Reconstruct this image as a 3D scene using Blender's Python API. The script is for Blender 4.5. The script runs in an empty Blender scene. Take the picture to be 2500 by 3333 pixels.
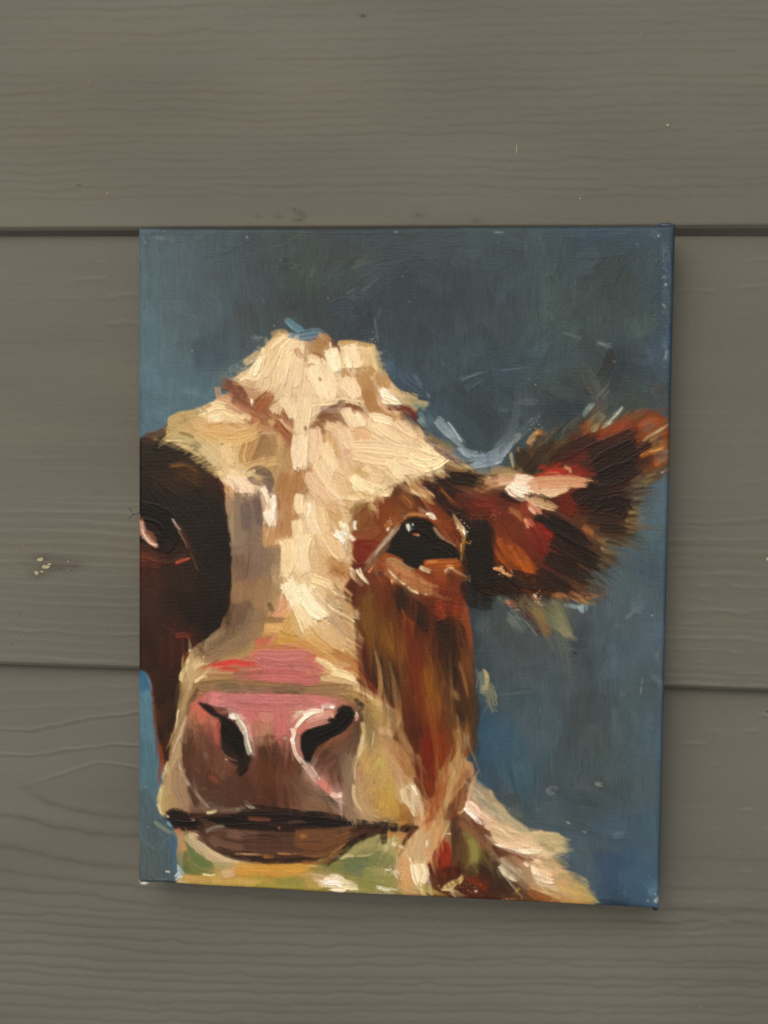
import bpy, bmesh, math, random
import numpy as np
from mathutils import Matrix, Vector

# ---------------------------------------------------------------- camera, sky, sun, exposure
scene = bpy.context.scene
ZC = 1.50                                  # height of the middle of the canvas above the ground, metres
ROT = 0.0036                               # the canvas hangs a hair off level against the boards
def W3(x, y, z):                           # canvas frame (x right, y up, z out of the wall) to the world
    c, s = math.cos(ROT), math.sin(ROT)
    return Vector((x*c-y*s, -z, ZC+x*s+y*c))
cam = bpy.data.cameras.new('camera'); cam_o = bpy.data.objects.new('camera', cam); scene.collection.objects.link(cam_o)
Rc = np.array([[0.99394816,0.01097435,-0.10930063],[-0.01716619,0.99829042,-0.05587084],[0.10850063,0.05740899,0.99243731]])
tc = np.array([0.00484418,-0.02085655,-0.49192081]); cp = -Rc.T@tc
ax = [W3(*Rc[i])-W3(0,0,0) for i in range(3)]
m = Matrix([[ax[0][i],ax[1][i],ax[2][i],0] for i in range(3)]+[[0,0,0,1]])
m.translation = W3(*cp); cam_o.matrix_world = m
cam.sensor_fit = 'VERTICAL'; cam.sensor_height = 24.0; cam.lens = 24.0*4182/3333
cam.clip_start = .02; cam.clip_end = 2000
scene.camera = cam_o
world = bpy.data.worlds.new('World'); scene.world = world; world.use_nodes = True
wn = world.node_tree; bg = wn.nodes['Background']; sky = wn.nodes.new('ShaderNodeTexSky'); sky.sky_type = 'NISHITA'
SUN_EL, SUN_AZ = math.radians(34), math.radians(-166)        # soft sun high behind the camera's left shoulder
sky.sun_disc = False; sky.sun_elevation = SUN_EL; sky.sun_rotation = SUN_AZ; sky.air_density = 1.0; sky.dust_density = 5.0; sky.ozone_density = .6
wn.links.new(sky.outputs[0], bg.inputs[0]); bg.inputs[1].default_value = .105
sun = bpy.data.lights.new('sun','SUN'); sun.energy = .5; sun.angle = math.radians(75); sun.color = (1,.97,.91)
sun_o = bpy.data.objects.new('sun', sun); scene.collection.objects.link(sun_o)
sd = Vector((math.sin(SUN_AZ)*math.cos(SUN_EL), math.cos(SUN_AZ)*math.cos(SUN_EL), math.sin(SUN_EL)))
sun_o.rotation_euler = sd.to_track_quat('Z','Y').to_euler()
scene.view_settings.view_transform = 'Standard'; scene.view_settings.look = 'None'; scene.view_settings.exposure = 0.1; scene.view_settings.gamma = 1

# ---------------------------------------------------------------- helpers
def link(name, mesh, parent=None, mat=None):
    o = bpy.data.objects.new(name, mesh); scene.collection.objects.link(o)
    if parent: o.parent = parent
    if mat and mesh: mesh.materials.append(mat)
    return o
def empty(name, label, cat, loc):
    o = bpy.data.objects.new(name, None); o.location = loc; o.empty_display_size = .05
    scene.collection.objects.link(o); o['label'] = label; o['category'] = cat
    return o
def mesh_np(name, v, f, cols=None, smooth=True, normals=None):
    me = bpy.data.meshes.new(name)
    v = np.asarray(v,np.float32); f = np.asarray(f,np.int32)
    me.vertices.add(len(v)); me.vertices.foreach_set('co', v.ravel())
    n = len(f); me.loops.add(n*4); me.loops.foreach_set('vertex_index', f.ravel())
    me.polygons.add(n); me.polygons.foreach_set('loop_start', np.arange(n,dtype=np.int32)*4)
    me.update(calc_edges=True)
    me.polygons.foreach_set('use_smooth', np.full(n, smooth))
    if cols is not None:
        a = me.attributes.new('paint','FLOAT_COLOR','POINT')
        a.data.foreach_set('color', np.c_[cols,np.ones(len(cols))].astype(np.float32).ravel())
    if normals is not None: me.normals_split_custom_set_from_vertices(normals)
    me.update(); return me
def grid_faces(h, w):
    i = np.arange(h*w).reshape(h,w)
    return np.stack([i[:-1,:-1],i[1:,:-1],i[1:,1:],i[:-1,1:]],-1).reshape(-1,4)
def paint_mat(name, rough=.45, weave=.0, spec=.5, coat=0.0, grain=0.0, grain_scale=600):
    m = bpy.data.materials.new(name); m.use_nodes = True; nt = m.node_tree; b = nt.nodes['Principled BSDF']
    at = nt.nodes.new('ShaderNodeAttribute'); at.attribute_name = 'paint'
    tc_ = nt.nodes.new('ShaderNodeTexCoord'); nz = nt.nodes.new('ShaderNodeTexNoise'); nz.inputs['Scale'].default_value = grain_scale; nz.inputs['Detail'].default_value = 3
    nt.links.new(tc_.outputs['Object'], nz.inputs['Vector'])
    mp = nt.nodes.new('ShaderNodeMapRange'); mp.inputs['To Min'].default_value = 1-grain; mp.inputs['To Max'].default_value = 1+grain; mp.inputs['From Min'].default_value=.3; mp.inputs['From Max'].default_value=.7
    nt.links.new(nz.outputs['Fac'], mp.inputs['Value'])
    mx = nt.nodes.new('ShaderNodeVectorMath'); mx.operation = 'SCALE'
    nt.links.new(at.outputs['Color'], mx.inputs[0]); nt.links.new(mp.outputs[0], mx.inputs['Scale'])
    nt.links.new(mx.outputs[0], b.inputs['Base Color'])
    b.inputs['Roughness'].default_value = rough; b.inputs['Specular IOR Level'].default_value = spec
    if coat: b.inputs['Coat Weight'].default_value = coat; b.inputs['Coat Roughness'].default_value = .35
    bp = nt.nodes.new('ShaderNodeBump'); bp.inputs['Strength'].default_value = .5; bp.inputs['Distance'].default_value = .00012
    src = nz.outputs['Fac']
    if weave:
        sx = nt.nodes.new('ShaderNodeSeparateXYZ'); nt.links.new(tc_.outputs['Object'], sx.inputs[0])
        prev = None
        for k in ('X','Z'):
            mu = nt.nodes.new('ShaderNodeMath'); mu.operation='MULTIPLY'; mu.inputs[1].default_value = 2*math.pi/.00052; nt.links.new(sx.outputs[k], mu.inputs[0])
            sn = nt.nodes.new('ShaderNodeMath'); sn.operation='SINE'; nt.links.new(mu.outputs[0], sn.inputs[0])
            if prev is not None:
                ad = nt.nodes.new('ShaderNodeMath'); ad.operation='ADD'; nt.links.new(prev, ad.inputs[0]); nt.links.new(sn.outputs[0], ad.inputs[1]); prev = ad.outputs[0]
            else: prev = sn.outputs[0]
        ad = nt.nodes.new('ShaderNodeMath'); ad.operation='MULTIPLY_ADD'; ad.inputs[1].default_value = weave; nt.links.new(prev, ad.inputs[0]); nt.links.new(nz.outputs['Fac'], ad.inputs[2]); src = ad.outputs[0]
    nt.links.new(src, bp.inputs['Height']); nt.links.new(bp.outputs[0], b.inputs['Normal'])
    return m
PAINT_GAIN = 1.08
# ======================================================================
# THE PAINTED PICTURE: brush strokes laid one over another on a fine grid
# (colour + paint thickness per grid point; becomes real relief geometry)
# ======================================================================
PW, PH = 740, 936                    # grid points across / down the canvas
KT = 1659/600.0                      # reading scale of the study crops
TILES = dict(A=(400,700), B=(1000,700), C=(1600,700), D=(400,1300), E=(1000,1300), F=(1600,1300),
             G=(400,1900), H=(1000,1900), I=(1600,1900), J=(400,2400), K=(1000,2400), L=(1600,2400))
KW = 1659/2500.0
QUAD = np.array([(299,495),(1458,487),(1423,1963),(299,1907)], float)/KW   # canvas corners in the study picture
def _hom(a, b):
    A = []
    for (x,y),(u,v) in zip(a,b):
        A.append([x,y,1,0,0,0,-u*x,-u*y,-u]); A.append([0,0,0,x,y,1,-v*x,-v*y,-v])
    return np.linalg.svd(np.array(A))[2][-1].reshape(3,3)
HM = _hom(QUAD, [(0,0),(PW-1,0),(PW-1,PH-1),(0,PH-1)])   # flattens the slanted view of the canvas to its own grid
def pts(tile, s):
    v = np.array(s.split() if isinstance(s,str) else s, float).reshape(-1,2)
    if tile == 'W': p = v/KW
    else: p = v/KT + np.array(TILES[tile])
    q = np.c_[p, np.ones(len(p))] @ HM.T
    return q[:,:2]/q[:,2:]
def wid(tile, w): return w*(0.425/(KW if tile=='W' else KT))
def lin(h):
    c = np.array([int(h[i:i+2],16) for i in (0,2,4)])/255.0
    return np.where(c<=.04045, c/12.92, ((c+.055)/1.055)**2.4).astype(np.float32)
prs = np.random.RandomState(7)
def vnoise(h, w, cy, cx, rs=None):
    """smooth value noise on an h x w array, cells cy x cx, range 0..1"""
    rs = rs or prs
    gy, gx = int(h/cy)+3, int(w/cx)+3
    g = rs.rand(gy,gx).astype(np.float32)
    y = np.arange(h)/cy; x = np.arange(w)/cx
    yi = y.astype(int); xi = x.astype(int)
    fy = (y-yi); fx = (x-xi); fy = (fy*fy*(3-2*fy))[:,None].astype(np.float32); fx = (fx*fx*(3-2*fx))[None].astype(np.float32)
    a = g[np.ix_(yi,xi)]; b = g[np.ix_(yi,xi+1)]; c = g[np.ix_(yi+1,xi)]; d = g[np.ix_(yi+1,xi+1)]
    return (a*(1-fx)+b*fx)*(1-fy)+(c*(1-fx)+d*fx)*fy
def blur(a, r):
    r = int(round(r))
    if r < 1: return a
    for ax in (0,1):
        for _ in range(2):
            k = 2*r+1
            p = np.pad(a, [(r+1,r) if i==ax else (0,0) for i in range(a.ndim)], mode='edge')
            c = np.cumsum(p, axis=ax, dtype=np.float64)
            n = a.shape[ax]
            hi = np.take(c, np.arange(k, k+n), axis=ax); lo = np.take(c, np.arange(0,n), axis=ax)
            a = ((hi-lo)/k).astype(np.float32)
    return a
COL = np.zeros((PH,PW,3), np.float32)
HGT = np.zeros((PH,PW), np.float32)          # paint thickness, millimetres
GY, GX = np.mgrid[0:PH,0:PW].astype(np.float32)
NX1, NY1 = vnoise(PH,PW,7,7)-.5, vnoise(PH,PW,7,7)-.5
NX2, NY2 = vnoise(PH,PW,2.2,2.2)-.5, vnoise(PH,PW,2.2,2.2)-.5
SPK = .55*vnoise(PH,PW,2.0,2.0)+.45*vnoise(PH,PW,4,4)     # speckle for broken, dry paint
def smooth(x, a, b):
    t = np.clip((x-a)/(b-a), 0, 1); return t*t*(3-2*t)
def polymask(p, rough=3.0, soft=1.0):
    m = np.zeros((PH,PW), np.float32)
    x0,y0 = np.maximum(np.floor(p.min(0)-10).astype(int),0); x1,y1 = np.ceil(p.max(0)+10).astype(int)
    x1 = min(x1,PW); y1 = min(y1,PH)
    if x1<=x0 or y1<=y0: return m
    s = (slice(y0,y1),slice(x0,x1))
    X = GX[s]+rough*(2.0*NX1[s]+1.2*NX2[s]); Y = GY[s]+rough*(2.0*NY1[s]+1.2*NY2[s])
    ins = np.zeros(X.shape, bool)
    for i in range(len(p)):
        (xa,ya),(xb,yb) = p[i], p[(i+1)%len(p)]
        if ya==yb: continue
        c = (ya>Y)!=(yb>Y)
        ins ^= c & (X < (xb-xa)*(Y-ya)/(yb-ya)+xa)
    m[s] = ins
    return blur(m, soft) if soft>=1 else m
def apply(s, a, col, h=None):
    COL[s] = COL[s]*(1-a[...,None]) + col*a[...,None]
    if h is not None: HGT[s] = HGT[s]*(1-a*.75) + h*a
def P(tile, s, c, rough=1.5, soft=1, a=1.0, h=.05, c2=None):
    m = polymask(pts(tile,s), rough, soft)*a
    ys = np.where(m.any(1))[0]; xs = np.where(m.any(0))[0]
    if len(ys)==0: return
    sl = (slice(ys[0],ys[-1]+1), slice(xs[0],xs[-1]+1)); m = m[sl]
    n = vnoise(*m.shape, 9, 4)[...,None]
    col = lin(c)*(.9+.2*n) if c2 is None else lin(c)*(1-n)+lin(c2)*n
    apply(sl, m, col, h)
def spline(p, n):
    if len(p)==2:
        t = np.linspace(0,1,n)[:,None]; return p[0]*(1-t)+p[1]*t
    q = np.vstack([2*p[0]-p[1], p, 2*p[-1]-p[-2]]); out = []
    m = len(p)-1
    T = np.linspace(0,m,n); 
    for t in T:
        i = min(int(t),m-1); f = t-i; a,b,c,d = q[i],q[i+1],q[i+2],q[i+3]
        out.append(.5*((2*b)+(-a+c)*f+(2*a-5*b+4*c-d)*f*f+(-a+3*b-3*c+d)*f**3))
    return np.array(out)
def raw_stroke(p, w, c, c2=None, a=1.0, dry=.15, t0=.15, t1=.3, h=.12, soft=1.3, rag=.16, clip=None, streak=.85, fade=0.0):
    """p grid points, w full width in grid points, c/c2 linear colours of the two ends of the bristle mix"""
    L = max(np.sqrt((np.diff(p,axis=0)**2).sum(1)).sum(), 1.0)
    q = spline(p, int(np.clip(L/max(w*.25,2.0),3,40)))
    seg = np.diff(q,axis=0); sl = np.maximum(np.sqrt((seg**2).sum(1)),1e-4); cum = np.r_[0,np.cumsum(sl)]; L = cum[-1]
    pad = w*.6+3
    x0,y0 = np.floor(q.min(0)-pad).astype(int); x1,y1 = np.ceil(q.max(0)+pad).astype(int)
    x0=max(x0,0); y0=max(y0,0); x1=min(x1,PW); y1=min(y1,PH)
    if x1-x0<1 or y1-y0<1: return
    s = (slice(y0,y1),slice(x0,x1)); X = GX[s]; Y = GY[s]
    best = np.full(X.shape, 1e9, np.float32); S = np.zeros_like(best); D = np.zeros_like(best)
    for i in range(len(seg)):
        ux,uy = seg[i]/sl[i]; dx = X-q[i,0]; dy = Y-q[i,1]
        al = dx*ux+dy*uy; pe = dx*uy-dy*ux
        lo = -1e9 if i==0 else 0; hi = 1e9 if i==len(seg)-1 else sl[i]
        cl = np.clip(al, 0, sl[i]); d2 = (al-cl)**2+pe**2
        u = d2<best
        best = np.where(u,d2,best); S = np.where(u, cum[i]+np.clip(al,lo,hi), S); D = np.where(u, pe, D)
    sn = S/L
    wf = np.ones_like(sn)
    if t0>0: wf = wf*(1-t0*(1-np.clip(sn/.35,0,1))**2)
    if t1>0: wf = wf*(1-t1*(np.clip((sn-.45)/.55,0,1))**1.6)
    half = w*.5*wf
    nb = max(3, int(w/1.0))                                  # bristles
    b0 = prs.rand(nb+2); b1 = .6*b0+.4*prs.rand(nb+2)
    dc = np.clip((D/(w*.5)+1)*.5,0,1)*nb
    di = dc.astype(int); df = dc-di
    bA = b0[di]*(1-df)+b0[di+1]*df; bB = b1[di]*(1-df)+b1[di+1]*df
    st = np.clip(sn,0,1); bn = bA*(1-st)+bB*st
    bw = vnoise(X.shape[0],X.shape[1],3,3)
    bn = np.clip(.8*bn+.25*bw-.03,0,1)
    m = smooth(half-np.abs(D)+1.1*(bw-.5)*min(1.6,.5+w*.06), -soft*.5, soft*.5+.3)
    e0 = (rag*.5*(b0[di]))*L; e1 = L*(1-rag*(1-b1[di])*1.3)
    m = m*smooth(S-e0, -soft*.5-.2, soft*.5+.2)*smooth(e1-S, -soft*.5-.2, soft*.5+.2)
    if dry>0:
        thr = dry*(.25+.75*st)
        m = m*smooth(.62*bn+.38*SPK[s], thr-.10, thr+.12)
    if fade>0: m = m*(1-fade*st)
    m = m*a
    if clip is not None: m = m*clip[s]
    if c2 is None: c2 = c*1.12; c = c*(.94 if c[1]>.3 else .84)
    k = np.clip(.5+(bn-.5)*streak*2.2,0,1)[...,None]
    col = c*(1-k)+c2*k
    pick = (.30*smooth(bw+.35*(1-bn),.45,.95)*(.4+.6*st))[...,None]     # wet paint dragged along from underneath
    col = col*(1-pick)+COL[s]*pick
    edge = smooth(np.abs(D)/np.maximum(half,1), .55, .95)*(1-smooth(np.abs(D)/np.maximum(half,1),.95,1.2))
    hh = h*(.45+.75*bn+.55*edge+.35*smooth(st,.75,1.0))
    apply(s, m.astype(np.float32), col.astype(np.float32), hh.astype(np.float32))
def S(tile, s, w, c, c2=None, **k):
    c = lin(c); c2 = lin(c2) if c2 else None
    p = pts(tile,s); w = wid(tile,w)
    for a_,b_ in ((0,1),(-1,-2)):                      # the brush lands a little before and lifts a little after
        v = p[a_]-p[b_]; n = math.hypot(*v)
        if n > 1e-6: p[a_] = p[a_]+v/n*w*.30
    raw_stroke(p, w*1.18, c, c2, **k)
class Field:
    """colours and stroke angles known at a few places, blended between them"""
    def __init__(self, spec, pw=3.2):
        self.p=[]; self.c=[]; self.a=[]
        for line in spec.strip().split('\n'):
            t = line.split()
            for ch in (' '.join(t)).split(';'):
                f = ch.split()
                if not f: continue
                self.p.append(pts(f[0],[float(f[1]),float(f[2])])[0]); self.c.append(lin(f[3])); self.a.append(float(f[4]) if len(f)>4 else 90.)
        self.p=np.array(self.p); self.c=np.array(self.c); self.a=np.radians(np.array(self.a)); self.pw=pw
    def at(self, x, y):
        d = ((self.p-np.array([x,y]))**2).sum(1)+30.
        w = d**(-self.pw/2); w/=w.sum()
        c = (self.c*w[:,None]).sum(0)
        an = .5*math.atan2((np.sin(2*self.a)*w).sum(), (np.cos(2*self.a)*w).sum())
        return c, an
    def grid(self, step=6):
        ys = np.arange(0,PH+step,step); xs = np.arange(0,PW+step,step)
        g = np.zeros((len(ys),len(xs),3),np.float32)
        for j,y in enumerate(ys):
            dy = (self.p[:,1]-y)**2
            d = dy[None]+(self.p[:,0][None]-xs[:,None])**2+30.
            w = d**(-self.pw/2); w/=w.sum(1,keepdims=True); g[j] = w@self.c
        yy = np.arange(PH)/step; xx = np.arange(PW)/step; yi=yy.astype(int); xi=xx.astype(int)
        fy=(yy-yi)[:,None,None]; fx=(xx-xi)[None,:,None]
        return (g[np.ix_(yi,xi)]*(1-fx)+g[np.ix_(yi,xi+1)]*fx)*(1-fy)+(g[np.ix_(yi+1,xi)]*(1-fx)+g[np.ix_(yi+1,xi+1)]*fx)*fy
def fill(mask, field, n, wlo, whi, llo, lhi, jit=.12, angj=.3, a=.8, dry=.2, h=.08, soft=1.2, base=True, streak=.4, order=None, grow=2, seed=1, hue=.04):
    """lay a ground colour over a mask, then n brush strokes along the field's angles"""
    global prs
    ys,xs = np.where(mask>.5)
    if base:
        apply((slice(0,PH),slice(0,PW)), mask, field.grid(), np.full((PH,PW),h*.4,np.float32))
    clip = np.clip(blur(mask,grow)*2.2-.2,0,1) if grow else mask
    rs = np.random.RandomState(seed)
    idx = rs.randint(0,len(ys),n)
    for i in idx:
        x,y = xs[i],ys[i]; c,an = field.at(x,y); an += rs.randn()*angj
        if rs.rand()<.5: an += math.pi
        L = rs.uniform(llo,lhi); w = rs.uniform(wlo,whi)
        d = np.array([math.cos(an),math.sin(an)]); nrm = np.array([-d[1],d[0]]); bend = rs.randn()*L*.08
        p = np.array([(x,y)-d*L/2, (x,y)+nrm*bend, (x,y)+d*L/2])
        k = 1+rs.randn()*jit; tint = 1+rs.randn(3)*hue
        c = np.clip(c*k*tint,0.002,.95)
        raw_stroke(p, w, c*.93, c*1.12, a=a, dry=dry*rs.rand()*1.6, h=h*rs.uniform(.5,1.4), soft=soft, clip=clip, streak=streak, t0=rs.uniform(0,.4), t1=rs.uniform(.1,.6))

def DRAG(mask, field, n, w, L, a=.5, angj=.15, dry=.35, h=.06, jit=.06, seed=1, fade=.7, ang=None, outward=None, lift=0.0, clip=None, maxlum=9.0):
    """wet-in-wet: each stroke picks up the colour where it lands and pulls it along"""
    rs = np.random.RandomState(seed); ys,xs = np.where(mask>.5)
    for i in rs.randint(0,len(ys),n):
        x,y = xs[i],ys[i]; an = (field.at(x,y)[1] if ang is None else math.radians(ang))+rs.randn()*angj
        if outward is not None:
            if math.cos(an)*(x-outward[0])+math.sin(an)*(y-outward[1]) < 0: an += math.pi
        elif rs.rand()<.5: an += math.pi
        if COL[y,x].mean() > maxlum: continue
        c = COL[y,x].copy()*(1+rs.randn()*jit)+lift; l = rs.uniform(*L); d = np.array([math.cos(an),math.sin(an)]); nr = np.array([-d[1],d[0]])
        p = np.array([(x,y)-d*l*.12,(x,y)+d*l*.45+nr*rs.randn()*l*.07,(x,y)+d*l])
        raw_stroke(p, rs.uniform(*w), c*.90, c*1.10, a=a, dry=dry, h=h*rs.uniform(.5,1.3), soft=1.2, t0=.3, t1=.85, fade=fade, streak=.9, clip=clip)
# ---------------------------------------------------------------- backdrop
FULL = np.ones((PH,PW),np.float32)
BG = Field('''
A 170 200 4a606b 90;A 400 200 405059 20;A 900 180 3a4951 0;A 250 600 48606a 90;A 200 1000 4a6470 80;A 250 1450 4c6a76 100;A 450 900 465963 20;A 700 350 42515a 80
A 600 700 44555f 60;A 1000 600 3d4b54 60;A 1100 900 3a4344 80;A 1300 600 38434b 90;A 1500 450 35443f 0;A 1500 800 343e41 90;A 750 1250 3b4b58 170;A 500 1250 496068 90;A 1000 1150 3c4c53 100;A 950 1450 45585c 120;A 700 1500 496672 100;A 800 1600 4a6776 20
B 100 200 3a4546 90;B 300 200 38434a 60;B 500 150 36444d 10;B 100 600 3a4746 90;B 60 900 323c40 90;B 300 850 32404a 70;B 500 950 2d353b 70;B 400 400 36413f 150;B 600 500 36434a 140;B 900 250 38454b 0;B 1200 300 36444b 10;B 1550 250 3a4a54 5;B 800 800 2f3c44 60;B 750 1100 313f48 85;B 1000 1000 2f3c45 60;B 1300 700 313c43 90;B 1500 900 313d46 90;B 1000 1300 32414b 60;B 1300 1250 334450 150;B 1150 1500 35444f 130;B 1500 1450 30404a 150;B 1350 1600 2e3b42 30;B 850 1400 36495a 45
C 100 200 38474d 0;C 300 300 37464a 90;C 600 200 374a52 90;C 900 180 34485a 0;C 1300 180 33495a 0;C 1630 500 2a4258 90;C 1630 1100 2d465c 90;C 1450 500 36485480 90;C 1200 600 33403f 90;C 1050 420 323c42 170;C 600 600 3a4b4d 90;C 800 900 384849 90;C 500 900 3b4b4b 90;C 200 700 35434c 90;C 150 1050 34434a 90;C 300 1250 2f4250 160;C 150 1500 2f4352 165;C 700 1300 384a4e 90;C 1100 1000 374648 90;C 1350 1000 3c4b49 90;C 1500 1300 37495a 60;C 1200 1350 2a353f 90;C 1400 1450 2f3b44 90;C 500 1550 394747 10;C 900 1500 3a423e 90
D 180 80 466070 20;D 400 60 4e6975 20;D 320 160 52707f 15;D 230 240 46606f 30;D 500 90 4a6470 20
E 1250 100 344a5a 60;E 1150 250 3c5360 60;E 1500 150 2e3c44 60;E 1450 350 2e3a41 60;E 1600 200 303c42 60;E 1500 700 3c4a4c 20;E 1250 420 40505a 40
F 80 80 303e46 60;F 300 60 3c4a52 20;F 200 250 2c3a42 90;F 500 150 2b3840 60;F 700 100 2a3640 60;F 560 350 2d3c3c 130;F 120 500 3a4a4e 120;F 1300 80 3c4540 130;F 1500 60 394548 120;F 1450 860 48575c 130;F 1560 800 45596a 90;F 1400 1050 44555a 140;F 1540 1100 48606e 90;F 1500 1350 415460 60;F 1250 1300 45524e 10;F 1400 1550 384a58 40;F 1150 1400 3a505f 20;F 1200 1600 45555a 20
I 100 250 3d474a 90;I 150 430 3c4340 90;I 500 600 424a4f 20;I 250 700 41494e 0;I 900 280 454e58 90;I 850 400 353e48 90;I 1100 200 46535c 90;I 1400 200 40515c 140;I 1000 500 40525a 90;I 1100 700 415564 90;I 900 700 37434a 90;I 1500 500 445866 90;I 1400 900 435359 100;I 750 800 414a4e 90;I 300 950 3d4a4f 0;I 900 1000 3e474b 0;I 100 1050 3c4b52 0;I 1250 1100 40505499 90;I 1500 1200 42566490 90;I 800 1300 3c4648 90;I 300 1250 43525a 90;I 100 1350 2d4e62 90;I 500 1400 42535b 90;I 200 1600 3c545e 90;I 1000 1500 3e494c 90;I 1550 1550 3e586a 90;I 1300 1500 42535a 90;I 550 350 4c5248 60
L 80 80 28506a 90;L 150 300 26495a 90;L 300 400 28475a 90;L 350 200 3a4f5a 90;L 450 500 3d4b54 90;L 600 350 3e484c 90;L 700 100 3e494c 90;L 150 550 3e4646 60;L 280 750 3f4d52 45;L 520 700 44525a 45;L 900 400 3f494d 0;L 900 650 3b464a 30;L 1200 400 3d4a4f 60;L 1400 500 41525a 90;L 1500 800 3a5363 90;L 1250 850 3b5060 0;L 1000 950 3c4d5a 10;L 800 900 3f4a4e 30;L 750 1100 42535e 90;L 850 1300 3e505b 90;L 1100 1100 2f4a62 90;L 1300 1300 2e4a64 90;L 1050 1300 304962 90;L 1200 1450 2c4257 0;L 1480 1350 3f5f75 70;L 1450 1100 3b5468 90;L 600 1130 35515c 10
H 1500 150 24303a 90;H 1490 500 232c30 90;H 1520 750 2d383c 90;H 1600 400 434c50 90;H 1620 700 3c474c 90;H 1550 1100 2a4456 90;H 1600 1300 264a62 90;H 1500 1500 2e3830 90;H 1600 1550 2c4d63 90
K 1550 150 2c5068 90;K 1480 250 303c3c 90;K 1600 380 33485a 60
G 180 830 2b648a 90;G 200 930 2c5f80 90;G 190 1100 4e7486 90;G 200 1300 4c7182 90;G 220 1500 486879 90
J 200 100 3f6478 90;J 220 350 4a6c7a 90;J 200 550 49616c 120;J 220 750 4a5c60 90;J 400 800 4a6272 90;J 200 1000 49575a 90;J 380 1050 485a5c 100;J 300 1250 465053 0;J 470 1050 3f6078 90''', 2.7)
fill(FULL, BG, 700, 12, 38, 40, 130, jit=.07, angj=.35, a=.6, dry=.45, h=.07, soft=2.0, grow=0, seed=3, hue=.03, streak=.9)
COL[:] = COL*.72+BG.grid()*.28
COL[:] = COL*.90+.10*COL.mean(2,keepdims=True); COL *= np.array([.99,1.0,1.02],np.float32)*1.04
fill(FULL, BG, 900, 4, 18, 25, 90, jit=.11, angj=.3, a=.38, dry=.8, h=.05, soft=1.6, grow=0, seed=4, base=False, hue=.03)
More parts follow.
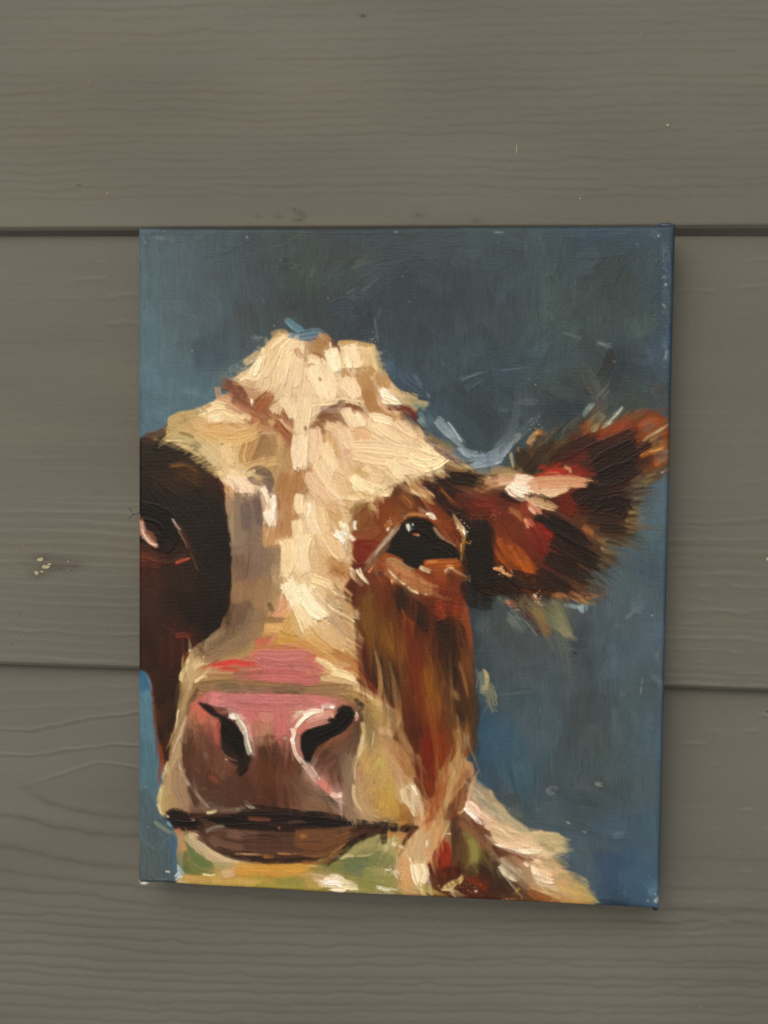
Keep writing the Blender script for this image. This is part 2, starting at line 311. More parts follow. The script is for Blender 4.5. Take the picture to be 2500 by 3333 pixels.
# scratchy light hairs, knife edges and pale scrapes on the backdrop
def scr(tile, s, w=40, c='5f6d70', a=.4, dry=.75, c2=None): S(tile, s, w, c, c2 or c, a=a, dry=dry, h=.10, soft=.8, t0=.4, t1=.5, streak=.9)
for t,s,w,c,a in [
 ('A','1400 420 1660 350',26,'2a3a3a',.7),('A','1420 470 1560 440',26,'283838',.7),('A','1440 400 1560 380',20,'2a3836',.7),('A','1500 480 1659 440',14,'55666a',.6),('A','1600 560 1640 420',22,'4a5b60',.5),
 ('B','20 560 90 420',40,'4c5d5c',.5),('B','400 480 560 410 640 390',26,'6a7270',.6),('B','440 430 520 370 620 310',26,'5a6668',.6),('B','430 520 500 400 620 340',60,'46504c',.5),
 ('B','350 710 470 640',24,'5a6664',.6),('B','490 690 580 620 740 500',14,'66706e',.6),('B','500 640 700 520',50,'3b4648',.5),('B','660 520 900 370',10,'4b5a60',.5),('B','370 740 560 760',40,'46504e',.55),('B','600 560 700 480 730 490',24,'44514f',.4),
 ('B','210 860 330 820 400 900 300 990',140,'33434f',.6),('B','560 880 560 1050',60,'262b31',.6),('B','400 1090 560 990',90,'2b3539',.5),
 ('B','608 900 612 980 650 1200 700 1290',12,'66777c',.7),('B','650 850 640 1000 700 1250',30,'465a64',.5),('B','730 930 740 1100',60,'3d4c50',.4),('B','740 1150 800 1320',90,'3a4c56',.5),('B','960 900 970 1150',40,'3a4a55',.4),
 ('B','680 1320 820 1420 960 1540 1090 1630',70,'405668',.9),('B','660 1340 800 1480 1000 1590',40,'3c5563',.85),('B','960 1440 1040 1560 1090 1630',34,'50677a',.8),('B','1060 1340 1110 1440',70,'44525a',.5),('B','1210 1320 1240 1400',12,'6f7f85',.6),
 ('B','1440 1200 1400 1330 1330 1420',80,'3c4f5c',.55),('B','1370 1490 1500 1430 1640 1400',50,'435562',.6),('B','1420 1560 1550 1480 1650 1450',50,'3b4e5c',.5),('B','1190 1540 1220 1460',50,'41505a',.5),
 ('B','1430 330 1659 320',22,'49575c',.6),('B','1450 370 1659 400',28,'4a585e',.5),('B','1200 660 1120 740',90,'3a4750',.35),
 ('C','500 520 505 800 540 1020',50,'46575a',.55),('C','540 900 600 1010',40,'4f6062',.5),('C','760 520 740 800 680 980',9,'64706c',.7),('C','640 1060 760 1090 890 1125',26,'6a7674',.7),('C','960 1150 1050 1165 1105 1160',34,'7c8a8a',.75),('C','1040 1190 1105 1200',26,'6a7c80',.7),
 ('C','930 460 1040 425 1150 415',30,'2b3434',.6),('C','960 520 1100 490',60,'2f393c',.5),('C','1060 1230 1060 1300 1020 1400 900 1530',80,'2c2a24',.8),('C','1050 1240 1090 1260',70,'26303a',.6),('C','850 1560 960 1580',80,'38302a',.7),('C','930 1650 1020 1570 1100 1440',14,'6d6a58',.8),('C','1000 1650 1100 1540',12,'5f7078',.8),
 ('C','0 1390 130 1390',30,'44586680',.5),('C','0 1440 300 1350 500 1290',30,'3a4e5a',.5),('C','200 1560 480 1440',12,'50605f',.5),('C','1450 1590 1540 1590',60,'4f5350',.6),('C','1480 1560 1560 1540',80,'463a2c',.7),
 ('C','1550 260 1590 520 1570 860',56,'4c626e',.4),('C','1440 160 1540 220',60,'4a5f70',.45),('C','1300 150 900 190 300 170 40 150',26,'3c5364',.35),('C','1550 1100 1580 1340',50,'48606e',.5),('C','1210 1080 1380 1090 1370 1200',60,'4a5852',.35),
 ('A','600 1150 680 1110 720 1080 760 1200 640 1390',10,'4d636c',.3),('A','540 880 660 920 780 960',20,'59676a',.55),('A','690 1050 760 940',60,'434c49',.4),('A','1180 1100 1330 1110',50,'6c7e80',.45),('A','1150 1280 1220 1180 1330 1110',30,'6f8486',.6),('A','960 1400 1060 1340 1100 1300',60,'728484',.6),('A','900 1500 1000 1400',70,'6c7a76',.5),
 ('A','200 1350 340 1240 400 1080',30,'5a7078',.3),('A','300 1400 380 1410',22,'647c84',.4),('A','540 1590 700 1590 800 1640',40,'6a8289',.45),('A','170 200 220 270',16,'7a8c92',.7),('A','280 215 480 225',18,'6f8288',.5),('A','150 160 180 600',30,'5a707a',.5),
 ('E','950 40 1080 40 1150 45',20,'6f8490',.7),('E','1010 110 1070 230 1120 330',40,'6c8488',.5),('E','1090 150 1150 250',50,'5c7480',.5),('E','1010 180 1060 240',50,'7f9a98',.8),('E','1080 300 1200 350 1290 400',50,'3c4c56',.7),('E','1240 400 1330 440',60,'5c6658',.6),
 ('F','280 30 420 20 480 60',60,'5c6468',.5),('F','60 90 240 110',22,'5a666a',.5),('F','200 330 260 320 180 440',20,'8a8a7c',.8),
 ('I','1210 310 1330 220 1480 180',34,'66757c',.7),('I','1220 300 1290 230',40,'5a6a72',.6),('I','1480 680 1520 540',26,'6a6a58',.6),('I','1080 560 1090 730',60,'4f6878',.6),('I','1060 740 1150 745',12,'3b5a78',.6),('I','1130 400 1180 350',60,'56646a',.5),('I','80 700 120 820 210 960',10,'5b666a',.5),('I','20 1010 400 970 680 955',14,'55656a',.5),
 ('I','1340 1010 1360 830',10,'8c9a9c',.8),('I','1170 1000 1220 950',40,'56676e',.6),('I','1440 830 1530 900 1500 1000',50,'5a6e78',.5),('I','1100 1080 1110 1600',30,'4b5c60',.4),('I','1300 1150 1310 1659',40,'4c5d62',.4),('I','210 1160 340 1150 350 1300',40,'4c585c',.4),('I','365 1370 370 1500',10,'5f7078',.6),('I','680 1060 700 960 760 800',16,'4b5659',.5),('I','900 720 920 580 880 350',70,'35434c',.5),
 ('L','520 500 560 480 610 530',70,'7c8280',.75),('L','560 560 600 660',50,'4c5658',.5),('L','940 420 1030 440',34,'7c8078',.7),('L','740 450 1000 470',30,'505c60',.5),('L','680 765 770 820',12,'c0c0b0',.8),('L','820 850 880 870',14,'8a9496',.7),('L','1100 870 1230 860',30,'61747c',.7),('L','1090 900 1200 905',26,'54676f',.6),('L','1320 200 1340 600',40,'506065',.5),
 ('L','180 660 300 700 360 790',90,'565c58',.6),('L','400 650 450 690',40,'6a7474',.5),('L','560 1050 720 1060 720 1160',70,'3c6270',.6),('L','1200 1380 1240 1450',50,'456276',.5),('L','1420 1400 1500 1340 1500 1250',60,'557488',.5),('L','1470 1480 1500 1450 1500 1520',34,'a8b4b8',.7),('L','980 590 1240 690',10,'4e5b5f',.6),
 ('L','960 1470 1200 1490 1500 1520',50,'1d2c3a',.55),('C','200 120 900 120 1500 110',24,'24394c',.6),('A','250 170 600 160 900 160',30,'2c3a46',.5),('B','0 150 700 150 1600 130',26,'2f3f4b',.5),
 ('C','1560 620 1590 640',14,'a0b0b4',.8),('C','1540 560 1590 560',10,'93a5aa',.7),('C','1540 800 1580 850',12,'a0b0b4',.7),('C','1560 1300 1590 1190',12,'93a5aa',.7),('C','1500 185 1520 185',14,'c8d0d0',.8),('B','780 152 840 152',10,'a0b0b4',.7),('C','20 155 150 155',14,'8595a0',.7),('B','1100 1640 1060 1580',10,'8fa0a8',.7)]:
    scr(t,s,w,c[:6],a)
# knife-sharp darker facet
P('A','600 1150 700 1090 860 1060 1000 1180 960 1300 850 1380 655 1412 625 1280','3a4a57',rough=.8,soft=2,a=.75)
# ---------------------------------------------------------------- dark left side of the head
mL = polymask(pts('D','130 350 230 310 330 280 400 220 480 160 600 130 760 260 900 500 1000 800 1030 1659 1010 1900 990 2150 700 2350 620 2600 500 3000 460 3300 440 3450 340 3250 320 3100 290 2900 265 2700 240 2500 190 2440 130 2430'.split()),1.2,1)
FL = Field('''
D 250 330 3a2a22 20;D 420 240 4a3828 140;D 540 180 3a2a20 140;D 300 450 1a1512 20;D 600 420 181412 30;D 250 700 1f1815 60;D 500 600 1a1613 20;D 560 650 4a3018 20;D 700 640 1c1714 40;D 850 680 3a1a14 60;D 700 900 1b1715 60;D 850 900 1f1816 70;D 600 1000 1d1816 60;D 250 900 1c1513 60;D 300 1080 0e0c0b 50;D 400 1150 100d0c 50;D 200 1250 1a1210 50;D 300 1350 2a1a14 10;D 250 1430 5a2a1a 10;D 200 1500 4a2018 10;D 450 1400 2c1914 170;D 400 1550 2a1a14 80;D 250 1600 3a1e16 80;D 700 1400 1a1614 90;D 850 1300 171412 90;D 930 1500 181412 90
G 250 150 38201a 90;G 200 300 38221a 90;G 400 200 241813 90;G 600 250 17120f 90;G 850 250 15110e 90;G 750 400 17120f 100;G 250 500 2f1a14 90;G 420 560 3a1d16 90;G 330 700 301b14 90;G 530 480 4a2018 10;G 550 550 1a110e 90;G 560 680 3c1c10 90;G 300 900 3a2116 90;G 400 1000 1c1410 90;G 270 1150 4a2a18 95;G 370 1300 231612 95;G 300 1500 50260f 95;G 380 1550 2c1a14 95
J 340 200 5a2a14 95;J 400 150 2e1a12 100;J 340 350 582818 100;J 330 480 4a2414 100''')
fill(mL, FL, 420, 6, 20, 18, 70, jit=.10, angj=.2, a=.6, dry=.3, h=.06, soft=1.5, seed=5, grow=1)
for t,s,w,c,k in [
 ('D','410 600 480 590 560 590 700 670',34,'5a3a1c',dict(a=.8,dry=.5,soft=2)),('D','430 605 560 595',16,'7a5224',dict(a=.7,dry=.5)),
 ('D','260 700 360 745',22,'3c2a22',dict(a=.6,dry=.6)),('D','840 640 880 720 900 800 940 870',70,'4a1c14',dict(a=.7,dry=.5)),('D','860 640 900 700 910 790',18,'7a3420',dict(a=.6,dry=.5)),
 ('D','190 960 300 980 420 1100 500 1180',22,'2e2019',dict(a=.8,dry=.4)),('D','170 1000 350 1050 430 1180 380 1300 250 1250',150,'0c0a09',dict(a=.8,dry=0,soft=3)),
 ('D','445 1075 480 1120 520 1170 560 1270 620 1380',26,'4a2a22',dict(a=.9,dry=.2)),('D','445 1075 490 1150 530 1180',14,'a89c92',dict(a=.95,dry=.2,h=.25)),('D','480 1130 510 1200 560 1290 580 1360',9,'8a6a5a',dict(a=.9,dry=.3)),('D','600 1370 640 1460 685 1565',16,'6a4028',dict(a=.85,dry=.3)),('D','640 1480 660 1620',12,'4a2a1a',dict(a=.7)),
 ('D','160 1090 190 1200 240 1270 320 1330',50,'b58a78',dict(a=1,dry=.1,h=.25)),('D','210 1190 260 1220 300 1290',34,'7a4636',dict(a=.95,dry=.2,h=.2)),('D','175 1160 200 1230 260 1300 325 1310',12,'e0c4b0',dict(a=.95,dry=.2,h=.3)),('D','143 1030 150 1090 165 1140',14,'b08a62',dict(a=.9)),
 ('D','160 1400 250 1420 330 1450',50,'5e2c1c',dict(a=.85,dry=.4)),('D','170 1480 280 1490 340 1510',60,'4e2218',dict(a=.8,dry=.4)),('D','470 1475 540 1450 605 1430',24,'a04a2c',dict(a=.95,dry=.2)),('D','460 1450 530 1420 580 1370',30,'4e2a1e',dict(a=.8,dry=.3)),('D','300 1460 400 1470 470 1465',24,'4a241a',dict(a=.8,dry=.4)),
 ('D','200 320 330 310 420 250 520 170',50,'5a452f',dict(a=.8,dry=.4,soft=2)),('D','420 210 500 150 560 140',50,'7a6440',dict(a=.7,dry=.4,soft=2)),('D','280 360 310 355',24,'8a6c54',dict(a=.8,dry=.3)),('D','420 300 560 200 580 180',46,'2e1d14',dict(a=.8,dry=.3)),
 ('G','480 480 560 465 620 495',40,'6a2c20',dict(a=.85,dry=.4)),('G','350 480 350 620 340 790',34,'44201a',dict(a=.7,dry=.4)),('G','430 450 440 620 430 800',34,'4c2418',dict(a=.7,dry=.4)),('G','240 860 275 1100 300 1400 320 1659',30,'6a3a20',dict(a=.8,dry=.2)),('G','530 690 570 650 560 720',34,'6a2c14',dict(a=.8)),
 ('G','190 60 300 68',12,'5a3424',dict(a=.6)),('J','330 60 345 200 330 330 320 440',36,'7a3a18',dict(a=.8,dry=.25)),('J','370 200 360 330',30,'8a4218',dict(a=.6,dry=.4)),('J','395 120 380 330',30,'2a1a12',dict(a=.8)),
 ('G','150 790 230 880 260 980',40,'2b5f83',dict(a=.8,dry=.2)),('G','200 990 230 1060',90,'5a8496',dict(a=.7,dry=.2)),('G','200 1050 215 1250',110,'4d7588',dict(a=.6,dry=.3)),('G','225 830 250 920 262 990',12,'7a8a86',dict(a=.8))]:
    S(t,s,w,c,**k)
# ---------------------------------------------------------------- brown far side of the face
mR = polymask(pts('E','760 790 900 730 1100 700 1230 650 1450 640 1700 700 1700 1500 1430 1560 1420 2000 1470 2100 1480 2450 1510 2650 1520 2900 1510 3100 1420 3250 1400 3600 1250 3900 1150 4250 1050 4150 1020 3750 900 3450 760 3050 820 2850 440 2560 400 2150 300 1900 280 1700 300 1250 330 1000'.split()),1.0,1)
FR = Field('''
E 600 1000 6a3214 80;E 500 1150 70401c 90;E 420 1200 7a4a28 100;E 430 1050 7a6244 100;E 470 1300 6a2414 120;E 420 1420 5a1a12 120;E 700 950 68340f 60;E 700 1100 6c3a18 60;E 650 1250 6a3a18 120;E 850 850 4e2a14 40;E 950 950 552412 40;E 1050 850 3e1e14 40;E 1150 800 3a1c14 40;E 1300 750 2a1a14 90;E 1450 700 24180f 20;E 1250 850 241712 50;E 1150 1000 6a3010 50;E 1300 950 4a1e12 30;E 1400 900 5c2010 30;E 1550 850 3a1a12 20;E 1400 1050 281814 60;E 1200 1150 6c2f12 60;E 1330 1200 6c2c10 60;E 1500 1200 1c1411 90;E 1600 1350 171311 90;E 1450 1400 1a1511 90;E 800 950 6a3a18 60;E 900 1030 7a5228 20
E 700 1500 8a4420 40;E 600 1580 6a3018 60;E 480 1600 4e241a 60;E 900 1600 8a4a22 40;E 1150 1500 8a4516 10;E 1300 1500 84461c 10;E 1350 1600 5a2a12 90;E 1100 1620 7a3414 0;E 1500 1550 1d1410 90
H 420 80 4c2014 95;H 400 200 4a2414 95;H 550 150 603418 90;H 560 300 665024 88;H 560 450 624018 88;H 650 200 5a2a14 90;H 750 200 44200f 90;H 780 100 58220f 90;H 950 150 30180f 50;H 950 250 2a1d12 50;H 1080 380 20170f 40;H 1100 150 5a2010 20;H 1250 150 6a2a12 0;H 1350 280 74321280 90;H 1180 280 5c2112 10;H 1450 380 7a3a16 90;H 900 350 662810 45;H 700 400 6a4818 60;H 800 550 74501c 60;H 830 640 6e4418 60;H 1000 550 5a1f10 70;H 1100 480 4a2014 90;H 1250 450 241a14 90;H 1350 520 2a1d14 80;H 1450 600 6c3a1c 80;H 1280 700 221a14 90;H 1150 600 4c2214 90;H 620 600 4a2c1a 60;H 480 600 40180f 50;H 520 800 5c2411 50;H 700 750 302016 45;H 720 900 32241b 50;H 850 800 3c2014 60;H 950 750 661f12 80;H 950 930 5a2016 60;H 1000 1000 5c3012 60;H 1120 800 66421280 90;H 1130 950 724a18 90;H 1100 1150 7a4818 90;H 1250 850 3a2214 90;H 1350 800 241914 85;H 1420 750 6a4222 80;H 1450 950 50301a 85;H 1300 1080 5a3c20 90;H 1250 1200 50301c 90;H 1400 1200 3a2818 90;H 1480 1150 30281c 90;H 1200 1300 5c2e14 90;H 850 1100 54200f 40;H 900 1250 461c12 50;H 850 1350 4c3018 45;H 1000 1350 3f1a12 60;H 1100 1400 651f0f 80;H 1250 1450 6c2f14 90;H 1400 1350 80603a 90;H 1350 1550 6a4420 90;H 950 1450 4c2014 45;H 1080 1600 4e1612 70;H 1200 1600 6c2510 90;H 1150 1500 6a200f 90
K 1200 200 74300f 90;K 1100 200 6e2410 80;K 1100 400 5a2812 80;K 1280 150 6c3818 90;K 1150 600 762e10 90;K 1080 650 8a4a24 80;K 1230 400 80401a 80;K 1060 500 4e2412 60''')
fill(mR, FR, 900, 6, 22, 18, 70, jit=.10, angj=.2, a=.6, dry=.25, h=.06, soft=1.6, seed=6, grow=1)
COL[:] = np.where((mR>.5)[...,None], COL*.7+FR.grid()*.3, COL)
# ---------------------------------------------------------------- far ear
mE = polymask(pts('F','-160 800 0 640 150 620 220 560 330 420 480 400 560 420 720 300 850 180 960 220 1100 180 1300 110 1500 130 1600 250 1600 560 1500 700 1330 760 1240 900 1300 1050 1290 1180 1150 1260 980 1300 1150 1400 1050 1480 900 1560 860 1700 720 1760 560 1780 400 1800 200 1750 0 1740 -160 1700 -200 1200'.split()),4.0,2)
FE = Field('''
F 0 700 8a7450 10;F 150 650 78684a 10;F 300 520 37301f 120;F 380 580 2e2218 120;F 450 480 332a1c 130;F 440 350 94602a 90;F 550 550 301a14 130;F 650 420 3a1c14 130;F 750 500 361a14 130;F 800 320 5a2c18 130;F 900 250 7a4a24 130;F 900 400 3a2018 130;F 1000 330 6c3016 150;F 1100 250 7a3a18 160;F 1050 450 3a1e18 150;F 1250 200 5c3a1e 160;F 1400 220 84420f 150;F 1500 200 6a3014 150;F 1250 300 2e1a16 150;F 1400 350 6a3c1e 150;F 1480 350 6a3214 140;F 1450 450 2c1712 150;F 1300 500 241513 160;F 1500 550 74400f 150;F 1550 600 945a22 160;F 1400 600 3c2016 150;F 1450 680 4a2c1c 150;F 1100 600 1e1512 150;F 1000 700 1c1412 20;F 1150 750 231613 0;F 1300 720 2e1d16 0;F 900 550 2f1714 160;F 850 650 5a1d12 0;F 700 650 84241680 0;F 600 620 8a2a14 0;F 500 600 4a1a12 0;F 750 860 66200f 170;F 620 900 3c1710 30;F 850 850 1e1512 0;F 1000 880 301b14 0;F 1100 880 44241a 0;F 1200 900 3c2218 0;F 1050 1000 1f1613 0;F 1180 1000 1d1613 0;F 650 1000 5c1d10 20;F 700 1060 401812 20;F 900 1030 221713 10;F 1100 1100 3a281c 5;F 1250 1120 4c3a26 5;F 1150 1200 34261c 10;F 950 1150 2b1d16 20;F 850 1180 6a4428 35;F 850 1230 4c3322 35;F 1000 1250 5a4630 15;F 1000 1350 3c3226 30;F 600 1080 17110f 20;F 500 1080 14100e 20;F 600 1200 1b1511 25;F 700 1250 1c1613 30;F 700 1380 201815 35;F 850 1400 1e1714 35;F 950 1480 2a221b 35;F 600 1450 231a16 35;F 750 1550 2c201a 40;F 850 1620 3c3025 40;F 600 1600 2a1b17 60;F 450 1620 281913 80;F 300 1600 22150f 60
F 100 900 5a1a10 20;F 200 950 28130f 40;F 0 950 6a1f10 10;F 50 850 3a1711 20;F 150 1080 54240f 40;F 50 1050 4e1f12 40;F 250 1050 7a4a2c 45;F 120 1180 6a2c10 60;F 320 1000 5c2216 70;F 350 1150 6c1f12 60;F 450 1200 701a12 50;F 520 1250 5e1713 50;F 350 1300 5c1814 60;F 450 1380 54181380 50;F 250 1280 681f14 60;F 100 1350 8c4412 60;F 150 1250 6c3010 50;F 250 1420 90480f 60;F 330 1540 9a4c10 60;F 200 1500 6a3812 60;F 420 1480 30180f 60;F 30 1400 2a1a12 80;F 0 1250 1a1310 80;F 80 1520 1c120e 20;F 150 1600 20130f 20;F -80 1300 171210 90;F -100 1500 181210 90
I 100 50 2a1a13 20;I 250 60 3c1f14 40;I 400 50 241613 20;I 600 50 241713 25;I 800 60 5a3a22 20;I 900 50 4a2d1c 15;I 180 180 54201480 20;I 50 120 1a120f 0;I 330 150 3a1d14 60;I 700 130 5c4428 20''')
fill(mE, FE, 900, 5, 18, 18, 60, jit=.12, angj=.16, a=.62, dry=.35, h=.07, soft=1.2, seed=8, grow=3)
fur = np.random.RandomState(12)
# wispy ends of the ear hair over the backdrop
for t,x,y,an,L,c,n,sp in [('F',620,400,-42,170,'4c4a34',10,60),('F',760,280,-48,190,'3f4238',12,60),('F',900,180,-50,190,'5c5c3c',12,60),('F',1060,210,-42,220,'4c5450',10,60),('F',1250,110,-45,200,'3c4038',10,70),('F',1450,250,-25,160,'6a5030',14,90),('F',1500,430,-20,120,'80683c',10,60),('F',1530,560,-8,110,'8c6636',8,50),
  ('F',1450,680,-10,160,'4e4a40',12,70),('F',1330,760,-35,190,'5c5a48',10,60),('F',1260,880,-10,160,'56523e',12,90),('F',1280,1000,5,110,'5e5a46',12,80),('F',1280,1110,4,120,'7a6c48',12,50),('F',1150,1260,12,170,'6a6348',10,40),('F',1060,1330,16,200,'77714f',12,30),('F',1060,1430,18,180,'3c3a32',14,60),('F',960,1500,26,180,'3c3a34',14,60),('F',850,1600,34,180,'4a4a44',14,60),('I',950,90,5,130,'5a4a38',12,70),('I',820,160,8,160,'8a7c58',12,30),('I',200,330,52,160,'6c7470',10,60)]:
    for i in range(n):
        yy = y+fur.uniform(-sp,sp); xx = x+fur.uniform(-40,40); a_ = math.radians(an+fur.uniform(-10,10)); l = L*fur.uniform(.6,1.1)
        x2=xx+math.cos(a_)*l; y2=yy+math.sin(a_)*l
        S(t,[xx-math.cos(a_)*l*.3,yy-math.sin(a_)*l*.3,(xx+x2)/2,(yy+y2)/2+fur.uniform(-8,8),x2,y2],fur.uniform(12,30),c,a=.55,dry=.6,t0=.2,t1=.9,h=.06,fade=.6,soft=1.0)
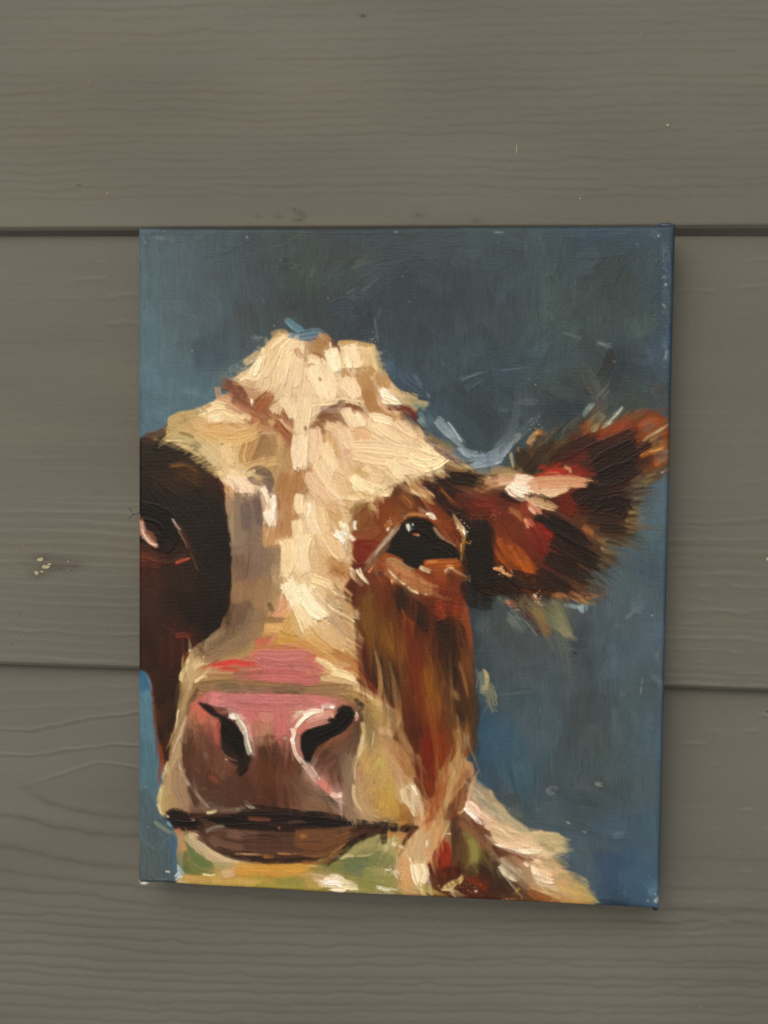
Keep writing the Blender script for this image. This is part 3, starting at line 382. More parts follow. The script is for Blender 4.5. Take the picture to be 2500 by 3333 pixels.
for t,s,w,c,k in [
 ('F','840 150 880 80 930 20',46,'8a9a90',dict(a=.8,dry=.4,t1=.7)),('F','900 270 940 200 1000 130',80,'8e9072',dict(a=.85,dry=.4)),('F','870 260 900 210 960 140',60,'7a7a4c',dict(a=.6,dry=.4)),('F','1000 270 1080 190 1190 60',40,'8a9480',dict(a=.8,dry=.45,t1=.8)),('F','1040 230 1120 140 1190 60',14,'b4bcb0',dict(a=.8,dry=.4)),
 ('F','830 280 860 240 900 250',60,'7a3c18',dict(a=.7,dry=.4)),('F','980 310 1100 260 1300 210',70,'7c3a18',dict(a=.75,dry=.45)),('F','1330 240 1420 210 1520 200',70,'8a4216',dict(a=.85,dry=.4)),('F','1350 320 1420 270 1500 260',60,'7c3c18',dict(a=.7,dry=.5)),
 ('F','1360 380 1450 310 1560 240',26,'a09468',dict(a=.8,dry=.5)),('F','1400 340 1500 290 1600 220',14,'b0a888',dict(a=.7,dry=.5)),('F','1340 520 1440 460 1580 440',34,'b0702c',dict(a=.85,dry=.35)),('F','1420 470 1500 455 1560 440',14,'dab070',dict(a=.85,dry=.3)),('F','1480 580 1540 565 1585 570',60,'a45c1e',dict(a=.85,dry=.4)),('F','1350 440 1430 400 1500 400',50,'2a1612',dict(a=.8,dry=.3)),
 ('F','1530 660 1600 620',16,'b8c4c4',dict(a=.85,dry=.3)),('F','1550 490 1600 470',40,'6c8a92',dict(a=.8,dry=.3)),
 ('F','340 400 380 340 430 290',50,'c99a5c',dict(a=.95,dry=.3,h=.2)),('F','420 300 470 330 500 390',60,'a86a2c',dict(a=.95,dry=.25,h=.2)),('F','380 400 450 360 500 380',50,'b27434',dict(a=.9,dry=.2)),
 ('F','170 480 190 560 200 620',26,'a8a284',dict(a=.75,dry=.5)),('F','240 430 245 500',20,'8a5a28',dict(a=.7,dry=.4)),
 ('F','410 400 470 420 440 560 360 720',150,'342a1c',dict(a=.9,dry=.1,h=.12)),('F','250 480 330 600 350 700',110,'2d2218',dict(a=.85,dry=.2)),('F','460 570 400 660 370 720',16,'54402a',dict(a=.8)),
 ('F','430 600 560 640 700 660',40,'8a1f14',dict(a=.9,dry=.45)),('F','390 690 560 680 720 700 850 740',40,'962a18',dict(a=.9,dry=.3)),('F','480 650 620 640 780 600',30,'a02a18',dict(a=.85,dry=.5)),('F','660 610 700 630 715 665',26,'b08a6c',dict(a=.9,dry=.2,h=.25)),('F','410 700 560 660 680 690',16,'c88a5c',dict(a=.7,dry=.6)),
 ('F','-40 760 100 730 250 720 420 740',90,'c49a78',dict(a=.9,dry=.15,h=.2,c2='dab898')),('F','-200 840 -60 800 80 760',60,'8a6444',dict(a=.8,dry=.4)),('F','0 640 100 650 230 690',80,'9a8460',dict(a=.7,dry=.4,soft=2)),
 ('F','340 770 500 745 700 740 890 760',100,'b98460',dict(a=.95,dry=.15,h=.22,c2='d0a480')),('F','380 840 500 830 620 820 700 790',80,'caa07a',dict(a=.95,dry=.2,h=.25,c2='dcc09c')),('F','430 860 540 870 640 830',26,'d8c4a0',dict(a=.8,dry=.4,h=.2)),
 ('F','230 740 330 760 380 830',110,'e2c8b0',dict(a=.95,dry=.05,h=.3,c2='f0dccb')),('F','150 790 220 860 300 900',70,'e6d6c0',dict(a=1,dry=.1,h=.4,c2='fff0e0')),('F','180 770 260 810 350 830',60,'eedccc',dict(a=1,dry=.1,h=.35)),('F','150 800 190 850 290 905',16,'b08878',dict(a=.7,dry=.3)),('F','450 810 520 795',22,'ecdccc',dict(a=.9,dry=.2,h=.3)),
 ('F','320 870 380 920 420 930 590 985',70,'a88a68',dict(a=.95,dry=.35,h=.25,c2='cdb08c')),('F','380 850 500 920 600 980',30,'9a7c5c',dict(a=.8,dry=.5)),('F','340 940 390 1000 450 1010',60,'b07c68',dict(a=.95,dry=.1,h=.3,c2='dca890')),('F','340 970 400 1030 460 1020',18,'e0b4a0',dict(a=.8,dry=.2,h=.2)),
 ('F','80 850 180 900 300 910',50,'1f1410',dict(a=.9)),('F','160 1000 230 1030 290 1100',50,'96623e',dict(a=.85,dry=.35)),('F','300 920 300 1020 320 1150',60,'7a341c',dict(a=.9,dry=.1,h=.2)),('F','300 1080 320 1120 325 1170',26,'d09a7c',dict(a=.95,dry=.1,h=.3)),('F','330 1090 380 1140',40,'b46a54',dict(a=.9,h=.2)),
 ('F','400 1060 520 1130 640 1170',80,'120e0c',dict(a=.9,dry=.1,h=.15)),('F','400 1140 480 1180 560 1230',70,'7e2016',dict(a=.85,dry=.3)),('F','370 1170 440 1280 500 1360',110,'661610',dict(a=.7,dry=.2)),('F','230 1270 280 1380 360 1470',90,'5c1a16',dict(a=.8,dry=.1)),
 ('F','50 1280 80 1380 140 1460',90,'8a4414',dict(a=.95,dry=.05,h=.2)),('F','180 1330 220 1420 250 1500',90,'8c4814',dict(a=.95,dry=.05,h=.2)),('F','290 1450 320 1520 350 1580',90,'9a5014',dict(a=1,dry=.05,h=.22)),('F','230 1350 290 1420 330 1490',60,'8a4a16',dict(a=.8,dry=.1)),('F','220 1330 160 1400 150 1460',12,'5a3010',dict(a=.8)),
 ('F','20 1520 90 1540 120 1570 200 1590',30,'d8a070',dict(a=.95,dry=.6,h=.3)),('F','90 1500 100 1560 190 1600',20,'e8b880',dict(a=.9,dry=.5,h=.3)),
 ('F','600 1100 680 1150 720 1200',60,'15110e',dict(a=.8)),('F','830 1150 870 1180 920 1210',40,'96603a',dict(a=.8,dry=.4)),('F','960 1270 1060 1290 1200 1310',50,'6a5c40',dict(a=.75,dry=.5)),('F','990 1340 1050 1370',22,'c8a078',dict(a=.85,dry=.5,h=.2)),('F','1060 1360 1180 1350 1290 1380',44,'4a6676',dict(a=.7,dry=.3)),('F','1100 1350 1250 1390',50,'30465a',dict(a=.6,dry=.2)),
 ('F','780 1490 840 1520',40,'6a4a34',dict(a=.7,dry=.5)),('F','850 790 950 830 900 950 780 950',120,'1c1412',dict(a=.7,dry=.1)),('F','1000 930 1150 900 1180 1010 1050 1020',120,'1d1512',dict(a=.7,dry=.1)),
 ('F','650 850 700 950 660 1020',120,'641c10',dict(a=.7,dry=.3)),('F','1200 1130 1310 1130',14,'8a7850',dict(a=.8)),('F','1260 700 1360 740',10,'5c4a36',dict(a=.8)),
 ('I','700 100 780 120 860 120',60,'a8683c',dict(a=.85,dry=.5)),('I','740 140 820 150 900 150',26,'c89058',dict(a=.8,dry=.4)),('I','660 190 760 210 860 200',30,'84989c',dict(a=.85,dry=.3)),('I','800 210 820 260',40,'8ca0a4',dict(a=.9,dry=.3,t1=.8)),('I','860 200 850 250',20,'7c9094',dict(a=.8)),
 ('I','380 100 420 180 480 180',36,'d8c0a0',dict(a=.8,dry=.7,h=.3)),('I','360 110 400 170',26,'a8302c',dict(a=.7,dry=.6)),('I','120 170 210 180 200 230',36,'a03020',dict(a=.8,dry=.5,h=.2)),('I','130 160 220 220',20,'c8a084',dict(a=.7,dry=.8)),
 ('I','260 180 330 300 420 400 470 440',110,'4a2c1e',dict(a=.85,dry=.25,t1=.4)),('I','400 220 460 320 520 470',90,'6a4c26',dict(a=.85,dry=.3,c2='8a6a34')),('I','430 260 470 340',30,'9a6c28',dict(a=.6,dry=.5)),('I','530 180 600 280 640 380 710 480',110,'66684a',dict(a=.85,dry=.2,c2='7e7c5a')),('I','620 400 680 460 780 520',50,'8c886c',dict(a=.8,dry=.4,t1=.8)),('I','490 200 500 300 560 430',40,'56502f',dict(a=.7,dry=.4)),
 ('I','190 290 300 340 420 480',10,'7e8a88',dict(a=.8,dry=.4)),('I','680 510 760 540 860 540',70,'353c44',dict(a=.6,dry=.2,soft=2)),('I','745 625 760 625',26,'20262a',dict(a=.8,dry=0))]:
    S(t,s,w,c,**k)
# ---------------------------------------------------------------- chest fur lower right
mC = polymask(pts('K','1200 300 1400 200 1480 250 1520 420 1640 500 1800 680 2000 860 2250 870 2330 930 2250 1030 2160 1060 2350 1250 2480 1330 2520 1430 2600 1520 1000 1480 1040 1150 1120 700'.split()),2.5,1)
FC = Field('''
K 1380 250 a08258 100;K 1450 350 a07850 110;K 1300 400 a08258 110;K 1250 550 a88a5c 110;K 1350 450 8a5c38 110;K 1200 700 b09264 110;K 1150 800 c4a074 110;K 1350 600 5a2a14 110;K 1330 700 4c2012 110;K 1480 550 b08a6c 100;K 1580 560 b09c7c 40;K 1650 700 c8a888 40;K 1500 650 a8785a 40;K 1600 750 7a5238 40;K 1450 750 5c3a28 40;K 1400 800 4a2416 50;K 1550 850 6a4630 45;K 1620 900 8a6a4c 45;K 1300 850 2a120e 90;K 1220 950 6c1f10 90;K 1230 1100 782410 90;K 1120 1180 5a1a10 90;K 1330 950 2a1812 90;K 1300 1100 28140f 90;K 1420 900 584028 80;K 1480 1000 74683a 90;K 1500 1080 80783c 90;K 1420 1060 5c4024 90;K 1560 950 2c1a12 60;K 1600 1050 201310 60;K 1480 1160 44301c 80;K 1560 1180 24140f 40;K 1400 1200 401812 60;K 1200 1250 30130e 60;K 1100 1300 5a1c10 80;K 1350 1330 3c140e 60;K 1520 1280 5c1f10 45;K 1600 1350 2c120d 40;K 1250 1420 4a2010 10;K 1500 1430 4e200f 10;K 1130 1400 807040 10
L 50 750 c0a078 40;L 150 830 c8a880 20;L 300 900 d0b088 10;L 450 920 c0a878 10;L 600 930 a0966c 0;L 620 1000 9c9468 0;L 150 960 c0a080 15;L 250 1010 dcc4a4 10;L 400 1020 dcc8a8 5;L 100 1050 6a3c24 20;L 300 1080 8a5c3c 15;L 450 1080 b08c64 15;L 50 1200 22120f 50;L 150 1250 281510 50;L 200 1180 6c4c38 45;L 300 1200 a08464 40;L 350 1150 b49470 40;L 420 1220 ccb088 30;L 500 1280 d8c8a8 10;L 550 1200 c8a87c 35;L 350 1320 a08058 30;L 500 1350 b89868 20;L 650 1330 b48f58 20;L 750 1300 b09058 20;L 820 1420 a88c50 20;L 700 1440 b08a50 10;L 450 1420 6c3c1c 20;L 350 1400 80461c 20;L 100 1350 1e100e 30;L 250 1380 2c130f 30;L 100 1440 3c1a10 5;L 350 1460 582812 5;L 550 1460 743c18 5;L 870 1490 a8884c 5''')
fill(mC, FC, 560, 6, 18, 15, 50, jit=.10, angj=.2, a=.75, dry=.25, h=.10, soft=1.2, seed=9, grow=2)
for t,s,w,c,k in [
 ('K','1450 420 1560 540 1659 640',120,'aa9c80',dict(a=.7,dry=.45,t1=.5)),('K','1500 400 1580 460 1700 560',60,'77796a',dict(a=.5,dry=.6)),('K','1450 330 1500 420 1600 520',50,'70705c',dict(a=.5,dry=.6)),
 ('L','-60 560 60 640 200 720',90,'888468',dict(a=.6,dry=.6)),('L','0 640 140 760 300 860',110,'a89c78',dict(a=.7,dry=.45)),('L','180 670 260 740 330 820',60,'5a6058',dict(a=.6,dry=.6)),
 ('L','-40 780 120 850 280 930 460 960',90,'c9a882',dict(a=.95,dry=.1,h=.3,c2='dcc09c')),('L','0 850 180 900 400 900 600 880',70,'c4aa80',dict(a=.8,dry=.3,h=.15)),('L','380 930 540 920 700 960',90,'a89c70',dict(a=.75,dry=.4)),('L','420 980 540 990 640 1000',70,'a09266',dict(a=.8,dry=.4)),
 ('L','40 960 160 1010 320 1030 470 1025',46,'e6d4b8',dict(a=1,dry=.15,h=.45,c2='fbf0dc',t0=.6)),('L','0 900 160 960 400 970 460 1000',50,'d8bc98',dict(a=.9,dry=.1,h=.3)),('L','30 790 140 880 260 960',8,'f4e4d0',dict(a=.8,dry=.3,h=.3)),
 ('L','20 1000 160 1030 300 1080 460 1110',50,'6a3a20',dict(a=.8,dry=.35)),('L','-100 950 20 1010 160 1060',60,'4a2416',dict(a=.8,dry=.3)),('L','400 1110 500 1150 600 1180',60,'c0a078',dict(a=.8,dry=.3)),
 ('L','380 1130 400 1230 470 1280 600 1305',60,'e0ccac',dict(a=1,dry=.1,h=.5,c2='fdf4e4',t0=.5,t1=.6)),('L','400 1110 440 1190 540 1250',70,'d4b890',dict(a=.85,dry=.2,h=.3)),('L','300 1130 330 1160',30,'e4d0ac',dict(a=.9,h=.3)),
 ('L','80 1090 150 1160 280 1220',40,'c0b094',dict(a=.9,dry=.35,h=.3)),('L','80 1160 130 1230 230 1290',50,'cfc4a8',dict(a=.9,dry=.5,h=.3,streak=.9)),('L','130 1110 200 1170 260 1240',26,'8a7458',dict(a=.8,dry=.4)),('L','-40 950 30 1080',30,'8c7c60',dict(a=.7,dry=.5)),
 ('L','350 1340 500 1390 640 1440',60,'b29262',dict(a=.85,dry=.25,h=.2)),('L','560 1330 700 1380 820 1440',90,'b89860',dict(a=.85,dry=.25)),('L','600 1250 720 1260 860 1300',60,'94906a',dict(a=.65,dry=.5)),('L','700 1330 800 1340 890 1320',50,'9a9460',dict(a=.7,dry=.5)),('L','800 1400 880 1440 950 1500',60,'a09258',dict(a=.8,dry=.3)),
 ('L','340 1390 440 1420 540 1420',60,'8a4a1e',dict(a=.85,dry=.45)),('L','440 1385 500 1400 550 1410',12,'c8b080',dict(a=.9,dry=.2,h=.2)),('L','220 1390 245 1360',22,'a89a40',dict(a=.9,dry=.2,h=.2)),('L','130 1455 210 1458',8,'e0a060',dict(a=.8,dry=.5)),('L','440 1475 580 1470',8,'e0a060',dict(a=.8,dry=.5)),
 ('K','1380 180 1330 330 1220 560 1180 780',110,'a68c60',dict(a=.85,dry=.15,c2='b89c6e',h=.12)),('K','1450 300 1350 450 1300 560',50,'8a5c3a',dict(a=.85,dry=.2)),('K','1470 370 1400 520 1350 660 1260 740',60,'6a3a22',dict(a=.85,dry=.2)),('K','1380 640 1450 520 1490 420',30,'8a6440',dict(a=.7,dry=.3)),('K','1360 690 1420 640 1470 490',18,'caa880',dict(a=.9,dry=.2,h=.2)),
 ('K','1240 760 1200 860 1120 1000',90,'c0a476',dict(a=.9,dry=.15,h=.2)),('K','1180 930 1180 990',34,'dccba0',dict(a=1,dry=0,h=.3)),('K','1240 870 1300 870',10,'ecdca8',dict(a=1,dry=.1,h=.3)),
 ('K','1440 590 1540 680 1659 740',60,'dcb8a0',dict(a=.9,dry=.3,h=.3,c2='f4dccc')),('K','1420 640 1500 720 1540 735',34,'f4e4d8',dict(a=1,dry=.1,h=.4)),('K','1460 580 1520 620 1560 680',22,'ecd4c0',dict(a=.9,dry=.2,h=.3)),('K','1570 700 1659 820',50,'cba890',dict(a=.9,dry=.2,h=.2)),('K','1600 680 1659 740',60,'c4ac90',dict(a=.8,dry=.2)),
 ('K','1380 760 1460 840 1560 940 1640 1020',80,'6a442c',dict(a=.9,dry=.1,c2='80563a',h=.12)),('K','1490 740 1560 830 1659 900',60,'5c3624',dict(a=.85,dry=.2)),('K','1600 880 1659 930',16,'c0a088',dict(a=.8,dry=.3)),
 ('K','1220 930 1240 1040 1230 1160',100,'741f10',dict(a=.85,dry=.3,c2='9a3014')),('K','1440 860 1490 960 1500 1060 1490 1150',100,'7c7240',dict(a=.75,dry=.3,soft=2)),('K','1470 930 1500 1040 1500 1130',70,'8e8848',dict(a=.8,dry=.45,streak=.9)),('K','1380 900 1420 1000 1440 1100',90,'52361f',dict(a=.6,dry=.2,soft=3)),
 ('K','1220 1370 1300 1320 1370 1290 1420 1220',44,'b89c5c',dict(a=.95,dry=.1,h=.25,c2='d8c080',t0=.6,t1=.8)),('K','1210 1368 1290 1368 1340 1320',14,'e4d4a0',dict(a=.9,h=.3)),('K','1440 1260 1540 1320 1620 1380',50,'74280f',dict(a=.8,dry=.3)),
 ('K','1100 1200 1270 1190 1400 1200',50,'2a110d',dict(a=.7,dry=.1)),('K','1090 1100 1150 1060',70,'8a4a20',dict(a=.8,dry=.7)),('K','1510 1385 1530 1380',14,'f0e0d0',dict(a=.9,dry=.4)),('K','1180 1330 1200 1370',12,'e0b080',dict(a=.8,dry=.6))]:
    S(t,s,w,c,**k)
# ---------------------------------------------------------------- pale head
mH = polymask(pts('E','1440 640 1380 600 1250 530 1200 480 1050 330 1000 250 900 160 1000 90 900 20 760 -140 640 -300 600 -480 250 -500 150 -590 60 -540 0 -570 -140 -580 -260 -600 -400 -450 -500 -300 -640 -200 -700 -70 -900 60 -1150 120 -1250 170 -1260 350 -1100 440 -950 520 -860 580 -780 700 -740 780 -720 1000 -680 1300 -670 1659 -700 1900 -800 2080 -1050 2270 -1130 2470 -1150 2700 -1220 3200 -1330 3600 -1300 3750 -1000 3800 -700 3850 0 3900 700 3900 960 3750 1020 3500 900 3200 760 3060 820 2850 430 2540 500 2160 370 1990 470 1960 400 1860 300 1800 320 1700 400 1560 380 1430 330 1300 360 1200 330 1120 380 1040 430 960 530 930 600 900 640 860 760 840 760 790 880 730 1000 720 1200 700 1250 660'.split()),1.3,1)
FH = Field('''
A 1380 1090 bba070 60;A 1300 1250 d0b482 120;A 1500 1150 e0cba2 130;A 1150 1330 ccb080 120;A 1200 1400 e4d2ae 120;A 1400 1350 decaa4 110;A 1550 1250 dcc6a0 100;A 1100 1480 d4ba8a 170;A 1500 1550 dac4a0 100;A 1300 1560 d4ba8c 110;A 1180 1560 b08868 30;A 1000 1560 6a3a2a 40
B 60 1120 a88058 20;B 130 1200 9c7448 90;B 100 1300 946a40 100;B 250 1180 6a4a30 60;B 230 1300 e0cba4 80;B 400 1250 dfc69e 70;B 400 1380 e6d2ae 70;B 560 1300 ccb484 90;B 600 1200 d4b680 90;B 600 1380 c8b07c 80;B 680 1480 b08a5c 80;B 450 1450 b08c5c 60;B 100 1450 e2caa4 70;B 150 1580 e0cba8 70;B 330 1530 dcc09c 70;B 450 1600 d8bc94 60;B 550 1600 a5784a 60;B 680 1600 e8d8bc 60;B 800 1580 cdb084 40;B 950 1620 b8a876 20
E 60 60 d8c09a 90;E 300 60 c0a07c 20;E 180 150 6e4630 30;E 450 90 7a5038 10;E 400 150 dcc4a2 60;E 600 60 a87c4c 90;E 750 140 c09c6c 50;E 880 100 602018 50;E 940 170 4e3c3c 50;E 700 200 d8be98 20;E 850 300 dcc29c 30;E 980 350 d4b88c 35;E 600 250 dcc4a0 30;E 450 300 d0aa7c 60;E 100 280 8a5c3a 50;E 230 300 d4b48c 60;E 50 400 d8b894 85;E 200 400 c49c68 80;E 350 420 d8bc94 70;E 370 480 cca88a 80;E 600 450 dcc49c 10;E 800 480 dec69e 10;E 1050 450 dcc298 20;E 1200 520 e4d2ae 20;E 1150 400 8c7048 40;E 1250 480 7c3c1c 40;E 1350 570 70502c 20;E 1300 620 a08a5c 10;E 1050 570 e6d6ae 20;E 900 620 dcc4a0 25;E 750 600 d8be98 40;E 600 560 dac09a 40;E 500 640 c0a068 40;E 650 680 c8a878 40;E 850 690 d0b488 20;E 1100 680 a88a5c 10;E 500 750 e2cea2 40;E 650 820 d8c0985 30;E 380 800 cba874 50;E 250 700 d4b490 60;E 200 600 e0c8a4 70;E 280 850 c8a47c 60;E 120 800 d4b894 65;E 180 900 d0b088 60;E 400 900 d4ba88 10;E 350 970 b89a6c 20;E 250 1050 b8945c 70;E 150 1050 d8be94 75;E 60 1000 d4b080 80;E 200 1200 c4a070 60;E 300 1150 a58a64 90;E 150 1350 c8a874 65;E 280 1350 cdae80 65;E 60 1300 dcc8a0 75;E 350 1450 b8925c 80;E 250 1450 b89260 60;E 100 1500 cba878 70;E 60 1600 dcc498 70;E 200 1600 c8a070 60;E 300 1550 8c5c34 70;E 20 1150 e0d0ac 80
D 450 320 b09a62 15;D 480 370 b8a068 15;D 560 420 c0ac70 20;D 700 130 ceb47c 20;D 600 180 b89a5c 30;D 830 160 e2cea4 10;D 950 180 d8bc88 10;D 800 270 c09c64 0;D 950 300 c8a468 160;D 1080 330 c4a268 150;D 750 370 c8a868 35;D 850 450 d4bc88 60;D 950 480 ccae70 90;D 1050 450 cdb078 100;D 800 520 b09c78 45;D 870 600 ceb47e 60;D 1150 450 b08a5a 100;D 1250 400 9c7446 100;D 1330 400 8f7454 95;D 1420 480 a07c50 90;D 1380 280 d8c090 20;D 1300 570 bc9a64 160;D 1150 620 ccae78 160;D 1000 620 d0b47e 60;D 1200 680 5c4a40 10;D 1330 640 a88a5c 60;D 1380 720 a48658 90;D 950 720 dcc4a0 80;D 1050 760 e0c8ae 60;D 1150 800 dcc4a8 20;D 1100 700 d8b890 30;D 1150 560 c8a468 10;D 1320 750 584840 60;D 960 840 a8784c 90
D 950 60 c8a480 30;D 1100 70 905e44 25;D 1250 60 7c4630 120;D 1250 180 84502f 30;D 1400 150 a06c4c 45;D 1450 330 84482c 60;D 1520 420 8a5232 110;D 1480 230 8c6040 45;D 1600 300 dcc6a2 90;D 1600 500 dec8a2 90;D 1650 100 dcc8a4 100;D 1500 560 b08e60 90;D 1500 640 a88658 90;D 1600 680 946c44 90;D 1450 800 94663e 90;D 1550 800 9c7046 90;D 1600 940 d8c098 90;D 1450 950 9a6c44 90;D 1500 1050 a0724a 90;D 1450 1180 a07248 90;D 1340 1230 b4885c 90;D 1560 1180 d4b890 85;D 1620 1300 dcc494 85;D 1500 1350 dcc48e 90;D 1450 1450 d8c088 90;D 1580 1500 dcc69a 85;D 1280 850 dcc8b0 90;D 1330 950 e0d0b8 90;D 1300 1050 d4c4b0 90;D 1270 950 b09878 90;D 1280 1150 b08c64 90;D 1330 1320 b89060 20
D 1050 900 7c6854 90;D 1180 900 7a6656 90;D 1000 1000 8c7862 90;D 1100 1050 685a54 90;D 1200 1000 5c4c48 90;D 1030 1250 75675a 90;D 1150 1250 6c5c54 90;D 1250 1350 78665880 90;D 1350 1450 75624f 90;D 1200 1500 725c4e 90;D 1050 1500 6a5246 90;D 1100 1620 785c48 90;D 1300 1620 86694d 90;D 1000 1620 80664c 90
G 1050 80 8a6c4c 90;G 1200 60 8e7250 90;G 1350 100 8a7450 90;G 1150 250 6e5440 100;G 1050 250 5c4434 100;G 1230 300 84684c 100;G 1000 350 60483a 110;G 1100 400 7c6450 130;G 950 450 6a5440 130;G 800 530 7a6448 140;G 1000 550 786450 150;G 900 620 75634c 160;G 750 620 705a44 165;G 1150 480 80684c 120;G 650 640 7c643e 140;G 1100 620 8c7448 160;G 1000 640 a08458 170;G 1250 450 a8864e 100;G 1300 200 b89872 90;G 1350 340 8a6c44 0;G 1450 150 c49070 120;G 1400 250 c8956c 120;G 1350 400 caa06c 0;G 1500 420 b8924c 100;G 1550 200 e0d0a8 60;G 1620 100 d8c8a0 60;G 1600 350 d4c094 65;G 1530 380 c09c58 100;G 1300 520 b06c4a 120;G 1500 530 b58a44 0;G 1600 560 b8884a 0;G 1200 560 b0704c 120;G 1150 600 a87c50 160
G 1300 620 c06c68 0;G 1500 650 c46e6c 5;G 1600 620 b87858 0;G 1250 720 c26864 0;G 1400 740 c66c70 0;G 1050 700 b85c50 0;G 1450 850 b8606480 0;G 1600 850 bc6264 0;G 850 730 b04c40 0;G 750 690 b89468 170;G 650 730 bca274 150;G 600 850 b09868 110;G 650 800 c4a674 120;G 800 800 a8845c 0;G 950 820 946a50 5;G 1150 780 a86a5a 0;G 1200 870 ac6058 0;G 800 900 8c7048 0;G 750 950 806448 150;G 570 950 94784c 110;G 600 1000 86643c 110;G 1000 930 705c48 0;G 1200 920 7e6250 0;G 1500 950 6c5544 0;G 1400 970 6a5240 0;G 1600 940 7c6048 0;G 560 1100 8c7450 110;G 520 1250 94795080 100;G 500 1400 907650 100;G 480 1550 a08862 100;G 520 1600 8c7454 95
J 500 50 a08664 95;J 450 200 a88e66 110;J 500 300 94785c 95;J 420 350 a08866 110;J 380 480 b09c64 110;J 420 500 9a7c60 95;J 500 450 967a60 90;J 550 450 846a56 80;J 400 600 a0845c 45;J 350 600 b8a468 90;J 500 600 947458 80;J 580 580 8c705a 80
H 60 30 d8c090 50;H 180 20 c0a274 50;H 250 40 d0b88c 50;H 50 150 ece0c0 45;H 60 280 e6d8b8 45;H 150 200 d0b48c 55;H 230 100 c0a070 50;H 300 180 a88858 35;H 380 240 a88c60 25;H 330 290 d8c49a 25;H 200 320 b89474 45;H 330 430 b08c68 45;H 250 400 c4a078 50;H 100 400 cbaa76 50;H 450 500 a08060 35;H 200 520 c8a470 50;H 320 560 c0985c 40;H 80 550 c09858 30;H 350 640 a86c34 35;H 230 640 b8905c 30;H 60 620 b8744c 30;H 180 680 c49c68 30;H 420 740 9a5424 30;H 150 720 d8bc84 25;H 60 720 ac6450 20;H 200 800 cca878 20;H 320 840 dcc090 20;H 400 870 dcc492 25;H 60 850 b05e5e 0;H 150 860 ac7058 0;H 100 940 7a5e48 0;H 250 920 94744c 0;H 350 960 94744c 10;H 400 1030 88683c 50;H 480 980 a48650 35;H 550 1050 a08450 40;H 620 1100 a88854 40;H 700 1130 b89a68 40;H 780 1200 b0905c 45;H 600 1200 a08250 60;H 700 1300 a4865c 60;H 540 1250 82683e 90;H 560 1400 8c7048 95;H 650 1400 a4845c 70;H 780 1400 94744c 50;H 650 1550 b49460 90;H 600 1620 b0984c 90;H 550 1500 a88c5c 95;H 780 1550 a8805280 60;H 900 1580 9a7044 55
K 600 150 b89660 80;K 700 130 b08a5c 55;K 640 250 b49a50 90;K 560 250 b0945c 90;K 480 350 a07c5c 95;K 600 400 a88c5a 90;K 720 350 b09458 90;K 760 500 b49448 90;K 700 580 b08c40 90;K 820 600 a87c34 90;K 600 600 a08650 90;K 500 550 a48458 100;K 520 650 ac8c60 60;K 650 720 a8885480 10;K 780 720 a88038 10;K 880 700 784c20 90;K 820 250 b08860 60;K 850 380 a8845c 70;K 900 480 c0ac80 70;K 950 580 b89a80 70;K 1000 650 ac8a68 80;K 1020 730 b08458 80;K 920 300 9c8050 60;K 960 380 80562c 60;K 980 450 6c3c20 60;K 900 200 80502c 60
K 100 1050 90984a 0;K 60 1250 a8884c 0;K 0 1150 b0863a 0;K 300 1150 66683c 20;K 450 1150 5c6a48 20;K 550 1100 6c7048 20;K 450 950 8c8858 150;K 600 950 888458 150;K 700 920 a09a64 110;K 800 880 b08850 100;K 350 1050 7c8048 150;K 550 1250 848048 0;K 700 1150 7c7c50 45;K 400 1320 8c884a 0;K 650 1330 7c7c40 0;K 800 1200 a8885c 45;K 800 950 8c8450 100;K 900 1100 b49468 80;K 950 900 b4946c 110;K 1050 950 b89a70 100;K 900 1250 b88c60 80;K 1000 1200 d0b890 80;K 950 1330 a8845880 70;K 1030 1250 d8c8a4 80;K 800 1380 8c7a40 10;K 1000 1380 a08450 10;K 1080 1420 8c7038 10;K 150 1380 7c7c3c 0
J 550 950 b48c4c 90;J 600 850 607040 60;J 560 870 a08868 80;J 700 900 b8a078 40;J 620 1100 5a6a3c 60;J 600 1180 546236 30;J 700 1000 607048 50;J 850 1000 b8a482 35;J 800 1100 68703c 50;J 950 1080 b4a07a 15;J 720 1200 5c6a3c 40;J 850 1180 7c7c44 40;J 950 1200 b08c50 140;J 1100 1120 b4904c 0;J 1100 1200 b8883480 0;J 1300 1200 b48638 0;J 1550 1180 b48c3c 0;J 900 1270 b0924c 0;J 650 1270 b09454 0;J 800 1310 b0944c 0;J 1100 1300 a88c44 0;J 1450 1290 8c8440 0;J 1250 1330 948438 0;J 1600 1340 888440 0''')
fill(mH, FH, 1500, 9, 24, 16, 46, jit=.05, angj=.22, a=.85, dry=.2, h=.22, soft=1.0, seed=10, grow=1, streak=.7, hue=.025)
COL[:] = np.where((mH>.5)[...,None], COL*.72+FH.grid()*.28, COL)
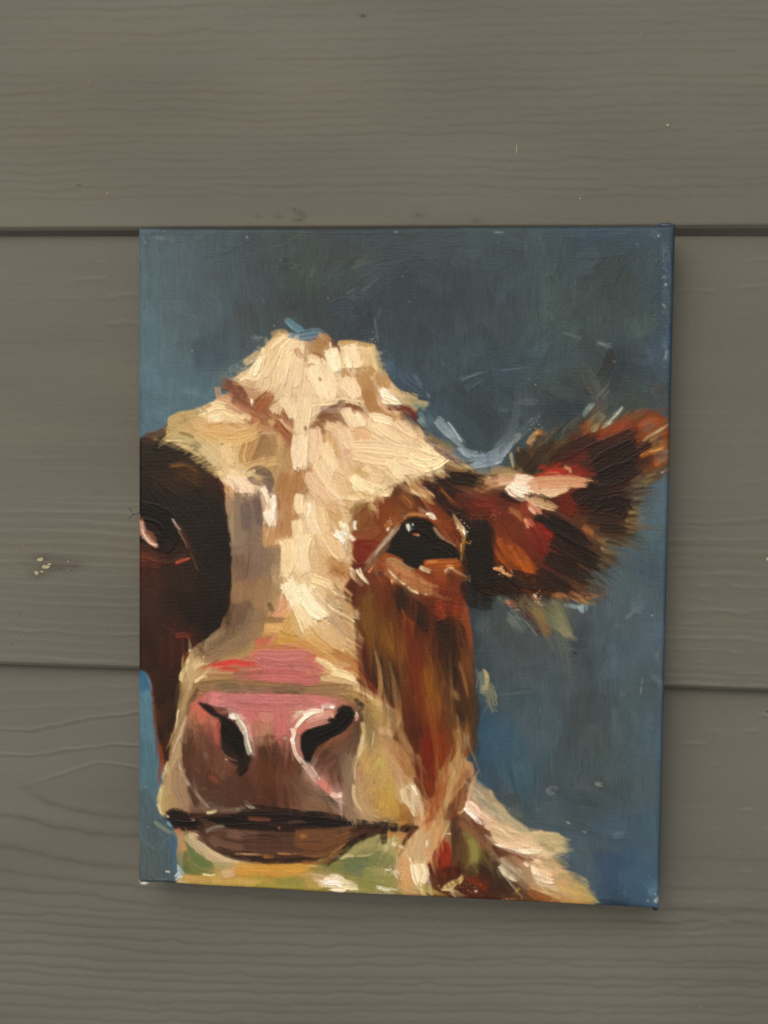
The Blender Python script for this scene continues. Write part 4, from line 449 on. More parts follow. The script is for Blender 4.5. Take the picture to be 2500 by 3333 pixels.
# ---------------------------------------------------------------- throat, pasture colours under the chin
mB = polymask(pts('J','440 760 500 900 490 1100 520 1230 490 1330 1000 1400 1659 1450 2200 1500 2760 1500 2700 1350 2720 1150 2820 1000 2900 850 2850 700 2850 500 2700 600 2500 700 2300 740 1659 700 900 700'.split()),1.2,1)
fill(mB, FH, 420, 8, 22, 16, 50, jit=.07, angj=.3, a=.8, dry=.25, h=.12, soft=1.4, seed=14, grow=1, hue=.04)
def SS(L):
    for t,s,w,c,k in L: S(t,s,w,c,**k)
SS([
 ('J','560 860 600 950 700 1050 850 1150',90,'56683c',dict(a=.7,dry=.2,c2='6c7c4c')),('J','540 1040 560 1150 600 1210',70,'50623a',dict(a=.8,dry=.1)),('J','600 920 640 1010 720 1130 800 1210',60,'5a6c40',dict(a=.7,dry=.2)),('J','570 1030 640 1130 720 1200',12,'8a8c5c',dict(a=.7,dry=.3)),('J','780 1150 850 1200 900 1190',30,'8a8444',dict(a=.7,dry=.4)),
 ('J','590 880 660 950 780 1040 960 1120 1150 1150',110,'b09a78',dict(a=.9,dry=.15,c2='c4ac8c',h=.2)),('J','600 870 680 900 800 980',60,'bca488',dict(a=.85,dry=.2,h=.15)),('J','780 980 850 1050 1000 1110 1230 1130',50,'c0a882',dict(a=.8,dry=.2)),('J','560 960 600 1050 700 1130 850 1160',60,'5c6e42',dict(a=.75,dry=.2)),('J','830 1150 930 1150 1030 1140',50,'90905e',dict(a=.6,dry=.4)),
 ('J','530 960 555 1000 560 1020',40,'bc8c44',dict(a=.9,dry=.1)),('J','530 880 520 1000 530 1230',18,'8a8a7c',dict(a=.8,dry=.3)),('J','510 860 540 920',24,'b49c84',dict(a=.8,dry=.3)),
 ('J','720 1235 790 1245 830 1235',22,'d8cc98',dict(a=.95,dry=.2,h=.25)),('J','520 1265 650 1275 900 1270',60,'b4944e',dict(a=.85,dry=.15)),('J','900 1230 960 1220 1010 1200',70,'c0a47c',dict(a=.9,dry=.1)),('J','1010 1180 1300 1190 1659 1190',110,'b8873a',dict(a=.85,dry=.15,c2='c4963f')),('J','800 1300 1000 1310 1250 1310',70,'b4984c',dict(a=.8,dry=.25)),('J','1370 1290 1550 1280 1659 1280',60,'848440',dict(a=.8,dry=.3)),('J','1200 1330 1400 1340 1650 1345',40,'908a3c',dict(a=.7,dry=.3)),('J','1300 1250 1400 1270',40,'b07c2c',dict(a=.7,dry=.4)),
 ('J','470 1260 510 1200 490 1140',16,'b4c4c8',dict(a=.95,dry=.2,h=.25)),('J','500 1290 530 1230 500 1180',40,'90a8ac',dict(a=.8,dry=.3)),('J','500 1255 540 1258',18,'d4d8c8',dict(a=.9,dry=.2,h=.2)),('J','490 1300 600 1310',12,'c8bc88',dict(a=.8,dry=.4)),
 ('J','285 760 360 820 450 870',34,'7a8478',dict(a=.85,dry=.3)),('J','350 720 420 760 450 830',60,'445c72',dict(a=.8,dry=.2)),('J','400 770 450 800',20,'8cb0c4',dict(a=.9,dry=.4)),('J','470 880 480 950 470 1040',30,'3c6482',dict(a=.8,dry=.2)),
 ('J','385 1210 425 1214',12,'d0d4cc',dict(a=.95,dry=.3,h=.2)),('J','280 1280 360 1282',14,'8c9890',dict(a=.8,dry=.6)),('J','150 1290 300 1295 490 1300',26,'353c42',dict(a=.8,dry=.2)),('J','140 1304 300 1306 420 1308',8,'a8aca8',dict(a=.9,dry=.4)),('J','145 1300 165 1306',26,'d0cdc0',dict(a=1,dry=0,h=.3)),
 ('K','60 1180 250 1190 400 1130 560 1080 660 1060',90,'74784a',dict(a=.6,dry=.2)),('K','350 1150 450 1120 560 1110',110,'56684a',dict(a=.7,dry=.15)),('K','380 960 520 940 660 940',90,'938e5c',dict(a=.85,dry=.2)),('K','290 1070 420 1010 560 960',60,'9c9460',dict(a=.7,dry=.3)),('K','300 1090 360 1065 430 1070',22,'b4aa7c',dict(a=.95,dry=.1,h=.2)),('K','430 1065 540 1060 620 1030',20,'a49c6c',dict(a=.8,dry=.3)),
 ('K','600 1080 700 1100 770 1160',120,'6c7448',dict(a=.6,dry=.2)),('K','520 1230 700 1260 800 1330',120,'80844c',dict(a=.7,dry=.2)),('K','450 1300 640 1340 850 1380',60,'7c7e40',dict(a=.8,dry=.3)),('K','600 1220 680 1210 760 1230',60,'94905c',dict(a=.6,dry=.4)),
 ('K','700 1010 750 940 800 870',44,'aaa272',dict(a=.95,dry=.1,h=.15)),('K','770 960 810 970 840 960',40,'ccc8a0',dict(a=.85,dry=.4,h=.25)),('K','810 1000 860 930 890 880',50,'a88450',dict(a=.8,dry=.4)),('K','720 880 800 860 880 900',70,'a06a34',dict(a=.85,dry=.6)),
 ('K','990 840 930 960 860 1100 880 1260',110,'b8986c',dict(a=.9,dry=.1,c2='c4a478',h=.12)),('K','1060 860 1020 1000 980 1100',120,'b49668',dict(a=.9,dry=.1,c2='c0a47c')),('K','900 1100 900 1250 920 1370',120,'bc945f',dict(a=.85,dry=.15)),('K','850 1060 940 900 1000 830',14,'c8a070',dict(a=.8,dry=.3)),('K','820 1070 870 1000 920 940',30,'8a6a40',dict(a=.6,dry=.3)),
 ('K','960 1150 980 1250 1020 1340',70,'d8c8a0',dict(a=.9,dry=.4,h=.3,c2='ece4c8')),('K','1030 1150 1060 1220 1030 1320',70,'d8c8a4',dict(a=.95,dry=.1,h=.3)),('K','1000 1330 1100 1370 1140 1400',60,'a89850',dict(a=.8,dry=.2)),('K','1080 1070 1120 1000 1160 960',34,'b08050',dict(a=.8,dry=.6)),('K','1080 930 1070 1010',20,'e4dcc0',dict(a=.8,dry=.6,h=.3)),
 ('K','160 1290 260 1270 330 1320 300 1350 200 1340',80,'e0d0b8',dict(a=1,dry=0,h=.4,t0=.5,t1=.4)),('K','120 1320 200 1300 330 1310 450 1360',80,'c4bc90',dict(a=.9,dry=.1,h=.3,t0=.6,t1=.3)),('K','160 1300 250 1290 320 1330',56,'f4e4dc',dict(a=1,dry=.05,h=.5,t0=.5,t1=.5)),('K','180 1310 260 1310 330 1325',14,'d8b4ac',dict(a=.6,dry=.2)),('K','340 1330 420 1340 450 1370',50,'cfc79c',dict(a=1,dry=.1,h=.3)),
 ('K','700 1190 760 1195',14,'e0dcc0',dict(a=.8,dry=.7,h=.2)),('K','790 1200 830 1270',36,'dcd8bc',dict(a=.6,dry=.85,h=.2)),('K','630 1340 720 1370 850 1380',26,'dcdcc4',dict(a=.7,dry=.8,h=.2)),('K','520 1400 700 1405 900 1415',8,'dcdcc8',dict(a=.7,dry=.5)),('K','830 980 880 1010',20,'d8d0a8',dict(a=.7,dry=.7)),('K','920 1080 940 1150',20,'e0dcc0',dict(a=.7,dry=.7))])
# ---------------------------------------------------------------- brown face: cheek, eye
SS([
 ('E','1000 720 1200 710 1430 650',60,'3a2416',dict(a=.8,dry=.3)),('E','880 740 1000 760 1100 800',60,'4a2616',dict(a=.8,dry=.2)),('E','800 780 850 820 920 830',70,'5a3a20',dict(a=.7,dry=.3)),('E','850 860 900 900 940 980',80,'764820',dict(a=.8,dry=.2)),('E','860 870 930 930 942 980',10,'a8743c',dict(a=.9,dry=.2)),
 ('E','1230 700 1350 760 1400 850 1340 920',200,'24180f',dict(a=.8,dry=.1,c2='1c1612')),('E','1080 790 1150 870 1200 1000 1300 1050 1400 1080',70,'261611',dict(a=.85,dry=.1)),('E','1190 790 1240 860 1300 920',34,'5c3018',dict(a=.85,dry=.3)),('E','1200 800 1280 890 1350 940',10,'9a6a3c',dict(a=.7,dry=.4)),('E','1350 900 1450 930 1600 960',110,'5a2210',dict(a=.7,dry=.35)),('E','1430 940 1560 970 1659 980',30,'78280f',dict(a=.6,dry=.5)),('E','1460 830 1520 860',12,'9a5a3c',dict(a=.8,dry=.3)),
 ('E','1170 920 1220 1010 1330 1050 1420 1080',26,'1a120e',dict(a=.8,dry=.1)),('E','1050 880 1150 990 1250 1100 1330 1200',90,'763713',dict(a=.85,dry=.1,c2='66300f')),
 ('E','380 1130 420 1020 480 950 540 930',80,'80643c',dict(a=.8,dry=.3)),('E','420 1180 480 1080 560 1000',110,'74481e',dict(a=.75,dry=.2)),('E','430 1230 560 1220 640 1160',90,'7a4426',dict(a=.7,dry=.3)),('E','420 1340 480 1330 540 1390 460 1440',130,'5e1712',dict(a=.8,dry=.15,c2='6e2014')),('E','500 1290 600 1300 660 1320',70,'6c2614',dict(a=.7,dry=.2)),
 ('E','620 900 640 1010 610 1100',60,'6e2c12',dict(a=.6,dry=.3)),('E','700 900 740 1000 720 1090',60,'72340f',dict(a=.6,dry=.3)),('E','780 1060 790 1150 740 1200',50,'8a4c18',dict(a=.6,dry=.3)),
 ('E','435 1100 425 1140 435 1180',30,'e0dccc',dict(a=1,dry=.1,h=.35)),('E','720 1180 735 1150',18,'e8d8c0',dict(a=.9,dry=.4,h=.3)),('E','730 1100 750 1110 740 1140',14,'d0a878',dict(a=.9,dry=.5,h=.3)),('E','700 1150 760 1110',40,'9a6024',dict(a=.7,dry=.5)),
 # lids and the eyeball
 ('E','870 1080 920 1045 1000 1040 1080 1060',34,'a87440',dict(a=.85,dry=.45)),('E','820 1130 900 1080',26,'7a4a24',dict(a=.7,dry=.4)),('E','1060 1060 1150 1110 1200 1200 1320 1310',50,'7a3814',dict(a=.9,dry=.1)),
 ('E','1070 1035 1120 1035 1165 1090',24,'f4ecd8',dict(a=1,dry=.15,h=.45,t1=.8)),('E','1100 1050 1150 1080',24,'dcc8a8',dict(a=.9,h=.3))])
P('E','690 1370 730 1300 790 1190 860 1110 960 1075 1060 1085 1130 1130 1170 1180 1230 1270 1310 1300 1350 1360 1390 1440 1300 1460 1130 1440 1050 1460 1040 1520 960 1530 880 1500 830 1450 740 1410','100f0d',rough=.5,soft=1,a=1,h=.08,c2='15120f')
SS([
 ('E','900 1120 1000 1120 1100 1170 1180 1260',120,'0d0d0d',dict(a=.9,dry=0,soft=2)),('E','1150 1300 1250 1330 1330 1400',90,'16110f',dict(a=.8,dry=0)),('E','800 1150 900 1090 1000 1070 1100 1090',14,'2c241c',dict(a=.7,dry=.3)),
 ('E','905 1130 912 1160 915 1185',28,'d4dcd8',dict(a=1,dry=.1,h=.45,t0=.3,t1=.6)),('E','930 1150 950 1170',16,'4c6468',dict(a=.9)),('E','945 1125 955 1132',11,'d4dcdc',dict(a=1,dry=0,h=.3)),('E','955 1215 1010 1222',18,'a05a2c',dict(a=1,dry=.2)),('E','985 1222 1010 1225',10,'b0a498',dict(a=1)),
 ('E','830 1130 760 1210 680 1310 560 1450 510 1530',44,'7a6250',dict(a=.95,dry=.2,c2='a08a74',h=.15)),('E','790 1160 720 1260 600 1400',16,'aaa498',dict(a=.9,dry=.3,h=.2)),('E','740 1300 650 1400 560 1500 520 1540',40,'5c4434',dict(a=.85,dry=.2)),('E','640 1440 560 1500 500 1560',26,'7c5a48',dict(a=.8,dry=.2)),
 ('E','1140 1150 1180 1210 1240 1270',26,'8a7a60',dict(a=.95,dry=.25,h=.2)),('E','1240 1270 1290 1290 1350 1330',10,'a89880',dict(a=.8,dry=.3)),('E','1180 1190 1280 1280 1340 1330',14,'5c4630',dict(a=.8,dry=.3)),
 ('E','1355 1150 1390 1160 1430 1210 1440 1260',34,'d8c49c',dict(a=1,dry=.45,h=.4)),('E','1380 1170 1410 1220 1450 1300',40,'a87c48',dict(a=.9,dry=.5,h=.3)),('E','1400 1170 1425 1220',22,'f8f0d8',dict(a=1,dry=.2,h=.4)),('E','1400 1290 1450 1300 1400 1350',40,'a87838',dict(a=.9,dry=.5)),('E','1385 1300 1390 1400 1388 1480',13,'c8a468',dict(a=.95,dry=.2,h=.3)),('E','1350 1290 1360 1340',26,'74260f',dict(a=.8)),
 ('E','700 1400 800 1440 860 1470',46,'8a4a1c',dict(a=.85,dry=.2)),('E','1050 1475 1150 1465 1380 1450',40,'9a5420',dict(a=.9,dry=.3)),('E','1080 1460 1230 1462',14,'c89858',dict(a=.85,dry=.55)),('E','1200 1500 1300 1500 1380 1490',50,'8c4c14',dict(a=.85,dry=.2)),
 ('E','720 1465 790 1470 880 1530 960 1560',70,'90704c',dict(a=.95,dry=.15,c2='a88a64',h=.2)),('E','740 1530 820 1590 950 1640 1060 1700 1150 1730',130,'9a6c48',dict(a=.9,dry=.2,c2='b08058',h=.15)),('E','720 1530 800 1610 860 1659 950 1720',18,'d0b48c',dict(a=.95,dry=.25,h=.3)),('H','870 0 920 50 1020 95',20,'ecd8a4',dict(a=1,dry=.1,h=.35)),('H','1060 95 1080 100',18,'ecd8b0',dict(a=1,h=.3)),('H','1160 100 1210 125',14,'e4c49c',dict(a=.9,h=.3)),('H','950 0 1080 50 1180 70',60,'9a6a40',dict(a=.7,dry=.4)),
 ('E','1020 1515 1070 1540 1110 1555',34,'cdb490',dict(a=1,dry=.15,h=.35)),('E','1240 1550 1280 1530 1320 1530',28,'e4d0a8',dict(a=1,dry=.25,h=.35)),('E','1260 1500 1310 1500',24,'c08850',dict(a=.8,dry=.6)),('E','1290 1540 1290 1640',60,'4a2414',dict(a=.8,dry=.1)),
 ('E','1460 1640 1465 1590 1490 1575',16,'c8b49c',dict(a=.95,h=.3)),('E','1540 1620 1580 1659',14,'8a8478',dict(a=.8)),('E','600 1590 640 1570 680 1590',50,'453024',dict(a=.8,dry=.2)),('E','550 1560 610 1480',12,'e0a070',dict(a=.8,dry=.4)),
 ('E','440 1530 480 1590 550 1659',26,'d8c4a8',dict(a=.95,dry=.3,h=.3)),('E','470 1520 500 1590 540 1640',12,'f0e4cc',dict(a=.9,dry=.2,h=.3)),('E','400 1580 450 1630 500 1680',40,'8c6c50',dict(a=.7,dry=.4)),('E','755 1625 765 1659',14,'e8b880',dict(a=.9)),
 ('E','1560 1150 1560 1500 1620 1800',220,'16120f',dict(a=.75,dry=.05,soft=3)),('E','1450 1300 1440 1450 1500 1659',90,'191410',dict(a=.8,dry=.1)),('H','1460 0 1480 80 1540 140 1659 160',150,'180f0d',dict(a=.85,dry=.1)),
 # cheek below the eye
 ('H','830 50 900 200 1000 250 1090 380',150,'281b12',dict(a=.8,dry=.15,soft=2)),('H','860 100 870 220 960 320',60,'2b1a11',dict(a=.8)),('H','1000 330 1060 370 1100 350',70,'1f1711',dict(a=.85,dry=.1)),('H','850 230 880 300 1000 400',22,'8a4a24',dict(a=.8,dry=.3)),
 ('H','1160 220 1280 260 1400 290',130,'74290f',dict(a=.7,dry=.5)),('H','1150 80 1250 110 1350 130',100,'621f10',dict(a=.6,dry=.4)),('H','1200 300 1330 350 1450 350',70,'783415',dict(a=.8,dry=.2)),('H','1420 200 1450 400 1470 600',50,'7c3c18',dict(a=.85,dry=.15)),
 ('H','1180 390 1250 370 1330 380 1380 480 1400 660',110,'211812',dict(a=.9,dry=.05,soft=2)),('H','1220 400 1260 560 1240 760 1270 860',130,'241a14',dict(a=.75,dry=.1,soft=2)),('H','1400 560 1420 700 1440 840',34,'5c3418',dict(a=.8,dry=.4)),('H','1370 700 1400 800 1430 930 1470 1050',26,'96683c',dict(a=.8,dry=.45)),('H','1300 740 1340 860 1360 980',60,'271a15',dict(a=.8)),('H','1480 830 1500 900',18,'7c2c18',dict(a=.8)),
 ('H','560 100 540 300 560 480',80,'64481a',dict(a=.7,dry=.2,soft=3)),('H','640 430 760 540 850 640',90,'7a5218',dict(a=.65,dry=.1,soft=3)),('H','1080 780 1120 950 1110 1180',90,'7c4f16',dict(a=.7,dry=.1,soft=3)),('H','900 380 960 520 1010 640',80,'5e1e0f',dict(a=.6,dry=.2,soft=2)),
 ('H','600 620 590 760 640 900 760 1000 870 1030',90,'31221a',dict(a=.85,dry=.1,soft=2)),('H','640 720 700 820 780 940',160,'35261c',dict(a=.7,dry=.1,soft=3)),('H','620 900 700 990 800 1050',26,'1c130e',dict(a=.8)),('H','860 720 900 800 880 900',60,'3c1d14',dict(a=.7)),('H','600 620 640 660',50,'6a5844',dict(a=.5,dry=.5)),
 ('H','930 760 960 850 980 960',90,'6a1c10',dict(a=.7,dry=.2,soft=2)),('H','870 890 920 850',10,'a86a3c',dict(a=.8,dry=.3)),('H','960 1030 1020 1000',30,'7c4c28',dict(a=.7,dry=.5)),('H','470 820 560 900 640 980',22,'8a3a18',dict(a=.8,dry=.3)),('H','450 830 540 940 700 1080 790 1120',60,'601f10',dict(a=.8,dry=.2)),
 ('H','400 600 470 590 550 660',50,'561d12',dict(a=.85,dry=.1)),('H','340 530 450 540 520 620',40,'4a1c12',dict(a=.85,dry=.1)),('H','410 640 500 720 570 800',60,'3a1912',dict(a=.8,dry=.1)),
 ('H','1250 1000 1300 1100 1260 1300',90,'5c3c20',dict(a=.7,dry=.4)),('H','1290 990 1340 1000 1360 1060',40,'8c7450',dict(a=.8,dry=.4)),('H','1350 1060 1380 1200 1400 1320',60,'34241a',dict(a=.8,dry=.3)),('H','1500 980 1530 1150 1500 1350 1480 1600',50,'37301f',dict(a=.8,dry=.2,soft=2)),
 ('H','1340 1320 1370 1450 1350 1560',70,'8a683e',dict(a=.85,dry=.4)),('H','1340 1325 1400 1330',18,'b89a70',dict(a=.9,dry=.4)),('H','1410 1350 1420 1450 1400 1550',24,'b8a078',dict(a=.85,dry=.5,h=.2)),('H','1440 1360 1445 1480',16,'8c9894',dict(a=.6,dry=.7)),
 ('H','1590 780 1620 850 1600 980',34,'c4b880',dict(a=.95,dry=.3,h=.2,t0=.5)),('H','1560 800 1580 900 1570 1000',50,'7c8478',dict(a=.7,dry=.4)),('H','1520 760 1530 860 1520 950',24,'68706c',dict(a=.6,dry=.5)),
 ('H','1060 1400 1090 1500 1060 1620',80,'6c1c0f',dict(a=.7,dry=.2)),('H','1200 1360 1180 1500 1160 1659',90,'76300f',dict(a=.6,dry=.2)),('H','900 1480 960 1530 1030 1600',20,'9a7a54',dict(a=.8,dry=.3)),('K','890 110 960 150 1030 220',18,'9a7a58',dict(a=.8,dry=.3)),
 ('K','1180 360 1200 480 1180 560',40,'4a1c12',dict(a=.7,dry=.2)),('K','1030 400 1100 520 1080 700',70,'6e2f14',dict(a=.7,dry=.2)),('K','1230 420 1150 650 1060 800',70,'8a4018',dict(a=.8,dry=.15)),('K','960 380 1040 480 1100 570',46,'4a2415',dict(a=.85,dry=.2)),('K','1000 800 940 860 850 970',34,'50240f',dict(a=.9,dry=.1))])
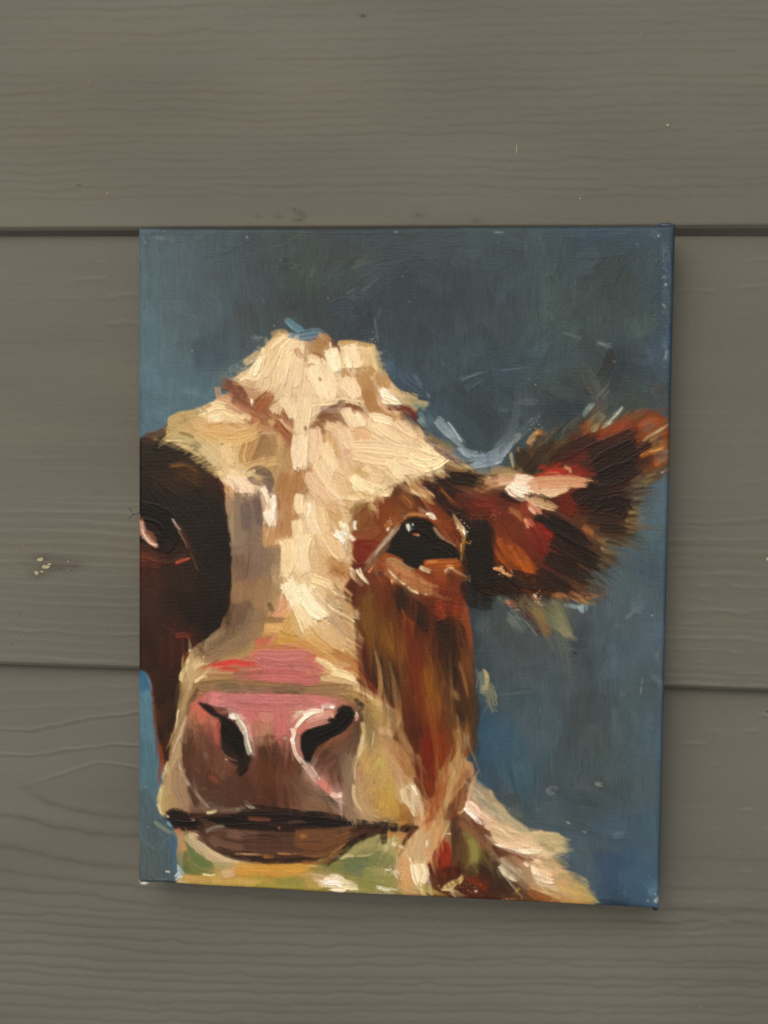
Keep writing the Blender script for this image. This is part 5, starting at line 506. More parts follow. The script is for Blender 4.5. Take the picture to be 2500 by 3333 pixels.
# ---------------------------------------------------------------- pale forehead, brow and nose bridge: single loaded strokes
SS([
 ('A','1350 1080 1420 1060 1480 1080',60,'b89c68',dict(a=.8,dry=.3)),('A','1460 1090 1380 1150 1320 1200',50,'dcc49a',dict(a=.9,h=.35)),('A','1520 1110 1450 1190 1400 1260',40,'e2cca2',dict(a=.9,h=.35)),('A','1270 1200 1250 1300 1230 1400',50,'dcc8a0',dict(a=.9,h=.3)),
 ('A','1230 1290 1200 1380 1170 1450',56,'ecdcbc',dict(a=.95,dry=.1,h=.45)),('A','1100 1330 1180 1280 1240 1230',60,'ceb280',dict(a=.8,h=.25)),('A','1480 1260 1440 1420 1420 1520',90,'dcc6a0',dict(a=.85,h=.35)),('A','1360 1350 1370 1450 1340 1560',80,'d8be94',dict(a=.8,h=.3)),('A','1580 1300 1560 1420 1560 1560',100,'dac4a0',dict(a=.8,h=.35)),('A','1050 1480 1120 1460 1180 1500',40,'e0cca4',dict(a=.85,dry=.3,h=.3)),('A','1040 1510 1150 1540 1230 1550',40,'cbaf82',dict(a=.8,dry=.4,h=.3)),
 ('A','1460 940 1540 1000 1620 1060 1659 1100',70,'54707f',dict(a=1,dry=.05,h=.3,t0=.8,c2='648698')),('A','1500 1080 1580 1100 1680 1110',44,'587c92',dict(a=.95,dry=.15,h=.2)),('B','-60 1090 40 1070 130 1060',80,'5c7688',dict(a=.95,dry=.1,h=.25)),('B','20 1040 100 1040 140 1060',40,'587080',dict(a=.85,dry=.3)),('B','0 1130 60 1135',22,'527e9c',dict(a=.9,dry=.2)),('B','110 1070 150 1110',36,'bc9870',dict(a=.8,dry=.3)),
 ('B','150 1090 200 1150 230 1200',60,'a07850',dict(a=.85,dry=.2)),('B','70 1170 150 1220 180 1300',130,'a07a4e',dict(a=.85,dry=.15,h=.2)),('B','60 1270 130 1300 170 1370',70,'946a44',dict(a=.8,dry=.2)),('B','210 1140 250 1180 300 1220',44,'6a3c24',dict(a=.9,dry=.2)),('B','205 1140 212 1200',12,'e8d8c0',dict(a=.95,h=.3)),('A','1560 1210 1590 1260 1620 1290',50,'a87858',dict(a=.8,dry=.5)),
 ('B','270 1150 420 1150 600 1180',36,'c29a5c',dict(a=.9,dry=.2)),('B','220 1230 240 1310 270 1400',120,'e4d4b4',dict(a=1,dry=.05,h=.45,t1=.5)),('B','240 1240 230 1340 270 1400',50,'f0e2c4',dict(a=.8,dry=.1,h=.45)),('B','380 1200 410 1300 440 1420',150,'e0c8a0',dict(a=1,dry=.08,h=.4,c2='e8d4b0')),('B','350 1280 400 1380 480 1420',50,'f0e2c4',dict(a=.85,dry=.15,h=.45)),('B','460 1210 500 1270 510 1330',40,'d4b47c',dict(a=.8,h=.2)),
 ('B','560 1210 590 1290 620 1380',110,'cdb580',dict(a=.8,dry=.2,h=.25)),('B','320 1420 450 1420 560 1400 600 1450',80,'a8804e',dict(a=.85,dry=.2,h=.15)),('B','660 1440 690 1500 700 1560',100,'b48c5c',dict(a=.9,dry=.1,h=.2)),('B','500 1480 560 1580 600 1650',110,'a47c4a',dict(a=.85,dry=.2)),
 ('B','80 1380 130 1460 170 1560 160 1640',200,'e0cca8',dict(a=.95,dry=.05,h=.35,c2='ead8b8')),('B','110 1470 125 1500',24,'9a6a48',dict(a=.8,dry=.3)),('B','20 1300 60 1300 100 1320',70,'e2cca6',dict(a=.9,h=.3)),('B','340 1510 400 1550 450 1640',120,'e0c8a4',dict(a=.95,dry=.08,h=.4,c2='ead6b8')),
 ('B','680 1570 700 1620 760 1659 830 1720',70,'f0e6d0',dict(a=1,dry=.05,h=.5,t0=.4)),('B','760 1560 850 1610 1000 1640',50,'c4a878',dict(a=.85,dry=.3)),('E','860 0 940 20 1100 50',50,'b0a070',dict(a=.8,dry=.4)),('E','950 60 1040 60 1040 110',40,'7c9480',dict(a=.6,dry=.5)),
 ('E','680 0 760 30 840 60',60,'e6d8bc',dict(a=.95,dry=.1,h=.4)),('E','540 -60 580 50 620 120',100,'a27442',dict(a=.85,dry=.15)),('E','-40 40 200 20 400 20 520 50',60,'dcc8a0',dict(a=.85,dry=.2,h=.25)),
 ('E','110 170 200 110 330 60 500 100',70,'6a4832',dict(a=.85,dry=.6,h=.2)),('E','100 180 200 160 300 170 370 230',60,'7c5434',dict(a=.8,dry=.5,h=.2)),('E','340 60 420 70 510 110',40,'764428',dict(a=.85,dry=.45)),('E','130 80 250 100 330 50',40,'a08478',dict(a=.8,dry=.5)),('E','60 220 120 260 160 320',60,'8a5c3c',dict(a=.8,dry=.3)),('E','280 30 340 20',36,'6a4030',dict(a=.8,dry=.5)),
 ('E','350 100 380 170 450 270',90,'e2ccaa',dict(a=1,dry=.1,h=.4)),('E','440 140 480 180 510 240',60,'e8d4b4',dict(a=.95,dry=.15,h=.4)),('E','720 70 800 80 880 80 950 130 1000 200',50,'641c16',dict(a=.95,dry=.2,h=.1)),('E','890 150 950 190 1010 240',44,'443440',dict(a=.9,dry=.2)),('E','640 80 720 150 850 190',44,'a4784c',dict(a=.8,dry=.3)),('E','1000 220 1060 280',22,'4c3424',dict(a=.8,dry=.3)),
 ('E','570 160 660 170 770 210',70,'e6d6b4',dict(a=.9,dry=.2,h=.35)),('E','560 170 620 270 700 340',60,'dcc49c',dict(a=.9,dry=.2,h=.35)),('E','620 220 720 300 860 380',60,'e0c89e',dict(a=.8,dry=.2,h=.3)),('E','800 200 900 280 1000 330',70,'dcc098',dict(a=.8,dry=.2,h=.3)),('E','430 290 530 300 550 370',80,'cfaa7c',dict(a=.8,dry=.2,h=.2)),
 ('E','180 240 260 270 300 330',70,'dcbc94',dict(a=.9,dry=.2,h=.3)),('E','140 350 200 400 240 470',90,'c29a64',dict(a=.8,dry=.2,h=.2)),('E','60 280 70 400 30 560',120,'d8b894',dict(a=.9,dry=.15,h=.3,c2='e2c8a8')),('E','340 290 370 380 400 440',100,'dcc09c',dict(a=.85,dry=.15,h=.3)),('E','150 420 200 520 250 640',110,'e2cca4',dict(a=.85,dry=.15,h=.35)),('E','340 480 380 470',50,'c49880',dict(a=.7,dry=.5)),
 ('E','420 430 600 430 860 470 1020 500',100,'dec69e',dict(a=.8,dry=.25,h=.3)),('E','420 500 620 540 760 560',90,'dac098',dict(a=.75,dry=.2,h=.3)),('E','920 540 1000 590 1130 590 1250 520',100,'e6d4a8',dict(a=.95,dry=.15,h=.4)),('E','1040 430 1150 460 1250 500',80,'e4d0a8',dict(a=.85,dry=.4,h=.35)),('E','760 560 800 640 870 700',90,'e4d2a8',dict(a=.9,dry=.15,h=.35)),('E','860 600 980 640 1060 660',80,'dcc49c',dict(a=.8,dry=.3,h=.25)),('E','520 620 580 680 680 700',90,'d8bc94',dict(a=.8,dry=.2,h=.25)),
 ('E','410 690 460 740 540 800 650 830 740 860',100,'e2cfa6',dict(a=.95,dry=.12,h=.4,t0=.3,t1=.7)),('E','430 700 420 790 470 820',30,'f0e0bc',dict(a=.85,dry=.2,h=.4)),('E','450 640 500 680 560 700',60,'bc9c60',dict(a=.8,dry=.3)),('E','600 810 680 840 760 870',30,'d8c498',dict(a=.8,dry=.4,h=.3)),('E','520 840 560 890 600 880',60,'c8ac70',dict(a=.8,dry=.4)),('E','300 880 400 890 470 900',40,'e0cc9c',dict(a=.9,dry=.3,h=.35)),('E','560 950 590 980 600 960',40,'b09c68',dict(a=.8,dry=.5)),
 ('E','910 720 960 790 1060 850 1140 890',60,'a88a60',dict(a=.95,dry=.25,h=.2)),('E','930 820 1010 860 1070 880',24,'d8bc8c',dict(a=.9,dry=.3,h=.3)),('E','970 720 1030 780 1120 850 1150 890',12,'caa47c',dict(a=.9,dry=.3,h=.2)),('E','700 820 760 780 850 750',22,'4a3a1e',dict(a=.7,dry=.5)),
 ('E','10 660 60 740 160 830 260 960 340 1010',130,'d4b08a',dict(a=.9,dry=.15,h=.35,c2='e0c4a4')),('E','100 560 160 680 240 780 320 850',120,'dcc29c',dict(a=.85,dry=.15,h=.35)),('E','240 700 300 720 330 820 380 850',90,'cfae84',dict(a=.8,dry=.25,h=.3)),('E','200 830 260 870 320 920',10,'f4e4c8',dict(a=.8,dry=.2,h=.4)),('E','0 620 40 650',34,'a8703c',dict(a=.8,dry=.3)),
 ('E','20 940 40 1050 100 1200 160 1310',110,'dcc29c',dict(a=.9,dry=.12,h=.35,c2='e8d8ba')),('E','130 990 150 1100 180 1200',100,'d8bc8c',dict(a=.85,dry=.15,h=.3)),('E','220 960 260 1040 300 1100',110,'c4a06c',dict(a=.8,dry=.25)),('E','10 940 20 1000 0 1060',20,'f4e8d0',dict(a=.8,dry=.2,h=.4)),
 ('E','120 1230 180 1330 260 1430 370 1490',130,'cda878',dict(a=.9,dry=.12,h=.3,c2='dabc90')),('E','200 1210 260 1300 350 1440',70,'d8b88a',dict(a=.85,dry=.15,h=.3)),('E','130 1240 220 1380 300 1450',14,'eed8ac',dict(a=.8,dry=.2,h=.35)),('E','200 1440 280 1500 380 1500',70,'a87a44',dict(a=.8,dry=.35)),('E','210 1540 300 1580 330 1620',60,'946436',dict(a=.75,dry=.5)),
 ('E','300 1150 360 1080 380 1020',50,'d4c090',dict(a=.8,dry=.3)),('E','340 1130 350 1180 320 1230 330 1290',60,'f2ead4',dict(a=1,dry=.1,h=.5)),('E','260 1210 330 1250 350 1310',60,'f4ecdc',dict(a=1,dry=.1,h=.5)),('E','350 1210 400 1250 420 1270',40,'ecdcc8',dict(a=.95,dry=.2,h=.4)),('E','350 1280 340 1350 380 1420',22,'8a6456',dict(a=.85,dry=.2)),('E','300 1100 310 1150',30,'e8dcc0',dict(a=.9,dry=.4,h=.3)),
 # muted brow marks on the left
 ('A','850 1560 860 1620 880 1680',50,'c8a078',dict(a=.8,dry=.3)),('A','900 1510 980 1540 1050 1600 1100 1680',100,'683624',dict(a=.95,dry=.15,c2='7a4430')),('D','870 0 940 20 1020 60 1100 110',60,'c09a78',dict(a=.9,dry=.2,h=.25)),('D','990 0 1080 40 1150 70',70,'784a34',dict(a=.9,dry=.15)),('D','1020 30 1100 90 1200 130 1300 150',44,'a27050',dict(a=.9,dry=.3,h=.2)),('D','1160 0 1165 50 1190 90',22,'ecdcc0',dict(a=1,dry=.1,h=.4)),
 ('D','1200 100 1250 30 1330 -50',110,'82482c',dict(a=.95,dry=.15,c2='9a5c38',h=.15)),('D','1130 150 1200 190 1260 250 1340 270',80,'84502c',dict(a=.9,dry=.3,c2='b88458',h=.15)),('D','1310 140 1420 190 1500 240 1550 290',80,'94603e',dict(a=.9,dry=.3,c2='a87a58')),('D','1440 110 1480 170 1560 210',30,'845436',dict(a=.85,dry=.3)),('D','1420 180 1450 230 1540 290',30,'d4b088',dict(a=.9,dry=.2,h=.3)),('D','1340 100 1400 60 1390 130',60,'d4bc92',dict(a=.8,dry=.3,h=.25)),
 ('D','1330 190 1390 290 1440 360 1500 400',50,'c8a470',dict(a=.85,dry=.2,h=.3)),('D','1380 230 1450 310 1540 400',90,'7c3c22',dict(a=.95,dry=.25,c2='9a5c38',h=.15)),('D','1570 370 1540 440 1510 520',44,'94583a',dict(a=.95,dry=.3,c2='b07c58',h=.2)),
 ('D','380 370 480 340 600 360 680 420',60,'b0a06c',dict(a=.85,dry=.35,h=.25)),('D','390 375 470 365 560 390',20,'d8cc94',dict(a=.9,dry=.4,h=.3)),('D','520 400 600 430 700 450',50,'8c8058',dict(a=.8,dry=.5,h=.2)),('D','540 430 590 430',22,'c8bc88',dict(a=.9,dry=.4,h=.25)),('D','500 300 580 320 650 350',26,'4c3a24',dict(a=.8,dry=.4)),('D','520 260 600 280 700 310',40,'bc9e64',dict(a=.85,dry=.3)),
 ('D','560 130 650 120 700 140',40,'b49a60',dict(a=.8,dry=.5)),('D','680 130 760 150 740 200',50,'d8c48c',dict(a=.85,dry=.4,h=.3)),('D','720 110 820 60 930 60',70,'dcc898',dict(a=.9,dry=.2,h=.3)),('D','740 70 800 50',30,'a87850',dict(a=.8,dry=.5)),('D','780 190 850 180 900 150',70,'ecdcb8',dict(a=.95,dry=.15,h=.4)),('D','900 130 980 160 1080 180',90,'dcc494',dict(a=.85,dry=.2,h=.3)),('D','760 240 900 230 1100 230',50,'b88c50',dict(a=.8,dry=.35,h=.2)),
 ('D','780 290 900 320 1020 330 1180 280 1240 230',90,'c8a262',dict(a=.85,dry=.15,h=.25,c2='d4b078')),('D','860 360 960 390 1100 370 1220 310',70,'ceac70',dict(a=.85,dry=.2,h=.25)),('D','1090 130 1150 180',40,'d8c090',dict(a=.8,h=.2)),('D','890 400 910 420',24,'5c4c20',dict(a=.9,dry=.2)),
 ('D','640 400 740 480 820 560 900 670',70,'8c8064',dict(a=.7,dry=.5,h=.2)),('D','700 440 790 530 880 620',60,'c8b484',dict(a=.85,dry=.35,h=.3)),('D','740 400 830 480 920 600',70,'d0b680',dict(a=.85,dry=.2,h=.3)),('D','930 420 950 520 1000 580',90,'d4ba86',dict(a=.85,dry=.2,h=.3)),('D','1100 400 1060 500 1080 590',40,'a8804c',dict(a=.8,dry=.3)),
 ('D','1170 400 1130 500 1120 590',80,'b48c5c',dict(a=.9,dry=.3,c2='a07444',h=.2,streak=.9)),('D','1290 320 1240 450 1180 580',80,'9a7448',dict(a=.95,dry=.15,c2='846848',h=.2,streak=.9)),('D','1360 320 1340 450 1290 570',80,'8a7254',dict(a=.95,dry=.1,c2='a07c50',h=.2,streak=.8)),('D','1100 590 1090 500 1120 400',8,'e4cca0',dict(a=.8,dry=.3,h=.3)),('D','1400 320 1420 450 1380 540',50,'c4a070',dict(a=.85,dry=.2,h=.2)),('D','1250 300 1310 300 1380 290',24,'b49c80',dict(a=.8,dry=.3)),
 ('D','1120 620 1250 580 1400 560 1440 620',80,'c0a06c',dict(a=.85,dry=.25,h=.25)),('D','1080 700 1200 700 1300 780',70,'b4946a',dict(a=.8,dry=.35,h=.2)),('D','1130 690 1220 640 1320 680',80,'5c4a40',dict(a=.9,dry=.25,c2='74604e')),('D','1150 720 1220 760 1290 740',50,'8a7664',dict(a=.8,dry=.4)),('D','1290 680 1320 760 1340 840',90,'5c4a40',dict(a=.9,dry=.15,c2='6c5a4c')),('D','1380 650 1400 740 1360 840',60,'b09468',dict(a=.8,dry=.3,h=.25)),('D','1280 820 1330 880 1380 860',18,'8c5c3c',dict(a=.85,dry=.3)),
 ('D','960 700 1050 760 1120 830 1200 840',140,'dec4a8',dict(a=.9,dry=.1,h=.3,c2='e6d0b4')),('D','990 680 1100 680 1200 650',50,'dcc490',dict(a=.85,dry=.25,h=.25)),('D','930 790 970 830 990 900',50,'b07c4c',dict(a=.85,dry=.3)),
 ('D','1260 790 1290 900 1330 1060',60,'e4d8c4',dict(a=.95,dry=.3,h=.4)),('D','1370 870 1350 960 1330 1100',50,'ece4d4',dict(a=.95,dry=.2,h=.4)),('D','1300 1020 1330 1080 1340 1130',90,'e4d8c4',dict(a=.9,dry=.35,h=.4)),('D','1240 850 1280 950 1290 1000',40,'b4946c',dict(a=.8,dry=.3)),('D','1300 940 1320 1000',40,'c0a078',dict(a=.7,dry=.3)),
 ('D','1280 1140 1300 1220 1280 1310',60,'b88e5e',dict(a=.85,dry=.2)),('D','1270 1320 1350 1330 1420 1330',24,'bc9860',dict(a=.9,dry=.3)),('D','1380 1290 1430 1280 1410 1310',40,'d4b884',dict(a=.9,dry=.3,h=.3)),
 ('D','1440 460 1460 560 1500 600 1480 700',130,'ac8c60',dict(a=.8,dry=.15,h=.15)),('D','1480 700 1460 800 1440 930',150,'94683e',dict(a=.9,dry=.15,c2='a8794c',h=.15,streak=.8)),('D','1590 640 1560 720 1540 900',120,'9a6e42',dict(a=.9,dry=.2,c2='ac8052',h=.15,streak=.8)),('D','1460 940 1480 1060 1440 1220',160,'a0734a',dict(a=.9,dry=.15,c2='b08658',h=.12,streak=.7)),('D','1400 900 1410 1000',20,'7c4c2c',dict(a=.7)),('D','1330 1140 1300 1220',10,'7c5434',dict(a=.7)),('D','1380 1160 1370 1250',10,'845a34',dict(a=.7)),('D','1560 1050 1540 1180 1500 1270',70,'a87a4c',dict(a=.8,dry=.2)),
 ('D','1590 870 1580 950 1600 1030',80,'e2cca4',dict(a=1,dry=.1,h=.4,t0=.4,t1=.5)),('D','1560 1110 1580 1200 1590 1320',100,'dcc298',dict(a=1,dry=.08,h=.4,c2='e6d2ac')),('D','1480 1280 1500 1400 1420 1600',140,'dcc494',dict(a=.95,dry=.12,h=.35,c2='e6d2a8')),('D','1640 1240 1600 1380 1640 1560',130,'dcc69a',dict(a=.95,dry=.1,h=.35,c2='e6d6b2')),('D','1400 1390 1400 1500 1410 1600',60,'cdb280',dict(a=.9,dry=.3,h=.25)),('D','1600 350 1590 480 1600 620',140,'e0c8a6',dict(a=1,dry=.08,h=.4,c2='e8d6bc')),('D','1640 0 1620 150 1590 330',130,'dcc8a2',dict(a=.9,dry=.1,h=.35)),('D','1450 0 1500 60 1540 160',100,'dcc8a2',dict(a=.9,dry=.1,h=.3)),
 ('D','1640 250 1650 280',30,'8a4a30',dict(a=.8,dry=.4)),('D','1430 1110 1420 1180',12,'7c5030',dict(a=.6)),
 # grey-brown slabs of the nose bridge
 ('D','1050 870 1060 1100 1040 1330',110,'7c6a58',dict(a=.9,dry=.1,c2='8c7a64',h=.12,t0=0,t1=.1)),('D','1150 870 1180 1100 1180 1340',140,'6c5a50',dict(a=.9,dry=.08,c2='7c6a5a',h=.12,t0=0,t1=.1)),('D','1200 900 1220 1020 1230 1150',70,'5a4a46',dict(a=.8,dry=.1)),('D','1100 950 1110 1080 1100 1200',90,'625450',dict(a=.7,dry=.1)),('D','1000 860 1100 860 1230 870',34,'8a7250',dict(a=.7,dry=.5)),
 ('D','1340 1350 1340 1480 1330 1600',140,'7a6652',dict(a=.9,dry=.1,c2='86705a',t0=0,t1=.1)),('D','1200 1350 1200 1480 1190 1600',140,'725e50',dict(a=.8,dry=.1,c2='80685a',t0=0,t1=.1)),('D','1040 1420 1060 1550 1050 1659',110,'6e564a',dict(a=.8,dry=.1)),('D','1140 1370 1125 1500 1115 1650',10,'3c3028',dict(a=.8,dry=.2)),('D','980 1000 985 1200 995 1400',14,'a08c6c',dict(a=.8,dry=.2)),
 ('G','1050 0 1060 100 1040 200',130,'88694c',dict(a=.8,dry=.15,t0=0)),('G','1250 0 1220 150 1230 300',160,'8a6e4e',dict(a=.8,dry=.15,t0=0)),('G','1000 200 970 300 930 400',80,'54402f',dict(a=.85,dry=.2,c2='6c5440')),('G','1080 190 1100 280 1060 380',130,'6c5444',dict(a=.85,dry=.2,c2='5a4436')),('G','1200 250 1180 400 1060 520 850 600 640 650',160,'7c664c',dict(a=.8,dry=.1,c2='8c7456',h=.12)),('G','920 430 800 500 700 570 610 640',50,'8a7858',dict(a=.85,dry=.25,h=.15)),('G','1000 430 850 530 760 610',70,'6c5640',dict(a=.7,dry=.2)),('G','1190 500 1120 600 1010 660 850 670',60,'988052',dict(a=.75,dry=.3)),('G','1320 180 1330 230 1360 240',34,'4c3c28',dict(a=.9,dry=.6)),('G','1370 20 1400 120',60,'947c5a',dict(a=.7)),
 ('G','1450 130 1500 200 1400 290 1350 310',90,'c89670',dict(a=.9,dry=.1,h=.2)),('G','1530 220 1460 300 1390 420',60,'caa06c',dict(a=.85,dry=.1,h=.25)),('G','1240 330 1350 330 1460 330',56,'8a6c44',dict(a=.9,dry=.2,c2='7c5c38')),('G','1290 400 1400 400 1440 420',80,'cba468',dict(a=.85,dry=.15,h=.2)),('G','1540 260 1500 380 1400 490',80,'c09a58',dict(a=.85,dry=.15,h=.2)),('G','1530 290 1560 400 1640 510',60,'c4a468',dict(a=.85,dry=.15,h=.2)),('G','1410 440 1500 480 1600 490',40,'b8924a',dict(a=.8,dry=.3)),
 ('G','1480 0 1560 120 1659 330',150,'e0d2ae',dict(a=1,dry=.1,h=.4,c2='ece0c0',t0=.2)),('G','1600 30 1659 150 1740 260',120,'e4d6b6',dict(a=.95,dry=.1,h=.35)),('G','1540 250 1600 380 1640 500',16,'e8dcb4',dict(a=.8,dry=.2,h=.35)),('H','-100 200 -20 320 20 500',90,'d8c498',dict(a=.85,dry=.2,h=.3)),('H','0 60 60 200 180 280',160,'e6dabc',dict(a=.95,dry=.12,h=.4)),('H','60 50 160 180 280 300 330 420',80,'cbb088',dict(a=.85,dry=.2,h=.3)),('H','60 -40 180 0 250 50',70,'e0c898',dict(a=.9,dry=.2,h=.35)),
 ('H','180 150 260 230 360 260 480 295',90,'a89068',dict(a=.9,dry=.25,h=.3,c2='c8b088')),('H','180 180 250 240 340 270',12,'f4e4b8',dict(a=.95,dry=.15,h=.4)),('H','290 270 360 300 430 350',26,'ecdcb8',dict(a=.95,dry=.4,h=.35)),('H','300 130 330 190 420 250',70,'94784e',dict(a=.8,dry=.4)),('H','220 300 330 400 450 510',110,'a48866',dict(a=.9,dry=.3,h=.25,c2='c0a480')),('H','330 300 380 400 500 500',34,'b8966c',dict(a=.85,dry=.4)),('H','90 350 140 330 200 300',24,'8c6454',dict(a=.8,dry=.5)),('H','100 370 200 460 330 560 420 640',130,'c8a674',dict(a=.85,dry=.2,h=.3,c2='d4b684')),('H','310 600 370 610 420 680',30,'dcc080',dict(a=.85,dry=.3,h=.3)),
 ('H','0 420 80 520 200 600',100,'c8a264',dict(a=.8,dry=.2,h=.25)),('H','200 60 280 100 320 150',50,'c8a468',dict(a=.85,dry=.4,h=.25)),('H','330 40 380 90 410 110',22,'c49c78',dict(a=.8,dry=.5)),
 ('H','-300 540 -150 510 0 560',50,'b88e42',dict(a=.85,dry=.2)),('G','1350 560 1500 580 1659 620',26,'a8743c',dict(a=.8,dry=.3)),('H','0 560 120 640 230 700',50,'c09058',dict(a=.8,dry=.3)),('H','0 640 100 680 160 730',50,'b4604c',dict(a=.7,dry=.4)),
 ('H','80 690 180 730 260 790',60,'ddc890',dict(a=.9,dry=.3,h=.35)),('H','130 850 250 860 340 880 440 900',50,'cbae7c',dict(a=.9,dry=.2,h=.25)),('H','220 800 300 810 380 840 440 880',60,'e0cc98',dict(a=.95,dry=.2,h=.4)),('H','240 620 330 660 460 740',70,'a8733c',dict(a=.75,dry=.55)),('H','330 760 420 780 480 800',26,'984c20',dict(a=.75,dry=.5))])
# pink bridge of the nose
SS([
 ('G','1200 520 1260 520 1330 500',60,'b8604c',dict(a=.85,dry=.3)),('G','1180 590 1280 570 1400 590 1659 600',40,'b4784c',dict(a=.75,dry=.3)),
 ('G','1210 640 1400 650 1600 640 1700 650',90,'b8686a',dict(a=.95,dry=.05,h=.25,c2='c07274')),('G','1230 700 1400 740 1600 740 1760 750',90,'b46268',dict(a=.9,dry=.1,h=.2)),('H','0 690 60 740 140 790',90,'b86868',dict(a=.8,dry=.2)),('G','1100 820 1350 800 1600 820 1720 850',60,'bc5c60',dict(a=.9,dry=.2,h=.15)),('G','1200 870 1400 860 1659 880',50,'c06068',dict(a=.9,dry=.15,h=.2)),('H','-30 870 60 870 90 840',80,'b85e62',dict(a=.85,dry=.2)),
 ('G','780 740 900 725 1000 705 1100 725 1230 725',46,'bc2a2c',dict(a=.95,dry=.15,c2='d03434',t0=.7)),('G','850 760 950 775 1050 770',40,'b83c34',dict(a=.9,dry=.3,t0=.6)),('G','690 770 800 755 900 745',30,'b86850',dict(a=.8,dry=.4)),('G','1050 780 1150 760 1250 750',34,'a46e58',dict(a=.9,dry=.2)),('G','1000 820 1150 810 1300 800',24,'8c6048',dict(a=.7,dry=.4)),
 ('G','680 810 780 790 900 800 1010 800',34,'ac8a60',dict(a=.85,dry=.3,h=.2)),('G','700 850 850 840 1000 840',50,'a07c50',dict(a=.85,dry=.2)),('G','650 880 720 840 760 850',30,'dcc898',dict(a=.85,dry=.5,h=.3)),('G','590 790 650 730 720 700',70,'c4ac7c',dict(a=.85,dry=.2,h=.2)),('G','520 870 540 800 600 740',36,'ccbc88',dict(a=.9,dry=.25,h=.3)),('G','620 760 600 880 570 950',60,'b0986c',dict(a=.8,dry=.2)),('G','1500 740 1540 760',30,'7c4c44',dict(a=.8,dry=.3)),('H','0 740 60 770',18,'7c4c40',dict(a=.7,dry=.5)),
 ('G','680 920 800 900 1000 900 1300 910 1659 930',60,'8a6c48',dict(a=.85,dry=.15)),('G','830 950 950 920 1050 940',60,'6c5a44',dict(a=.85,dry=.25)),('G','700 970 850 960 950 970',50,'8c6c50',dict(a=.8,dry=.2)),('G','1100 940 1300 960 1500 960 1740 970',70,'745c46',dict(a=.9,dry=.1,c2='84684c')),('G','1300 990 1450 990 1620 980',36,'54422e',dict(a=.85,dry=.3)),('H','-20 960 150 950 300 940 430 930',80,'8a6c4a',dict(a=.9,dry=.1)),('H','0 1020 150 1010 300 1030 400 1060',60,'846848',dict(a=.85,dry=.2)),
 ('G','590 680 580 720',24,'dcc898',dict(a=.9,dry=.6,h=.3)),('G','600 600 600 610',14,'f0e4c8',dict(a=1,h=.3)),('G','720 660 730 665',12,'e8d8b0',dict(a=.9))])
# ---------------------------------------------------------------- muzzle
mM = polymask(pts('G','690 1010 800 980 1000 990 1300 1000 1659 1000 1800 1010 1960 1050 2110 1090 2160 1200 2130 1500 2080 1750 2060 1950 2120 2200 2000 2180 1659 2080 1100 2060 780 2060 620 2060 600 1900 560 1700 540 1500 560 1300 600 1150'.split()),1.0,1)
FM = Field('''
G 650 1080 8c6050 110;G 600 1150 9a6c50 110;G 680 1130 b8604c 90;G 740 1180 b4584a 90;G 700 1230 a86c50 90;G 600 1260 8a6048 100;G 800 1230 a85c4c 45;G 850 1300 9c4c40 90;G 850 1350 a85448 90;G 880 1150 54382c 40;G 850 1030 c8767c 0;G 1000 1050 b8686e 0;G 950 1100 c47880 10;G 1200 1060 b4646a 0;G 1200 1150 c46a6c 30;G 1400 1060 b8686c 0;G 1100 1200 bc8078 40;G 1300 1200 b8786c 90;G 1430 1200 c0646a 90;G 1430 1340 bc6468 90;G 1550 1150 b8746c 120;G 1500 1250 b87068 90;G 1280 1290 a07458 90;G 1200 1350 b4786c 90;G 1250 1420 94684e 90;G 1350 1400 6c4030 90;G 1450 1430 6c4834 90;G 1200 1480 4c3024 90;G 1350 1500 42281c 90;G 1500 1500 44291c 90;G 650 1350 5a3a2c 90;G 750 1320 5c3c2c 90;G 620 1500 4a3024 90;G 750 1500 5c3a2c 90;G 850 1500 5a3830 60;G 900 1600 6a4434 20;G 1250 1600 4c2c1c 90;G 1500 1620 54301e 90
J 620 200 5a382a 95;J 700 300 4e3226 95;J 800 200 5a3a2c 60;J 900 270 664030 30;J 750 450 4a3226 90;J 650 550 4c382c 90;J 600 450 503a2e 80;J 900 450 4c3026 90;J 1000 350 4e3024 120;J 950 550 4a3226 0;J 1100 450 4e3020 90;J 1300 300 552e1c 90;J 1300 500 4c2c1c 90;J 1500 250 4c2a1a 90;J 1600 400 4c3020 90;J 1500 550 54301c 90;J 1200 580 4a2e20 0;J 800 600 4c3a2e 0;J 700 650 6a5242 0;J 680 700 6a4430 0
H 60 1050 b8686c 0;H 200 1070 b4747080 0;H 300 1090 94604e 20;H 380 1110 7c5c40 40;H 430 1180 8c5c4c 90;H 30 1130 b87068 10;H 100 1230 b4786c 160;H 200 1200 b47c64 160;H 450 1250 5c4434 90;H 400 1330 4c3428 120;H 300 1430 6a442e 160;H 150 1480 5c3a28 150;H 60 1550 4a2c20 130;H 250 1550 50342680 120;H 380 1550 5a4234 120;H 420 1450 5a4434 90;H 470 1350 4c3a24 90;H -60 1500 50301e 90;H 480 1120 3c2c28 90;H 440 1130 6c5038 90
K 100 150 4e3022 130;K 200 250 5a3c2e 120;K 300 120 60483c 110;K 350 300 6a5444 95;K 380 450 6c5444 95;K 250 400 5c3a2c 130;K 100 280 5c3a30 130;K 50 350 b8988c 50;K 150 430 c88478 50;K 250 500 c49c90 40;K 100 550 7a6450 45;K 200 600 54402f 45;K 50 600 705440 45;K 250 650 6c5440 40;K 350 600 7a5f4c 60;K 420 700 8a7058 70;K 0 520 5c4434 45;K 20 450 6a4c3a 45;K 400 200 6c5442 95;K 150 680 6c4c3a 20''')
